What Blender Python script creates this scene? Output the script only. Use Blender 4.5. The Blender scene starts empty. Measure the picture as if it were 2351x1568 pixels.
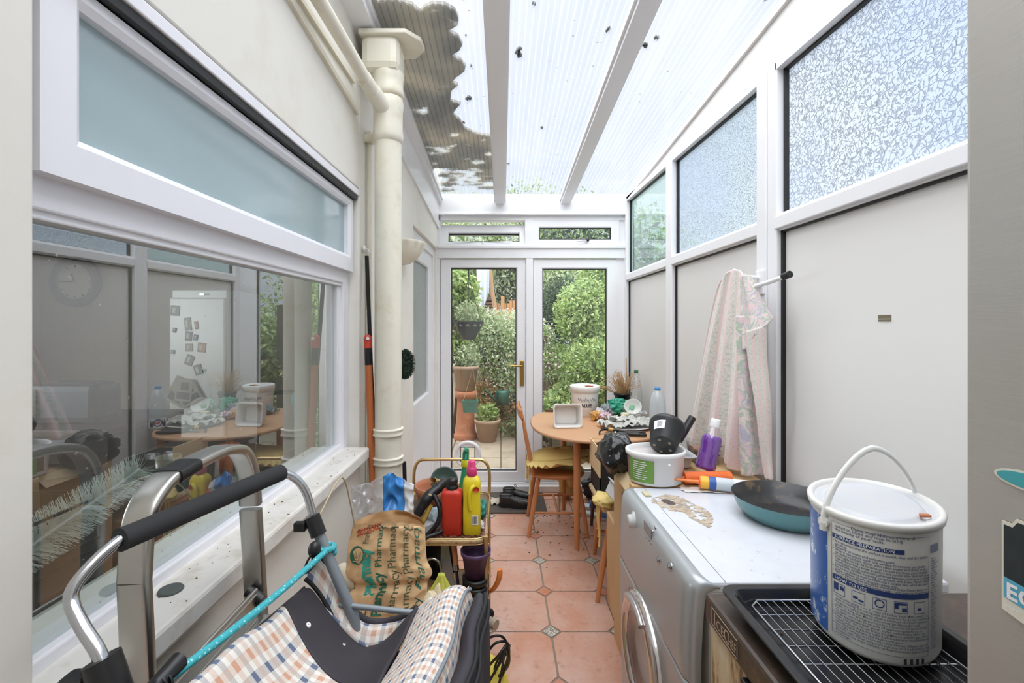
import bpy, bmesh, math, random
from mathutils import Vector, Matrix, Euler, noise
R = math.radians; PI = math.pi
rnd = random.Random(7)
scene = bpy.context.scene
COL = scene.collection
# ---------------- camera (level, 16 mm rising-front style architectural frame)
F = 1056.0; CX, CY, CH = 1150.0, 742.0, 1.47
cam = bpy.data.objects.new('camera', bpy.data.cameras.new('camera')); COL.objects.link(cam)
cam.location = (0, 0, CH); cam.rotation_euler = (R(90), 0, 0)
cam.data.sensor_width = 36; cam.data.lens = F/2351*36
cam.data.shift_x = (1175.5-CX)/2351; cam.data.shift_y = -(784-CY)/2351
cam.data.clip_start = .05; cam.data.clip_end = 200
scene.camera = cam
# ---------------- light: overcast sky and a very soft, veiled sun
w = bpy.data.worlds.new('overcast'); scene.world = w; w.use_nodes = True
nt = w.node_tree; bg = nt.nodes['Background']
tc = nt.nodes.new('ShaderNodeTexCoord'); nz = nt.nodes.new('ShaderNodeTexNoise'); nz.inputs['Scale'].default_value = 2.2
cr = nt.nodes.new('ShaderNodeValToRGB'); cr.color_ramp.elements[0].color = (.66,.76,.93,1); cr.color_ramp.elements[1].color = (.93,.96,1,1)
cr.color_ramp.elements[0].position = .35; cr.color_ramp.elements[1].position = .65
nt.links.new(tc.outputs['Generated'], nz.inputs['Vector']); nt.links.new(nz.outputs['Fac'], cr.inputs['Fac']); nt.links.new(cr.outputs['Color'], bg.inputs['Color'])
bg.inputs['Strength'].default_value = .86
sun = bpy.data.objects.new('sun', bpy.data.lights.new('sun', 'SUN')); COL.objects.link(sun)
sun.data.energy = 9.0; sun.data.angle = R(115); sun.data.color = (.985,.99,1)
sun.rotation_euler = (R(14), R(-10), 0)
vs = scene.view_settings; vs.view_transform = 'Standard'; vs.look = 'None'; vs.exposure = 0.18; vs.gamma = 1; vs.use_curve_mapping = False
cy = scene.cycles; cy.max_bounces = 8; cy.diffuse_bounces = 4; cy.glossy_bounces = 4; cy.transmission_bounces = 4; cy.transparent_max_bounces = 16
cy.caustics_reflective = False; cy.caustics_refractive = False; cy.sample_clamp_indirect = 6; cy.use_denoising = True; cy.use_adaptive_sampling = True; cy.adaptive_threshold = .02
# fill lamp added to brighten the kitchen, set in an unseen wall opening
kl = bpy.data.objects.new('kitchen_window_daylight', bpy.data.lights.new('kitchen_window_daylight', 'AREA')); COL.objects.link(kl)
kl.data.shape = 'RECTANGLE'; kl.data.size = 1.6; kl.data.size_y = 1.1; kl.data.energy = 75; kl.data.color = (.95,.98,1); kl.location = (-5.32, 1.15, 1.52); kl.rotation_euler = (R(90), 0, R(-90))
# ---------------- helpers
def at(px, py, Y): return Vector(((px-CX)/F*Y, Y, CH-(py-CY)/F*Y))       # a measured point of the photograph at depth Y, in metres
def atz(px, py, Z): return at(px, py, (CH-Z)*F/(py-CY))
def atx(px, py, X): return at(px, py, X*F/(px-CX))
def lin(c):
    if isinstance(c, str): c = tuple(int(c[i:i+2], 16) for i in (0, 2, 4))
    return tuple(((v/255)/12.92 if v/255 <= .04045 else ((v/255+.055)/1.055)**2.4) for v in c) + (1,)
class N:                                                                    # tiny node-tree writer
    def __init__(s, name):
        s.m = bpy.data.materials.new(name); s.m.use_nodes = True; s.t = s.m.node_tree; s.t.nodes.clear()
        s.out = s.t.nodes.new('ShaderNodeOutputMaterial')
    def n(s, typ, **k):
        nd = s.t.nodes.new('ShaderNode'+typ)
        for a, b in k.items():
            if a.startswith('i_'):
                key = a[2:].replace('_', ' '); key = int(key) if key.isdigit() else key
                if isinstance(b, bpy.types.NodeSocket): s.t.links.new(b, nd.inputs[key])
                else: nd.inputs[key].default_value = b
            else: setattr(nd, a, b)
        return nd
    def mix(s, f, a, b):
        nd = s.t.nodes.new('ShaderNodeMix'); nd.data_type = 'RGBA'
        for i, v in ((0, f), (6, a), (7, b)):
            if isinstance(v, bpy.types.NodeSocket): s.t.links.new(v, nd.inputs[i])
            else: nd.inputs[i].default_value = v
        return nd.outputs[2]
    def math(s, op, a, b=0., c=0.):
        nd = s.t.nodes.new('ShaderNodeMath'); nd.operation = op
        for i, v in enumerate((a, b, c)):
            if isinstance(v, bpy.types.NodeSocket): s.t.links.new(v, nd.inputs[i])
            else: nd.inputs[i].default_value = v
        return nd.outputs[0]
    def obj(s, scale=(1,1,1), rot=(0,0,0)):
        t = s.n('TexCoord'); m = s.n('Mapping', i_Vector=t.outputs['Object']); m.inputs['Scale'].default_value = scale; m.inputs['Rotation'].default_value = rot
        return m.outputs[0]
    def noise(s, scale, vec=None, detail=3, rough=.5):
        return s.n('TexNoise', i_Scale=scale, i_Vector=vec if vec else s.obj(), i_Detail=detail, i_Roughness=rough).outputs['Fac']
    def ramp(s, f, *st):
        nd = s.n('ValToRGB', i_Fac=f); e = nd.color_ramp.elements
        while len(e) < len(st): e.new(.5)
        for k, (p, c) in enumerate(st): e[k].position = p; e[k].color = c if len(c) == 4 else lin(c)
        return nd.outputs[0]
    def step(s, f, a, b): return s.n('MapRange', i_Value=f, i_1=a, i_2=b).outputs[0]
    def bump(s, h, st=.3, d=.002): return s.n('Bump', i_Height=h, i_Strength=st, i_Distance=d).outputs[0]
    def bsdf(s, color, rough=.5, metal=0, normal=None, **k):
        b = s.n('BsdfPrincipled', i_Base_Color=color, i_Roughness=rough, i_Metallic=metal, **k)
        if normal: s.t.links.new(normal, b.inputs['Normal'])
        return b.outputs[0]
    def end(s, sh): s.t.links.new(sh, s.out.inputs['Surface']); return s.m
def pm(name, c, rough=.5, metal=0, var=.1, scale=9, bump=0, bscale=70, dirt=None, dfac=.5, **k):
    """plain procedural surface: base colour, soft tonal variation, optional grain and dirt blotches"""
    n = N(name); base = lin(c); v = n.obj()
    d = tuple(x*(1-var) for x in base[:3])+(1,)
    col = n.mix(n.noise(scale, v), base, d)
    if dirt: col = n.mix(n.math('MULTIPLY', n.step(n.noise(scale*1.7, v, 6, .65), .52, .72), dfac), col, lin(dirt))
    nm = n.bump(n.noise(bscale, v), .5, bump) if bump else None
    return n.end(n.bsdf(col, rough, metal, nm, **k))
class MB:
    """collects shapes into ONE mesh"""
    def __init__(s, M=None): s.v = []; s.f = []; s.sm = []; s.mi = []; s.M = M or Matrix(); s.cur = 0
    def raw(s, vs, fs, smooth=False):
        o = len(s.v); s.v += [s.M @ Vector(p) for p in vs]
        for f in fs: s.f.append(tuple(i+o for i in f)); s.sm.append(smooth); s.mi.append(s.cur)
        return s
    def box(s, x0, x1, y0, y1, z0, z1, b=0):
        if x0 > x1: x0, x1 = x1, x0
        if y0 > y1: y0, y1 = y1, y0
        if z0 > z1: z0, z1 = z1, z0
        if b:
            b = min(b, (x1-x0)*.49, (y1-y0)*.49, (z1-z0)*.49)
            bm = bmesh.new(); bmesh.ops.create_cube(bm, size=1)
            bmesh.ops.scale(bm, vec=(x1-x0, y1-y0, z1-z0), verts=bm.verts); bmesh.ops.translate(bm, vec=((x0+x1)/2, (y0+y1)/2, (z0+z1)/2), verts=bm.verts)
            bmesh.ops.bevel(bm, geom=bm.edges[:], offset=b, segments=2, profile=.5, affect='EDGES')
            s.frombm(bm); return s
        return s.raw([(x, y, z) for x in (x0, x1) for y in (y0, y1) for z in (z0, z1)], [(0,1,3,2),(4,6,7,5),(0,4,5,1),(2,3,7,6),(0,2,6,4),(1,5,7,3)])
    def frombm(s, bm, smooth=False):
        bm.verts.index_update(); s.raw([v.co.copy() for v in bm.verts], [tuple(v.index for v in f.verts) for f in bm.faces], smooth); bm.free()
    def bar(s, a, b, w, h=None, up=(0,0,1)):
        """rectangular bar from a to b"""
        a, b = Vector(a), Vector(b); d = (b-a).normalized(); u = Vector(up)
        if abs(d.dot(u)) > .98: u = Vector((0,1,0))
        x = d.cross(u).normalized(); y = x.cross(d); h = h or w
        vs = [p + x*(i*w/2) + y*(j*h/2) for p in (a, b) for i, j in ((-1,-1),(1,-1),(1,1),(-1,1))]
        return s.raw(vs, [(3,2,1,0),(4,5,6,7),(0,1,5,4),(1,2,6,5),(2,3,7,6),(3,0,4,7)])
    def tube(s, pts, r, seg=10, closed=False, cap=True, sx=1., up=None, sq=1.):
        pw_ = lambda q: abs(q)**sq*(1 if q >= 0 else -1)
        pts = [Vector(p) for p in pts]; n = len(pts); rr = r if isinstance(r, (list, tuple)) else [r]*n
        T = []
        for i in range(n):
            a = pts[i-1] if (i or closed) else pts[0]; b = pts[(i+1) % n] if (i < n-1 or closed) else pts[-1]
            T.append((b-a).normalized())
        ref = Vector(up) if up else (Vector((0,0,1)) if abs(T[0].z) < .9 else Vector((1,0,0)))
        u = (ref - T[0]*ref.dot(T[0])).normalized(); vs = []; fs = []
        for i in range(n):
            u = (u - T[i]*u.dot(T[i])).normalized(); w_ = T[i].cross(u)
            for k in range(seg):
                a = 2*PI*k/seg; vs.append(pts[i] + (u*pw_(math.cos(a))*sx + w_*pw_(math.sin(a)))*rr[i])
        for i in range(n if closed else n-1):
            j = (i+1) % n
            for k in range(seg): l = (k+1) % seg; fs.append((i*seg+k, i*seg+l, j*seg+l, j*seg+k))
        s.raw(vs, fs, True)
        if cap and not closed: s.raw(vs[:seg], [tuple(range(seg))[::-1]]); s.raw(vs[-seg:], [tuple(range(seg))])
        return s
    def lathe(s, prof, c=(0,0,0), seg=32, sx=1., sy=1., flute=0, nf=0):
        vs = []; fs = []
        for r, z in prof:
            for k in range(seg):
                a = 2*PI*k/seg; q = r*(1+flute*math.cos(nf*a)); vs.append((c[0]+q*math.cos(a)*sx, c[1]+q*math.sin(a)*sy, c[2]+z))
        for i in range(len(prof)-1):
            for k in range(seg): l = (k+1) % seg; fs.append((i*seg+k, i*seg+l, (i+1)*seg+l, (i+1)*seg+k))
        return s.raw(vs, fs, True)
    def ball(s, c, r, seg=16, sc=(1,1,1)):
        return s.lathe([(r*math.sin(PI*i/10)*1.0+1e-5, -r*math.cos(PI*i/10)*sc[2]) for i in range(11)], c, seg, sc[0], sc[1])
    def prism(s, poly, z0, z1, M=None):
        """extrude a 2-D outline along z (M places it)"""
        M = M or Matrix(); n = len(poly); vs = [M @ Vector((x, y, z)) for z in (z0, z1) for x, y in poly]
        fs = [tuple(range(n))[::-1], tuple(range(n, 2*n))] + [(i, (i+1) % n, n+(i+1) % n, n+i) for i in range(n)]
        return s.raw(vs, fs)
    def grid(s, f, nu, nv, smooth=True, closeu=False):
        vs = [f(i/(nu if closeu else nu-1), j/(nv-1)) for j in range(nv) for i in range(nu)]
        fs = [(j*nu+i, j*nu+(i+1) % nu, (j+1)*nu+(i+1) % nu, (j+1)*nu+i) for j in range(nv-1) for i in range(nu if closeu else nu-1)]
        return s.raw(vs, fs, smooth)
    def frame(s, x0, x1, z0, z1, hx0, hx1, hz0, hz1, y0, y1):
        """four-sided frame in the xz plane between y0 and y1 with mitred corners and a small inner chamfer"""
        o = [(x0,z0),(x1,z0),(x1,z1),(x0,z1)]; i = [(hx0,hz0),(hx1,hz0),(hx1,hz1),(hx0,hz1)]; c = min(.012, abs(hx0-x0)*.3); g = .008
        m = [(hx0-c,hz0-c),(hx1+c,hz0-c),(hx1+c,hz1+c),(hx0-c,hz1+c)]
        for k in range(4):
            l = (k+1) % 4
            vs = [(o[k][0],y0,o[k][1]),(o[l][0],y0,o[l][1]),(m[l][0],y0,m[l][1]),(m[k][0],y0,m[k][1]),(i[l][0],y0+g,i[l][1]),(i[k][0],y0+g,i[k][1]),
                  (i[l][0],y1,i[l][1]),(i[k][0],y1,i[k][1]),(o[k][0],y1,o[k][1]),(o[l][0],y1,o[l][1])]
            s.raw(vs, [(0,1,2,3),(3,2,4,5),(5,4,6,7),(7,6,9,8),(8,9,1,0)])
        return s
    def build(s, name, mats, parent=None, solid=0, sub=0, bevel=0, offs=0):
        me = bpy.data.meshes.new(name); pw = WM.get(parent.name, parent.matrix_world).copy() if parent else None; piv = pw.inverted() if parent else Matrix()
        me.from_pydata([tuple(p) for p in s.v], [], s.f); me.polygons.foreach_set('use_smooth', s.sm); me.polygons.foreach_set('material_index', s.mi)
        for m in (mats if isinstance(mats, (list, tuple)) else [mats]): me.materials.append(m)
        me.validate(); me.update()
        o = bpy.data.objects.new(name, me); COL.objects.link(o)
        if parent: o.parent = parent; me.transform(piv)
        else:
            n = max(1, len(s.v)); c = Vector((sum(p.x for p in s.v)/n, sum(p.y for p in s.v)/n, min(p.z for p in s.v))); me.transform(Matrix.Translation(-c)); o.location = c; o.matrix_world = Matrix.Translation(c)
        if bevel: b = o.modifiers.new('bevel', 'BEVEL'); b.width = bevel; b.segments = 2; b.limit_method = 'ANGLE'
        if solid: b = o.modifiers.new('solid', 'SOLIDIFY'); b.thickness = solid; b.offset = offs
        if sub: b = o.modifiers.new('sub', 'SUBSURF'); b.levels = b.render_levels = sub
        WM[o.name] = pw if parent else o.matrix_world.copy()
        return o
WM = {}
def thing(name, label, cat, loc=(0,0,0), group=None, rot=(0,0,0)):
    o = bpy.data.objects.new(name, None); COL.objects.link(o); o.empty_display_size = .05
    o.location = loc; o.rotation_euler = rot; o.matrix_world = Matrix.LocRotScale(Vector(loc), Euler(rot), None)
    return tag(o, label, cat, group)
def tag(o, label, cat, group=None):
    o['label'] = label; o['category'] = cat
    if group: o['group'] = group
    return o
def struct(name, mb, m, parent=None, **k):
    o = mb.build(name, m, parent, **k)
    if not parent: o['kind'] = 'structure'
    return o
def sgroup(name, loc):
    o = bpy.data.objects.new(name, None); COL.objects.link(o); o.location = loc; o.matrix_world = Matrix.Translation(loc); o['kind'] = 'structure'; return o
def sub(o, label): o['label'] = label; return o
def dup(root, loc, rot=None, label=None, group=None):
    """a copy of a thing with copies of its parts and their sub-parts"""
    r = root.copy(); COL.objects.link(r); r.location = loc
    if rot is not None: r.rotation_euler = rot
    if label: r['label'] = label
    if group: r['group'] = group
    for ch in [x for x in COL.objects if x.parent == root]:
        c = ch.copy(); COL.objects.link(c); c.parent = r
        for g in [x for x in COL.objects if x.parent == ch]:
            d = g.copy(); COL.objects.link(d); d.parent = c
    return r
def Tr(x, y, z, rx=0, ry=0, rz=0): return Matrix.Translation((x, y, z)) @ Euler((rx, ry, rz)).to_matrix().to_4x4()
def arc(c, r, a0, a1, n, f=lambda a, r: (r*math.cos(a), r*math.sin(a), 0)):
    return [Vector(c)+Vector(f(R(a0+(a1-a0)*i/(n-1)), r)) for i in range(n)]
def smooth(pts, n=6, closed=False):
    """Catmull-Rom through points"""
    P_ = [Vector(p) for p in pts]; out = []; m = len(P_)
    for i in range(m if closed else m-1):
        g = lambda k: P_[k % m] if closed else P_[max(0, min(m-1, k))]
        a, b, c, d = g(i-1), g(i), g(i+1), g(i+2)
        for k in range(n):
            t = k/n; out.append(.5*((2*b)+(c-a)*t+(2*a-5*b+4*c-d)*t*t+(3*b-a-3*c+d)*t**3))
    if not closed: out.append(P_[-1])
    return out
_tc = {}
def text_geo(txt, bold=0):
    """outline of a line of writing as flat triangles, cap height about 0.7, starting at x = 0"""
    key = (txt, bold)
    if key not in _tc:
        cu = bpy.data.curves.new('t', 'FONT'); cu.body = txt; cu.resolution_u = 2; cu.offset = bold
        o = bpy.data.objects.new('t', cu); COL.objects.link(o)
        dg = bpy.context.evaluated_depsgraph_get(); me = bpy.data.meshes.new_from_object(o.evaluated_get(dg))
        _tc[key] = ([tuple(v.co) for v in me.vertices], [tuple(p.vertices) for p in me.polygons])
        bpy.data.objects.remove(o); bpy.data.curves.remove(cu); bpy.data.meshes.remove(me)
    return _tc[key]
def put_text(mb, txt, f, size, x0=0, y0=0, width=None, bold=0):
    """writes txt on the surface f(u, v) -> point; u along the line, v up"""
    vs, fs = text_geo(txt, bold); sx = size
    if width and vs: sx = width/max(v[0] for v in vs)
    mb.raw([f(x0+v[0]*sx, y0+v[1]*size) for v in vs], fs)
def pshade(seed): return random.Random(seed)
# ---------------- materials of the room
M_white = pm('white_upvc', (236,236,238), .28, var=.04, scale=3)
M_white2 = pm('white_painted_wood', (238,238,243), .35, var=.06, scale=5, bump=.0006, bscale=25)
M_cream = pm('cream_masonry_paint', (232,229,220), .75, var=.05, scale=3, bump=.001, bscale=40, dirt=(214,203,178), dfac=.35)
M_creamgloss = pm('cream_gloss_paint', (232,227,210), .38, var=.08, scale=6, bump=.0012, bscale=14, dirt=(196,180,140), dfac=.45)
M_panel = pm('white_wall_panel', (226,224,221), .35, var=.03, scale=2)
M_gasket = pm('black_gasket', (22,22,22), .5)
M_black = pm('black_plastic', (26,26,28), .38, var=.3, bump=.0004)
M_blackmatt = pm('matt_black', (24,24,25), .7, var=.3, bump=.0008)
M_chrome = pm('chrome_worn', (200,202,206), .16, 1, var=.25, scale=30)
M_alu = pm('aluminium', (196,194,188), .33, 1, var=.2, scale=14)
M_brass = pm('brass', (190,160,88), .3, 1, var=.25, scale=20)
M_dark = pm('dark_void', (18,18,20), .8)
def fres(n, f0=.045, **k):
    fa = n.n('LayerWeight', i_Blend=.5, **k).outputs['Facing']; return n.math('MULTIPLY_ADD', n.math('POWER', fa, 4.5), 1-f0, f0)
def glass_mat(name, tint=(1,1,1,1), refl=1., dust=.03, dcol=(.75,.78,.76,1), rough=0., rbase=.0, dscale=60):
    n = N(name); fr = fres(n, .08)
    fac = n.n('Math', operation='MULTIPLY_ADD', i_0=fr, i_1=refl, i_2=rbase, use_clamp=True).outputs[0]
    tr = n.n('BsdfTransparent', i_Color=tint).outputs[0]; gl = n.n('BsdfGlossy', i_Roughness=rough, i_Color=(.95,.98,1,1)).outputs[0]
    m1 = n.n('MixShader', i_0=fac, i_1=tr, i_2=gl).outputs[0]
    v = n.obj(); sp = n.step(n.noise(dscale, v, 4, .7), .66, .72); cl = n.math('MULTIPLY', n.noise(5, v, 4), dust)
    d = n.math('MINIMUM', n.math('ADD', n.math('MULTIPLY', sp, min(.5, dust*5)), cl), 1)
    df = n.n('BsdfDiffuse', i_Color=dcol).outputs[0]
    return n.end(n.n('MixShader', i_0=d, i_1=m1, i_2=df).outputs[0])
G_door = glass_mat('door_glass', (.93,.96,.95,1), .9, .05)
G_kitchen = glass_mat('kitchen_window_glass', (.82,.9,.88,1), 1.0, .06, rbase=.22)
# house-side top-hung sash: bright roof reflection painted pale blue over dirty glass
n = N('painted_reflection_glass'); v = n.obj()
df = n.bsdf(n.mix(n.noise(3, v), lin((170,190,192)), lin((186,204,210))), .1, 0, i_Specular_IOR_Level=.8)
tr = n.n('BsdfTransparent', i_Color=(.6,.75,.75,1)).outputs[0]
G_refl = n.end(n.n('MixShader', i_0=.22, i_1=df, i_2=tr).outputs[0])
# patterned obscure glass of the garden-side windows
def obscure(name, sc, tint, k):
    n = N(name); v = n.obj()
    vo = n.n('TexVoronoi', i_Vector=v, i_Scale=sc, feature='DISTANCE_TO_EDGE'); vo2 = n.n('TexVoronoi', i_Vector=v, i_Scale=sc*2.3)
    nz = n.n('TexNoise', i_Vector=v, i_Scale=sc*.45, i_Detail=2, i_Distortion=3.5).outputs['Fac']
    wv = n.n('TexWave', i_Vector=v, i_Scale=sc*.5, i_Distortion=16, i_Detail=1, i_Detail_Scale=1.2).outputs['Fac']
    line = n.math('MAXIMUM', n.math('SUBTRACT', 1, n.step(vo.outputs[0], .02, .09)), n.step(wv, .78, .9))
    line = n.math('MULTIPLY', line, n.step(nz, .36, .5)); dots = n.math('SUBTRACT', 1, n.step(vo2.outputs[0], .1, .22))
    pat = n.math('MAXIMUM', line, n.math('MULTIPLY', dots, .6))
    c = n.mix(pat, tint, tuple(x*k for x in tint[:3])+(1,))
    big = n.noise(1.6, v); c = n.mix(n.step(big, .4, .65), c, n.mix(.5, c, (.62,.74,.95,1)))
    h = n.bump(pat, .8, .003)
    tl = n.n('BsdfTranslucent', i_Color=c, i_Normal=h).outputs[0]; tr = n.n('BsdfTransparent', i_Color=c).outputs[0]; gl = n.n('BsdfGlossy', i_Roughness=.12, i_Normal=h).outputs[0]
    m = n.n('MixShader', i_0=.45, i_1=tl, i_2=tr).outputs[0]
    return n.end(n.n('MixShader', i_0=n.math('MULTIPLY', fres(n, .05, i_Normal=h), .8), i_1=m, i_2=gl).outputs[0])
G_obs1 = obscure('floral_obscure_glass', 50, (.88,.94,1,1), .5)
G_obs2 = obscure('stippled_obscure_glass', 105, (.84,.95,.97,1), .4)
G_clear3 = glass_mat('green_tinted_glass', (.62,.8,.76,1), 1.2, .3, (.62,.8,.77,1))
# twin-wall roof sheet
n = N('twinwall_polycarbonate'); v = n.obj()
sep = n.n('SeparateXYZ', i_Vector=v); sx = sep.outputs[0]
saw = n.math('FRACT', n.math('MULTIPLY', sx, 36)); rib = n.math('ADD', n.math('SUBTRACT', 1, n.step(saw, .0, .2)), n.step(saw, .86, 1.)); rib = n.math('MINIMUM', rib, 1)
wob = n.noise(1.0, n.obj((30,1.2,1)), 2); spk = n.step(n.noise(38, v, 2, .5), .73, .77)
white = n.math('MINIMUM', n.math('ADD', n.math('MULTIPLY', rib, .2), n.math('ADD', .01, n.math('MULTIPLY', wob, .07))), .9)
colr = n.mix(n.math('MULTIPLY', spk, .75), (.94,.95,.97,1), (.16,.15,.14,1))
tl = n.n('BsdfTranslucent', i_Color=n.mix(rib, colr, (.7,.72,.74,1))).outputs[0]; tr = n.n('BsdfTransparent', i_Color=n.mix(n.math('MULTIPLY', spk, .8), n.mix(rib, (.97,.98,1,1), (.60,.63,.68,1)), (.2,.19,.18,1))).outputs[0]
m1 = n.n('MixShader', i_0=white, i_1=tr, i_2=tl).outputs[0]
M_poly = n.end(n.n('MixShader', i_0=n.math('MULTIPLY', fres(n, .04), .5), i_1=m1, i_2=n.n('BsdfGlossy', i_Roughness=.15).outputs[0]).outputs[0])
# terracotta floor
def tile_mat(name, a, b, c, rough=.42):
    n = N(name); v = n.obj(); g = n.n('NewGeometry').outputs['Random Per Island']
    col = n.mix(g, lin(a), lin(b)); col = n.mix(n.step(n.noise(4.5, v, 4, .6), .4, .66), col, lin(c))
    col = n.mix(n.math('MULTIPLY', n.step(n.noise(26, v, 6, .7), .56, .74), .5), col, lin((120,78,62)))
    return n.end(n.bsdf(col, rough, 0, n.bump(n.noise(30, v), .3, .002)))
M_tile = tile_mat('terracotta_tile', (200,152,130), (198,142,114), (208,172,156))
M_inset = tile_mat('terracotta_inset', (196,128,98), (190,118,90), (205,146,120))
n = N('patterned_inset'); v = n.obj(); vo = n.n('TexVoronoi', i_Vector=v, i_Scale=70, feature='DISTANCE_TO_EDGE').outputs[0]
M_inset2 = n.end(n.bsdf(n.mix(n.step(vo, .05, .14), lin((120,116,108)), lin((206,200,186))), .35))
M_grout = pm('grout', (158,142,126), .9, var=.35, scale=20, dirt=(96,84,72), dfac=.7)

# ---------------- floor
FX0, FX1, FY0, FY1 = -.66, 1.12, -.8, 4.12
g = MB(); g.box(FX0-.1, FX1+.05, FY0, FY1, -.05, -.003)
TX, TY, OX, OY, D = .3235, .3293, .2385, 3.181, .046
t = MB(); ins = MB(); gr = .0045
for i in range(-3, 4):
    for j in range(-13, 4):
        x0 = OX+(i-1)*TX; y0 = OY+(j-1)*TY; x1 = x0+TX; y1 = y0+TY
        if y0 > FY1-.02 or y1 < FY0 or x0 > FX1 or x1 < FX0: continue
        x0 += gr; x1 -= gr; y0 += gr; y1 -= gr; d = D
        poly = [(x0+d,y0),(x1-d,y0),(x1,y0+d),(x1,y1-d),(x1-d,y1),(x0+d,y1),(x0,y1-d),(x0,y0+d)]
        poly = [(max(FX0, min(FX1, x)), max(FY0, min(FY1, y))) for x, y in poly]
        t.prism(poly, -.004, 0)
        if j % 2 == 0: ins.cur = 1
        else: ins.cur = 0
        cx_, cy_ = OX+(i-1)*TX, OY+(j-1)*TY
        if FX0+.05 < cx_ < FX1-.05 and cy_ < FY1-.06: q = D-.006; ins.prism([(cx_-q,cy_),(cx_,cy_-q),(cx_+q,cy_),(cx_,cy_+q)], -.004, .0)
fl = struct('floor', g, M_grout)
a = t.build('floor_tile', M_tile, fl, bevel=.002); b = ins.build('floor_inset', [M_inset, M_inset2], fl)
sub(a, 'worn octagonal terracotta tiles'); sub(b, 'small diamond insets, alternately terracotta and patterned cream')

# ---------------- left wall of the house (very slightly out of parallel, as old walls are)
LW = Tr(-.6, 1.95, 0, 0, 0, -R(1.19)) @ Matrix.Translation((.6, -1.95, 0))
lw = MB(LW); xb = -.88; H = 2.95
lw.box(xb, -.6, -.8, .618, 0, H); lw.box(xb, -.6, .618, 1.95, 0, .905); lw.box(xb, -.6, .618, 1.95, 2.04, H)
lw.box(xb, -.6, 1.95, 3.04, 0, H); lw.box(xb, -.6, 3.04, 4.02, 2.12, H); lw.box(xb, -.6, 4.02, 4.3, 0, H)
struct('wall_left', lw, M_cream, bevel=.004)
# kitchen window in it
wn = sgroup('window_1', LW @ Vector((-.66, 1.25, .93)))
f = MB(LW)
f.box(-.72, -.645, .50, 1.95, 1.635, 1.69, .004); f.box(-.70, -.652, .50, 1.9, 1.622, 1.64, .003)     # transom with its bead
f.box(-.72, -.645, 1.885, 1.95, .93, 1.64, .004); f.box(-.70, -.66, 1.86, 1.89, .96, 1.64, .003)       # far jamb
f.box(-.72, -.645, .50, .54, .93, 2.04); f.box(-.72, -.655, .50, 1.95, .93, .975, .004); f.box(-.72, -.655, .5, 1.95, 1.99, 2.04)
f.box(-.655, -.60, .60, 1.965, 2.008, 2.036, .003)                                                    # projecting head moulding
f.box(-.72, -.645, 1.94, 1.95, 1.64, 2.0)
f.build('window_frame', M_white2, wn)
s_ = MB(LW @ Matrix(((0,1,0,-.612),(1,0,0,0),(0,0,1,0),(0,0,0,1))))   # sash in the yz plane: local x -> y, local y -> -x side
s2 = MB(LW @ Matrix(((0,-1,0,-.62),(1,0,0,0),(0,0,1,0),(0,0,0,1))))
s2.frame(.645, 1.93, 1.685, 1.985, .712, 1.89, 1.752, 1.955, 0, .04)
s2.build('window_sash', M_white2, wn)
MB(LW).box(-.652, -.644, .69, 1.90, 1.74, 1.965).build('sash_pane', G_refl, wn)  # pale colour carries the painted roof reflection
MB(LW).raw([(-.672,.50,.96),(-.672,1.87,.96),(-.672,1.87,1.645),(-.672,.50,1.645)],[(0,1,2,3)]).build('glass_pane', G_kitchen, wn)
MB(LW).box(-.66, -.605, .60, 1.94, 1.988, 2.006).build('shadow_gap', M_gasket, wn)
si = MB(LW); si.box(-.72, -.548, .56, 1.925, .905, .953, .008)
sl = si.build('window_sill', pm('dirty_white_sill', (232,229,222), .4, var=.08, scale=7, dirt=(176,160,132), dfac=.45), wn)
# half-glazed door into the house
dn = sgroup('door_1', LW @ Vector((-.66, 3.5, 0)))
f = MB(LW); f.box(-.75, -.625, 3.04, 3.10, 0, 2.12, .004); f.box(-.75, -.625, 3.96, 4.02, 0, 2.12, .004); f.box(-.75, -.625, 3.10, 3.96, 2.05, 2.12, .004)
f.build('door_frame', M_white, dn)
Lyz = LW @ Matrix(((0,-1,0,-.64),(1,0,0,0),(0,0,1,0),(0,0,0,1)))
f = MB(Lyz); f.frame(3.10, 3.96, .02, 2.05, 3.24, 3.83, .90, 1.93, 0, .05); f.box(3.2, 3.86, .01, .05, .1, .85, .006)
f.build('door_leaf', M_white, dn)
MB(LW).box(-.668, -.662, 3.2, 3.9, .88, 1.95).build('door_pane', pm('reeded_glass', (150,160,156), .2, var=.4, scale=30, bump=.002, bscale=120), dn)
MB(LW).box(-.72, -.55, 3.05, 4.0, .0, .015).build('door_threshold', M_white, dn)
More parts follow.
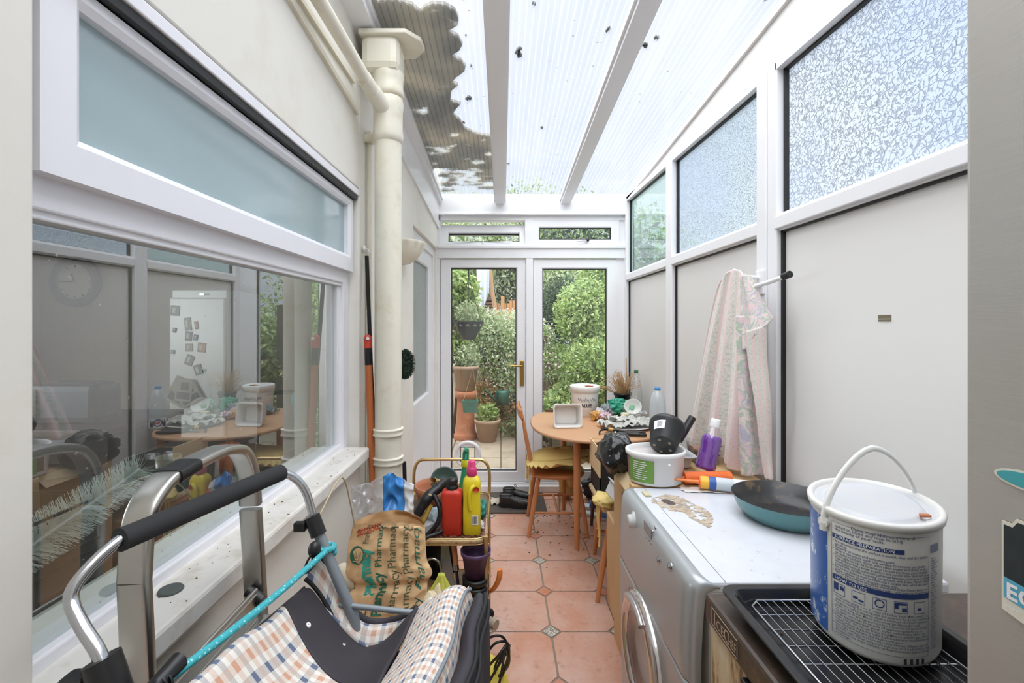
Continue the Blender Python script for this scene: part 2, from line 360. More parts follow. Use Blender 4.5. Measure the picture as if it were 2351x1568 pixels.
# ---------------- roof
RS = .0723
def rz(y): return 2.535+RS*(4.08-y)
def rbox(m, x0, x1, y0, y1, d0, d1):
    """box that follows the roof slope, from d0 to d1 above the roof line"""
    m.raw([(x, y, rz(y)+d) for x in (x0, x1) for y in (y0, y1) for d in (d0, d1)], [(0,1,3,2),(4,6,7,5),(0,4,5,1),(2,3,7,6),(0,2,6,4),(1,5,7,3)])
ce = MB(); ce.raw([(-.55,-.8,rz(-.8)+.03),(1.2,-.8,rz(-.8)+.03),(1.2,4.1,rz(4.1)+.03),(-.55,4.1,rz(4.1)+.03)], [(0,3,2,1)])
struct('ceiling', ce, M_poly)
for k, (a, b, c, d) in enumerate(((-.07,.015,-.047,.031), (.515,.60,.525,.607))):
    m = MB(); m.raw([(x, y, rz(y)+dd) for x, y in ((a,-.8),(b,-.8),(d,4.06),(c,4.06)) for dd in (-.025, .06)], [(0,2,4,6),(1,7,5,3),(0,1,3,2),(2,3,5,4),(4,5,7,6),(6,7,1,0)])
    e0 = .012; m.raw([(x, y, rz(y)+dd) for x, y in ((a-e0,-.8),(b+e0,-.8),(d+e0,4.06),(c-e0,4.06)) for dd in (-.002, .026)], [(0,2,4,6),(1,7,5,3),(0,1,3,2),(2,3,5,4),(4,5,7,6),(6,7,1,0)])
    struct('trim_%d' % (k+1), m, M_white)
m = MB(); rbox(m, -.66, -.52, -.8, 4.06, -.02, .08); rbox(m, -.66, -.506, -.8, 4.06, .012, .06); struct('trim_3', m, M_white)
m = MB(); m.raw([(x, y, z) for y, z0, z1 in ((2.05,2.50,rz(2.05)),(4.06,2.30,rz(4.06))) for x in (-.60+.0208*(y-1.95), -.585+.0208*(y-1.95)) for z in (z0, z1)], [(0,2,3,1),(4,5,7,6),(0,1,5,4),(2,6,7,3),(1,3,7,5),(0,4,6,2)]); struct('trim_4', m, M_white)
# right-hand wedge between roof sheet and window head
def hz(y): return 2.476+.0256*(y-1.82)          # head of the right windows
m = MB(); m.raw([(x, y, z) for y in (-.6, 4.06) for x in (1.105, 1.16) for z in (hz(y)+.035, rz(y)+.03)], [(0,2,3,1),(4,5,7,6),(0,1,5,4),(2,6,7,3),(1,3,7,5),(0,4,6,2)]); rbox(m, 1.09, 1.16, -.6, 4.06, 0.0, .03)
struct('trim_5', m, M_panel)
# ---------------- right wall: uPVC framing over solid panels
RW = Matrix(((0,1,0,1.085),(-1,0,0,0),(0,0,1,0),(0,0,0,1)))     # local x = -world y, local y = depth outward
fr = MB(); 
def yb(y0, y1, z0, z1, x0=1.085, b=.004): fr.box(x0, 1.15, y0, y1, z0, z1, b)
yb(1.885, 1.955, 0, hz(1.9)+.03); yb(1.82, 1.883, 0, hz(1.85)+.03, 1.09); yb(2.93, 3.03, 0, hz(3)+.03); yb(3.99, 4.07, 0, hz(4)+.03); yb(.1, .17, 0, hz(.15)+.03)
for a, b in ((.1, 1.83), (1.95, 2.94), (3.02, 4.0)):
    yb(a, b, 1.842, 1.892); yb(a, b, 1.835, 1.905, 1.10)
    for y0, y1, d in ((a, b, 0),):
        fr.raw([(x, y, z) for y in (y0, y1) for x in (1.09, 1.15) for z in (hz(y), hz(y)+.036)], [(0,2,3,1),(4,5,7,6),(0,1,5,4),(2,6,7,3),(1,3,7,5),(0,4,6,2)])
    yb(a, b, 0, .09)
struct('trim_6', fr, M_white)
for k, (a, b, gm) in enumerate(((.17, 1.82, G_obs1), (1.955, 2.93, G_obs2), (3.03, 3.99, G_clear3))):
    p = MB(); p.raw([(1.135, a, 1.9), (1.135, b, 1.9), (1.135, b, hz(b)+.01), (1.135, a, hz(a)+.01)], [(0,1,2,3)])
    g_ = sgroup('window_%d' % (k+2), (1.13, a, 1.9)); p.build('glass_pane', gm, g_)
    q = MB(); q.box(1.118, 1.134, b-.012, b, 1.9, hz(b)+.005)
    q.raw([(x, y, z) for y in (a, b) for x in (1.118, 1.134) for z in (hz(y)-.008, hz(y)+.005)], [(0,2,3,1),(4,5,7,6),(0,1,5,4),(2,6,7,3),(1,3,7,5),(0,4,6,2)])
    q.box(1.118, 1.134, a, b, 1.903, 1.909)
    q.build('black_gasket', M_gasket, g_)
pa = MB()
for a, b in ((.17, 1.82), (1.955, 2.93), (3.03, 3.99)): pa.box(1.12, 1.15, a, b, .08, 1.845)
wr = struct('wall_right', pa, M_panel)
q = MB()
for a, b in ((.17, 1.82), (1.955, 2.93), (3.03, 3.99)): q.box(1.108, 1.121, b-.013, b+.001, .09, 1.835); q.box(1.108, 1.121, a, b, 1.828, 1.8352)
q.build('panel_gasket', M_gasket, wr)
bs = MB(); bs.box(1.112, 1.12, 2.42, 2.55, .09, 1.83); bs.box(1.1185,1.1205, 3.35,3.45,.09,1.83)
# ---------------- far wall with french doors and two top lights
Y = 4.08
def X_(px): return (px-CX)/F*Y
def Z_(py): return CH-(py-CY)/F*Y
b_ = MB(); b_.box(-.60, 1.15, 4.02, 4.16, 2.42, 2.60, .003); b_.box(-.60, 1.13, 4.0, 4.04, 2.415, 2.43, .003); b_.box(-.60, X_(1012), 4.04, 4.14, 0, 2.42)
b_.box(X_(1413), 1.13, 4.055, 4.14, 0, 2.42); b_.box(-.57, 1.12, 4.03, 4.14, 2.04, 2.165, .003); b_.box(-.555, 1.12, 4.015, 4.14, 2.125, 2.15, .003)
b_.box(X_(1205), X_(1223), 4.038, 4.14, 2.15, 2.43); b_.box(-.57,1.12,4.04,4.14,2.375,2.42)
b_.box(-.57, 1.12, 3.99, 4.18, 0, .055, .006); b_.box(-.57, 1.12, 4.03, 4.14, .05, .075)
struct('wall_back', b_, M_white)
def leaf(idx, x0, x1, z0, z1, g0, g1, h0, h1, y0=4.05, glass=G_door, rx=0):
    g_ = sgroup(('door_%d' if z0 < 1 else 'window_%d') % idx, ((x0+x1)/2, y0, z0))
    M = Tr(0, y0, z0, rx) @ Matrix.Translation((0, -y0, -z0))
    f = MB(M); f.frame(x0, x1, z0, z1, g0, g1, h0, h1, y0, y0+.06); f.build('door_leaf' if z0 < 1 else 'window_sash', M_white, g_)
    q = MB(M); q.frame(g0-.001, g1+.001, h0-.001, h1+.001, g0+.006, g1-.006, h0+.006, h1-.006, y0+.006, y0+.03); q.build('black_gasket', M_gasket, g_)
    if glass: MB(M).raw([(g0,y0+.03,h0),(g1,y0+.03,h0),(g1,y0+.03,h1),(g0,y0+.03,h1)],[(0,1,2,3)]).build('glass_pane', glass, g_)
    return g_
dl = leaf(2, X_(1013), X_(1206), .078, Z_(597), X_(1037), X_(1185), Z_(1078), Z_(617), glass=None)
# glass of the left leaf is cut round the cat flap
cfx, cfz, cr_ = X_(1074), Z_(1042), .118
gp = MB(); gx0, gx1, gz0, gz1 = X_(1037), X_(1185), Z_(1078), Z_(617); ring = []
nn = 48
for k in range(nn):
    a = 2*PI*k/nn; ring.append((cfx+(cr_-.01)*math.cos(a), cfz+(cr_-.01)*math.sin(a)))
def rayrect(a):
    dx, dz = math.cos(a), math.sin(a); t = 9
    if dx > 1e-6: t = min(t, (gx1-cfx)/dx)
    if dx < -1e-6: t = min(t, (gx0-cfx)/dx)
    if dz > 1e-6: t = min(t, (.6-cfz)/dz)
    if dz < -1e-6: t = min(t, (gz0-cfz)/dz)
    return (cfx+dx*t, cfz+dz*t)
outr = []
for k in range(nn): outr.append(rayrect(2*PI*k/nn))
cors = [(gx0,gz0),(gx1,gz0),(gx1,.6),(gx0,.6)]
for c_ in cors:
    k = min(range(nn), key=lambda k: (outr[k][0]-c_[0])**2+(outr[k][1]-c_[1])**2); outr[k] = c_
gp.raw([(x, 4.08, z) for x, z in ring+outr], [(k, (k+1) % nn, nn+(k+1) % nn, nn+k) for k in range(nn)]); gp.raw([(gx0,4.08,.6),(gx1,4.08,.6),(gx1,4.08,gz1),(gx0,4.08,gz1)], [(0,1,2,3)])
gp.build('glass_pane', G_door, dl)
t_ = MB(Tr(cfx, 4.068, cfz, R(90))); t_.lathe([(cr_-.028,.0),(cr_-.026,.014),(cr_-.012,.018),(cr_,.012),(cr_,-.016),(cr_-.012,-.022),(cr_-.028,-.014),(cr_-.028,0)], (0,0,0), 56)
cf = t_.build('cat_flap_ring', M_white, dl)
t_ = MB(); q = .066
for a0, a1, b0, b1 in ((-q-.03,-q,-.07,.07),(q,q+.03,-.07,.07),(-q,q,q-.002,q+.03),(-q,q,-q-.03,-q+.002)): t_.box(cfx+a0, cfx+a1, 4.06, 4.078, cfz+b0, cfz+b1, .002)
t_.build('cat_flap_surround', M_white, dl)
t_ = MB(); t_.frame(cfx-q, cfx+q, cfz-q, cfz+q, cfx-q+.007, cfx+q-.007, cfz-q+.007, cfz+q-.007, 4.058, 4.072); t_.build('cat_flap_seal', pm('grey_seal', (96,98,98), .5), dl)
MB().raw([(cfx-q,4.068,cfz-q),(cfx+q,4.068,cfz-q),(cfx+q,4.068,cfz+q),(cfx-q,4.068,cfz+q)],[(0,1,2,3)]).build('cat_flap_door', G_door, dl)
dr = leaf(3, X_(1224), X_(1413), .078, Z_(597), X_(1245), X_(1391), Z_(1078), Z_(618))
b_ = MB(); b_.box(X_(1207), X_(1223), 4.03, 4.10, .078, 2.04, .006); b_.build('meeting_stile', M_white, dr)
hp = MB(); hx = X_(1198); hp.box(hx-.017, hx+.017, 4.028, 4.05, Z_(884), Z_(827), .004); hp.build('handle_plate', M_brass, dl)
hp = MB(); zz = Z_(838); hp.tube([(hx, 4.04, zz), (hx, 4.0, zz), (hx-.012, 3.985, zz), (hx-.06, 3.985, zz), (hx-.11, 3.99, zz+.004)], [.009,.009,.009,.008,.007]); hp.box(hx-.006,hx+.006,4.02,4.03,zz-.11,zz-.085); hp.build('handle_lever', M_brass, dl)
w5 = leaf(5, X_(1222), X_(1419), Z_(562), Z_(508), X_(1238), X_(1400), Z_(551), Z_(525), 4.04)
hp = MB(); hp.tube([(.75,4.05,2.192),(.75,4.02,2.192),(.72,4.01,2.192),(.66,4.012,2.185)], [.008,.008,.008,.007]); hp.build('window_handle', M_white, w5)
hp = MB(); hp.ball((.76,4.018,2.197), .014, 12); hp.build('handle_button', M_black, w5)
w6 = leaf(6, X_(1012), X_(1206), 2.163, 2.352, X_(1030), X_(1192), 2.195, 2.272, 4.06, rx=R(-14))
hp = MB(); hp.box(-.16,-.15,4.05,4.1,2.17,2.2); hp.tube([(-.42,4.05,2.19),(-.16,4.07,2.186),(.1,4.05,2.19)], .004, 6); hp.build('window_stay', M_white, w6)
# the wall and the floor edge behind the photographer
rb = MB(); rb.box(-.9, 1.2, -.9, -.8, 0, 2.95); struct('wall_rear', rb, M_cream)
# ---------------- flashing and dirt lying on the roof sheet, left bay
def atroof(px, py):
    Yr = 1.36/((CY-py)/F+RS); return ((px-CX)/F*Yr, Yr)
ol = [(852,8),(867,23),(895,18),(917,22),(946,31),(964,47),(972,38),(993,29),(1022,31),(1044,43),(1053,61),(1051,78),(1028,90),(1051,101),(1062,119),(1055,134),(1037,145),(1058,155),(1069,168),(1066,181),(1045,196),(1038,205),(1052,212),(1036,224),(1034,246),(1058,253),(1044,268),(1040,276),(1056,289),(1066,307),(1095,320),(1127,325)]
pts = [atroof(*p) for p in ol]; m = MB()
pts = pts+[(-.055, 3.95), (-.51, 4.0), (-.53, 1.7)]
rr_ = random.Random(3)
zt = [(x, y, rz(y)+.036) for x, y in pts]; zb = [(x, y, rz(y)+.05) for x, y in pts]; k_ = len(pts)
bm = bmesh.new(); vs = [bm.verts.new(p) for p in zt]; bm.faces.new(vs); r_ = bmesh.ops.extrude_face_region(bm, geom=bm.faces[:]); bmesh.ops.translate(bm, vec=(0,0,.012), verts=[v for v in r_['geom'] if isinstance(v, bmesh.types.BMVert)])
bmesh.ops.triangulate(bm, faces=bm.faces[:]); m.frombm(bm)
n = N('weathered_flashing'); v = n.obj(); c = n.ramp(n.noise(3.2, v, 4), (.3, (206,198,180)), (.48, (168,165,156)), (.62, (144,144,140)), (.78, (180,176,158)))
fsh = n.n('MixShader', i_0=.45, i_1=n.bsdf(c, .6), i_2=n.n('BsdfTranslucent', i_Color=c).outputs[0]).outputs[0]
fy = n.n('SeparateXYZ', i_Vector=v).outputs[1]; hole = n.step(n.math('ADD', n.noise(5, n.obj((1,1.6,1)), 5, .6), n.math('MULTIPLY', n.step(fy, .6, 1.7), .26)), .66, .71)
tag(m.build('roof_flashing', n.end(n.n('MixShader', i_0=hole, i_1=fsh, i_2=n.n('BsdfTransparent', i_Color=(.96,.97,.95,1)).outputs[0]).outputs[0])), 'grey-brown ragged flashing lying on the clear roof sheet over the left bay', 'flashing')
for px, py, s_ in ((1075,243,.02),(1187,138,.028),(1215,8,.02),(1397,88,.012),(1245,307,.014),(1167,388,.012),(1176,436,.014),(1070,100,.006),(1082,170,.009),(1225,30,.01),(1480,128,.02),(1508,108,.014),(1065,296,.012),(1061,12,.014)):
    x, y = atroof(px, py); m = MB(); z = rz(y)+.038
    for q in range(3):
        c0 = Vector((x+rr_.uniform(-1,1)*s_*.6, y+rr_.uniform(-1,1)*s_*1.2, z)); n_ = 9
        m.prism([(c0.x+s_*.6*rr_.uniform(.5,1)*math.cos(2*PI*k/n_), c0.y+s_*rr_.uniform(.5,1.1)*math.sin(2*PI*k/n_)) for k in range(n_)], z, z+.004)
    tag(m.build('dead_leaf', M_leafdead if 'M_leafdead' in globals() else globals().setdefault('M_leafdead', pm('rotted_leaf', (92,90,88), .9, var=.3))), 'small dark rotted leaf scrap lying on the roof sheet', 'leaf', 'leaf scraps on the clear roof')
# ---------------- garden
M_patio = pm('patio_slab', (176,160,140), .85, var=.3, scale=3, bump=.003, dirt=(120,110,96), dfac=.7)
gz = -.12
g = MB(); g.box(-9, 9, 4.2, 24, gz-.1, gz-.01); g.build('ground', pm('garden_soil', (128,112,90), .95, var=.4, scale=4))['kind'] = 'structure'
g = MB(); g.box(-9, 9, 4.16, 4.22, -.4, 0)
pv = MB()
for i in range(-6, 6):
    for j in range(5): pv.box(i*.61+.01, i*.61+.6, 4.22+j*.61, 4.22+j*.61+.6, gz-.03, gz+rr_.uniform(-.004,.004), .006)
pv.build('patio', M_patio)['kind'] = 'structure'
def leafmat(name, a, b, c, tr=.35):
    n = N(name); g = n.n('NewGeometry').outputs['Random Per Island']; col = n.ramp(g, (.0, a), (.5, b), (1., c))
    d = n.n('BsdfDiffuse', i_Color=col).outputs[0]; t = n.n('BsdfTranslucent', i_Color=col).outputs[0]; gl = n.n('BsdfGlossy', i_Roughness=.35).outputs[0]
    return n.end(n.n('MixShader', i_0=.05, i_1=n.n('MixShader', i_0=tr, i_1=d, i_2=t).outputs[0], i_2=gl).outputs[0])
L_light = leafmat('light_green_leaf', (126,154,84), (160,186,110), (204,214,150))
L_mid = leafmat('mid_green_leaf', (104,130,82), (140,164,104), (184,198,136))
L_dark = leafmat('dark_green_leaf', (38,58,42), (60,84,58), (92,116,80))
L_grey = leafmat('grey_green_leaf', (142,162,122), (176,190,146), (222,224,194))
L_flower = leafmat('flower_petal', (232,224,226), (238,200,206), (246,244,240), .3)
L_rust = leafmat('rusty_leaf', (171, 121, 87), (203, 155, 112), (235, 198, 148))
M_bark = pm('bark', (110,96,80), .9, var=.4, scale=20)
def leaves(m, blobs, n, size, asp=2.2, seed=1, shell=.55, droop=.3):
    r = random.Random(seed); tot = sum(b[1][0]*b[1][1]*b[1][2] for b in blobs); 
    for c, rad in blobs:
        k = int(n*rad[0]*rad[1]*rad[2]/tot)
        for _ in range(k):
            d = Vector((r.gauss(0,1), r.gauss(0,1), r.gauss(0,1))).normalized(); q = shell+(1-shell)*r.random()**.6; q *= 1+.12*noise.noise(Vector(c)+d*2.5)
            p = Vector((c[0]+d.x*rad[0]*q, c[1]+d.y*rad[1]*q, c[2]+d.z*rad[2]*q)); s = size*r.uniform(.6, 1.35)
            if p.z < gz: continue
            a = Vector((r.gauss(0,1), r.gauss(0,1), r.gauss(0,1)-droop)).normalized(); b = a.cross(Vector((r.gauss(0,1), r.gauss(0,1), r.gauss(0,1)))).normalized(); nrm = a.cross(b)
            m.raw([p, p+a*s*.5+b*s/asp*.5+nrm*s*.08, p+a*s, p+a*s*.5-b*s/asp*.5+nrm*s*.08], [(0,1,2,3)])
def plant(name, label, cat, blobs, n, size, mat, seed, flowers=0, fl=None, fs=.03, asp=2.2, group=None, stems=4, core=None):
    c = blobs[0][0]; t = thing(name, label, cat, (c[0], c[1], gz), group)
    m = MB(); leaves(m, blobs, n, size, asp, seed); m.build('foliage', mat, t)
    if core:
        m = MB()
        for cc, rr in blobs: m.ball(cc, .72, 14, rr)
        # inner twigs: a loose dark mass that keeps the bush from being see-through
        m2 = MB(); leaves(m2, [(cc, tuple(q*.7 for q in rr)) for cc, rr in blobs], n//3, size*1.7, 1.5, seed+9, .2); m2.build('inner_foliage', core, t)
    if flowers: m = MB(); leaves(m, [(cc, tuple(q*1.03 for q in rr)) for cc, rr in blobs], flowers, fs, 1.2, seed+5, .9); m.build('flowers', fl or L_flower, t)['kind'] = 'stuff'
    m = MB(); r = random.Random(seed)
    for k in range(stems):
        b = blobs[k % len(blobs)]; m.tube(smooth([(c[0]+r.uniform(-.06,.06), c[1]+r.uniform(-.06,.06), gz-.02), (b[0][0]+r.uniform(-.1,.1), b[0][1], (gz+b[0][2])/2), (b[0][0], b[0][1], b[0][2]+b[1][2]*.5)], 4), [.02]*4+[.015]*4+[.008], 6)
    m.build('stem', M_bark, t); return t
B = lambda px, py, Y_, rx, rz_, ry=None: (tuple(at(px, py, Y_)), (rx, ry or rx, rz_))
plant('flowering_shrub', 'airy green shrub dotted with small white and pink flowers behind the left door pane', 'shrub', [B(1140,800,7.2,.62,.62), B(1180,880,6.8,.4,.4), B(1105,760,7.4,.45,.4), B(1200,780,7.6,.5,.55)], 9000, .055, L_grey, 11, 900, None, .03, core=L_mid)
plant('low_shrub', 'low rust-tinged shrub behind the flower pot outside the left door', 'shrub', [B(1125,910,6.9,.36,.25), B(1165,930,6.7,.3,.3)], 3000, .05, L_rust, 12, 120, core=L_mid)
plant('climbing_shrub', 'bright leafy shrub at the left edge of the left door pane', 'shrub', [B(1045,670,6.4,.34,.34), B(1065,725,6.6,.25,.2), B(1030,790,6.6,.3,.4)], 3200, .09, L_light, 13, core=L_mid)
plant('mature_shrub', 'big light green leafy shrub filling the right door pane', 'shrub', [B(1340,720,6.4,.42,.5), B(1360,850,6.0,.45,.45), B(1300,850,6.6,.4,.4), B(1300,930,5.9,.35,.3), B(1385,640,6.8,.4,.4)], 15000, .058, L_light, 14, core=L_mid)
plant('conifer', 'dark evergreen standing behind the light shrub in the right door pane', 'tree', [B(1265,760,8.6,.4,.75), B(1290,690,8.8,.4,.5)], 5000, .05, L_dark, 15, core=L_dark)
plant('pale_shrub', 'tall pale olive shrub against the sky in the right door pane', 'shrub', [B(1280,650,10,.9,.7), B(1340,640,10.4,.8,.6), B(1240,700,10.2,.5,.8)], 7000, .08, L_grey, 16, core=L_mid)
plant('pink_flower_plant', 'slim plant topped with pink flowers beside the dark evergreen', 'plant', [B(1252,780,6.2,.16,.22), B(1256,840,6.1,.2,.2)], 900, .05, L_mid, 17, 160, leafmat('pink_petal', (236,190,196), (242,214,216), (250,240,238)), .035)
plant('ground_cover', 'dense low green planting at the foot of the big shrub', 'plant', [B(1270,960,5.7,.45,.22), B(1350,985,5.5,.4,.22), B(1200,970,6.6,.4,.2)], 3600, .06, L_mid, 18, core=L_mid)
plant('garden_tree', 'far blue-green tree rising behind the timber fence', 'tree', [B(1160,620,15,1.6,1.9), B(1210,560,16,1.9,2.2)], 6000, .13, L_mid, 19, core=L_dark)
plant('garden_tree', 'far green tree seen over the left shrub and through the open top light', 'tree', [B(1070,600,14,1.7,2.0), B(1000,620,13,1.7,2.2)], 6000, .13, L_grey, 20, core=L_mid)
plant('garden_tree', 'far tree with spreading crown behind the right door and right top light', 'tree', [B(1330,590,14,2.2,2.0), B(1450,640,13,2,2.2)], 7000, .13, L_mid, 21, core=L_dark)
plant('side_hedge', 'green hedge beyond the tinted side window nearest the garden', 'hedge', [((2.6,5.2,.9),(.5,1.3,1.0)), ((2.7,7.2,.9),(.5,1.3,1.0))], 5000, .1, L_mid, 22, core=L_mid)
# fence, steps, post, cloth
M_fence = pm('new_timber', (206,150,96), .7, var=.25, scale=8); M_oldwood = pm('old_brown_timber', (120,88,72), .8, var=.3, scale=10)
t = thing('panel_fence', 'orange-brown timber fence panel far down the garden in the left door pane', 'fence', at(1160,740,13))
m = MB(); a = at(1136,690,13); b = at(1196,692,13)
for k in range(9): x = a.x+(b.x-a.x)*k/9; m.box(x+.005, x+(b.x-a.x)/9-.005, 12.97, 13.0, gz, a.z-(.08 if k < 5 else .0), .004)
m.build('fence_board', M_fence, t); m = MB(); xx = at(1154,0,13).x; m.box(xx-.05, xx+.05, 12.9, 13.0, gz, a.z+.12, .006); m.build('fence_post', M_fence, t)
m = MB(); m.box(a.x, b.x, 12.95, 12.97, .3, .38); m.build('fence_rail', M_fence, t)
t = thing('garden_steps', 'brown slatted timber steps left of the fence at the garden end', 'steps', at(1118,760,12.6)); m = MB()
for k in range(7): a = at(1100+k*1.5, 718-k*6, 12.6); m.box(a.x, at(1139,0,12.6).x, 12.5+k*.08, 12.62+k*.08, a.z-.05, a.z, .004)
m.build('tread', M_oldwood, t); m = MB(); a = at(1104,720,12.8); m.box(a.x, a.x+.05, 12.8, 12.85, gz, a.z); a = at(1134,720,12.8); m.box(a.x, a.x+.05, 12.8, 12.85, gz, a.z); m.build('stringer', M_oldwood, t)
m = MB(); m.box(at(1080,0,12.9).x, at(1136,0,12.9).x, 12.9, 13.1, gz, at(0,682,12.9).z); tag(m.build('garden_shed', M_oldwood), 'dull brown shed wall behind the steps at the garden end', 'shed')
m = MB(); m.tube([at(1172,910,9.5), at(1146,760,9.5), at(1130,670,9.5), at(1119,560,9.5)], .045, 10); o = m.build('leaning_post', pm('weathered_pole', (200,160,124), .8, var=.3)); tag(o, 'leaning timber pole beside the hanging white cloth in the garden', 'post')
m = MB(); 
def cl(u, v_):
    top = at(1093+u*31, 606, 9.3); bot = at(1100+u*22, 712-60*max(0,u-.35)**1.1, 9.3); p = top.lerp(bot, v_); return (p.x, 9.3+.05*math.sin(u*14+v_*2)*(.4+v_), p.z)
m.grid(cl, 24, 16); o = m.build('hanging_cloth', pm('pale_blue_cloth', (222,228,240), .8), solid=.004); tag(o, 'pale blue-white cloth hanging out in the garden beside the pole', 'cloth')
m = MB(); m.tube([at(1060,611,9.3), at(1093,606,9.3), at(1124,606,9.3), at(1180,600,9.3)], .006, 6); tag(m.build('washing_line', M_blackmatt), 'thin line the white cloth hangs from', 'line')
m = MB(); x0 = at(1362,0,6.9).x; m.box(x0, x0+.9, 6.9, 6.94, gz, 1.75)
for k in range(6): m.box(x0+k*.15, x0+k*.15+.012, 6.885, 6.95, gz, 1.78)
tag(m.build('side_fence', pm('dark_stained_fence', (82,74,66), .85, var=.3)), 'dark stained fence behind the shrub at the right of the right door pane', 'fence')
# pots
M_terra = pm('terracotta_pot', (190,122,88), .8, var=.25, scale=6, bump=.001, dirt=(206,176,150), dfac=.4); M_clay = pm('pale_clay_pot', (192,162,138), .8, var=.2, scale=7, bump=.001)
M_soil = pm('potting_soil', (70,56,44), .95, var=.5, scale=30, bump=.003)
def pot(m, c, r, h, rim=.03, taper=.72, seg=36, flute=0, nf=0, wall=.012):
    m.lathe([(.001,0),(r*taper,0),(r*.97,h-rim),(r*1.06,h-rim),(r*1.06,h),(r*1.06-wall,h),(r*.9,h-rim*1.2),(r*taper*.9,wall),(.001,wall)], c, seg, flute=flute, nf=nf)
p = at(1069,1003,6.35); c0 = (p.x, 6.35, gz)
t = thing('chimney_pot', 'tall red terracotta chimney pot standing on the patio under a planter', 'chimney pot', c0)
m = MB(); m.lathe([(.16,0),(.165,.06),(.15,.07),(.14,.1),(.128,.12),(.118,.5),(.12,.55),(.145,.57),(.15,.62),(.14,.65),(.12,.66),(.1,.64)], c0, 32); m.build('body', M_terra, t)
t = thing('planter', 'ribbed pale clay planter standing on the tall chimney pot', 'planter', (p.x, 6.35, gz+.665)); m = MB(); pot(m, (p.x, 6.35, gz+.665), .17, .34, .05, .74, 48, .015, 16); m.build('body', M_clay, t)
m = MB(); m.lathe([(.001,.3),(.15,.3)], (p.x, 6.35, gz+.665)); m.build('soil', M_soil, t)
m = MB(); leaves(m, [((p.x, 6.35, gz+1.12), (.2,.2,.18))], 700, .06, 2.6, 31, .2); m.build('foliage', L_grey, t)
p = at(1119,1003,6.2); c0 = (p.x, 6.2, gz)
t = thing('flower_pot', 'wide terracotta flower pot with a leafy plant on the patio', 'flower pot', c0); m = MB(); pot(m, c0, .165, .3, .045, .7, 40, .012, 14); m.build('body', M_clay, t)
m = MB(); m.lathe([(.001,.27),(.15,.27)], c0); m.build('soil', M_soil, t); m = MB(); leaves(m, [((p.x, 6.2, gz+.37), (.15,.15,.14))], 500, .07, 3, 32, .1, -.6); m.build('foliage', L_light, t)
p = at(1080,932,5.9); t = thing('hanging_trough', 'small green hanging trough on a cord beside the chimney pot', 'planter', p); m = MB()
m.raw([(p.x+a*.1, 5.9+b*.06, p.z+.075) for a, b in ((-1,-1),(1,-1),(1,1),(-1,1))]+[(p.x+a*.085, 5.9+b*.05, p.z-.075) for a, b in ((-1,-1),(1,-1),(1,1),(-1,1))], [(3,2,6,7),(0,4,5,1),(1,5,6,2),(0,3,7,4),(4,7,6,5)])
m.build('body', pm('green_enamel', (92,134,120), .4, var=.2), t, solid=.006); q = at(1086,846,6.12); m = MB(); m.tube([p+Vector((-.09,0,.07)), q, p+Vector((.09,0,.07))], .003, 6); m.build('cord', M_clay, t)
p = at(1076,760,5.3); t = thing('hanging_basket', 'dark bowl-shaped hanging basket with pierced pattern in the left door pane', 'hanging basket', p); m = MB()
m.lathe([(.001,-.105),(.05,-.105),(.075,-.09),(.155,.07),(.165,.105),(.172,.11),(.165,.112),(.15,.08),(.07,-.08),(.001,-.09)], p, 36, 1.02); m.build('bowl', pm('slate_plastic', (70,76,80), .5, var=.2), t)
m = MB()
for k in range(5):
    a = R(-150+k*30); o = p+Vector((math.cos(a)*.155, math.sin(a)*.152, .055)); e = Vector((-math.sin(a), math.cos(a), 0)); up = Vector((math.cos(a)*.35, math.sin(a)*.35, .93))
    for q in range(7): b = R(q*30); m.tube([o+e*.008*math.cos(b)+up*.008*math.sin(b), o+e*.022*math.cos(b)+up*.03*math.sin(b)], .0022, 5)
m.build('pierced_motif', pm('pale_motif', (200,190,176), .7), t)
m = MB()
for a in (30, 150, 270): m.tube([p+Vector((.16*math.cos(R(a)), .16*math.sin(R(a)), .11)), p+Vector((0,0,.62))], .003, 6)
m.build('chain', M_blackmatt, t); m = MB(); leaves(m, [((p.x, p.y, p.z+.2), (.16,.16,.14))], 420, .06, 4, 33, .1, -.5); m.build('foliage', L_grey, t)
m = MB(); q = p+Vector((0,0,.62)); m.tube([q, q+Vector((0,-.02,.1)), (q.x, 4.25, q.z+.16)], .008, 6); tag(m.build('basket_bracket', M_blackmatt), 'dark bracket that the hanging basket hangs from outside', 'bracket')
p = at(1150,905,6.0); m = MB(); m.lathe([(.06,-.16),(.07,.0),(.065,.01)], p+Vector((0,0,.0)), 20); 
t = thing('watering_can', 'small dark green watering can among the plants beside the flower pot', 'watering can', p+Vector((.02,.35,-.2))); b = MB(); c = p+Vector((.02,.35,-.2)); b.lathe([(.001,0),(.09,0),(.09,.17),(.08,.19),(.05,.2)], c, 24); b.build('body', pm('dark_green_plastic', (40,92,78), .45), t)
b = MB(); b.tube([c+Vector((-.08,0,.04)), c+Vector((-.18,0,.16)), c+Vector((-.24,0,.2))], [.018,.012,.02]); b.build('spout', pm('dark_green_plastic', (40,92,78), .45), t); b = MB(); b.tube(arc(c+Vector((.06,0,.12)), .08, -80, 110, 10, lambda a, r: (r*math.cos(a), 0, r*math.sin(a))), .008); b.build('handle', pm('dark_green_plastic', (40,92,78), .45), t)
for k, (px, py) in enumerate(((1252,878),(1262,866))):
    p = at(px, py, 6.5+.4*k); m = MB(); m.box(p.x-.14, p.x+.08, 6.4+.4*k, 6.6+.4*k, gz, p.z+.06, .02); tag(m.build('stone_block', M_patio), ('front grey stone block at the left edge of the right door pane', 'rear grey stone block beside the pink flower plant')[k], 'stone')

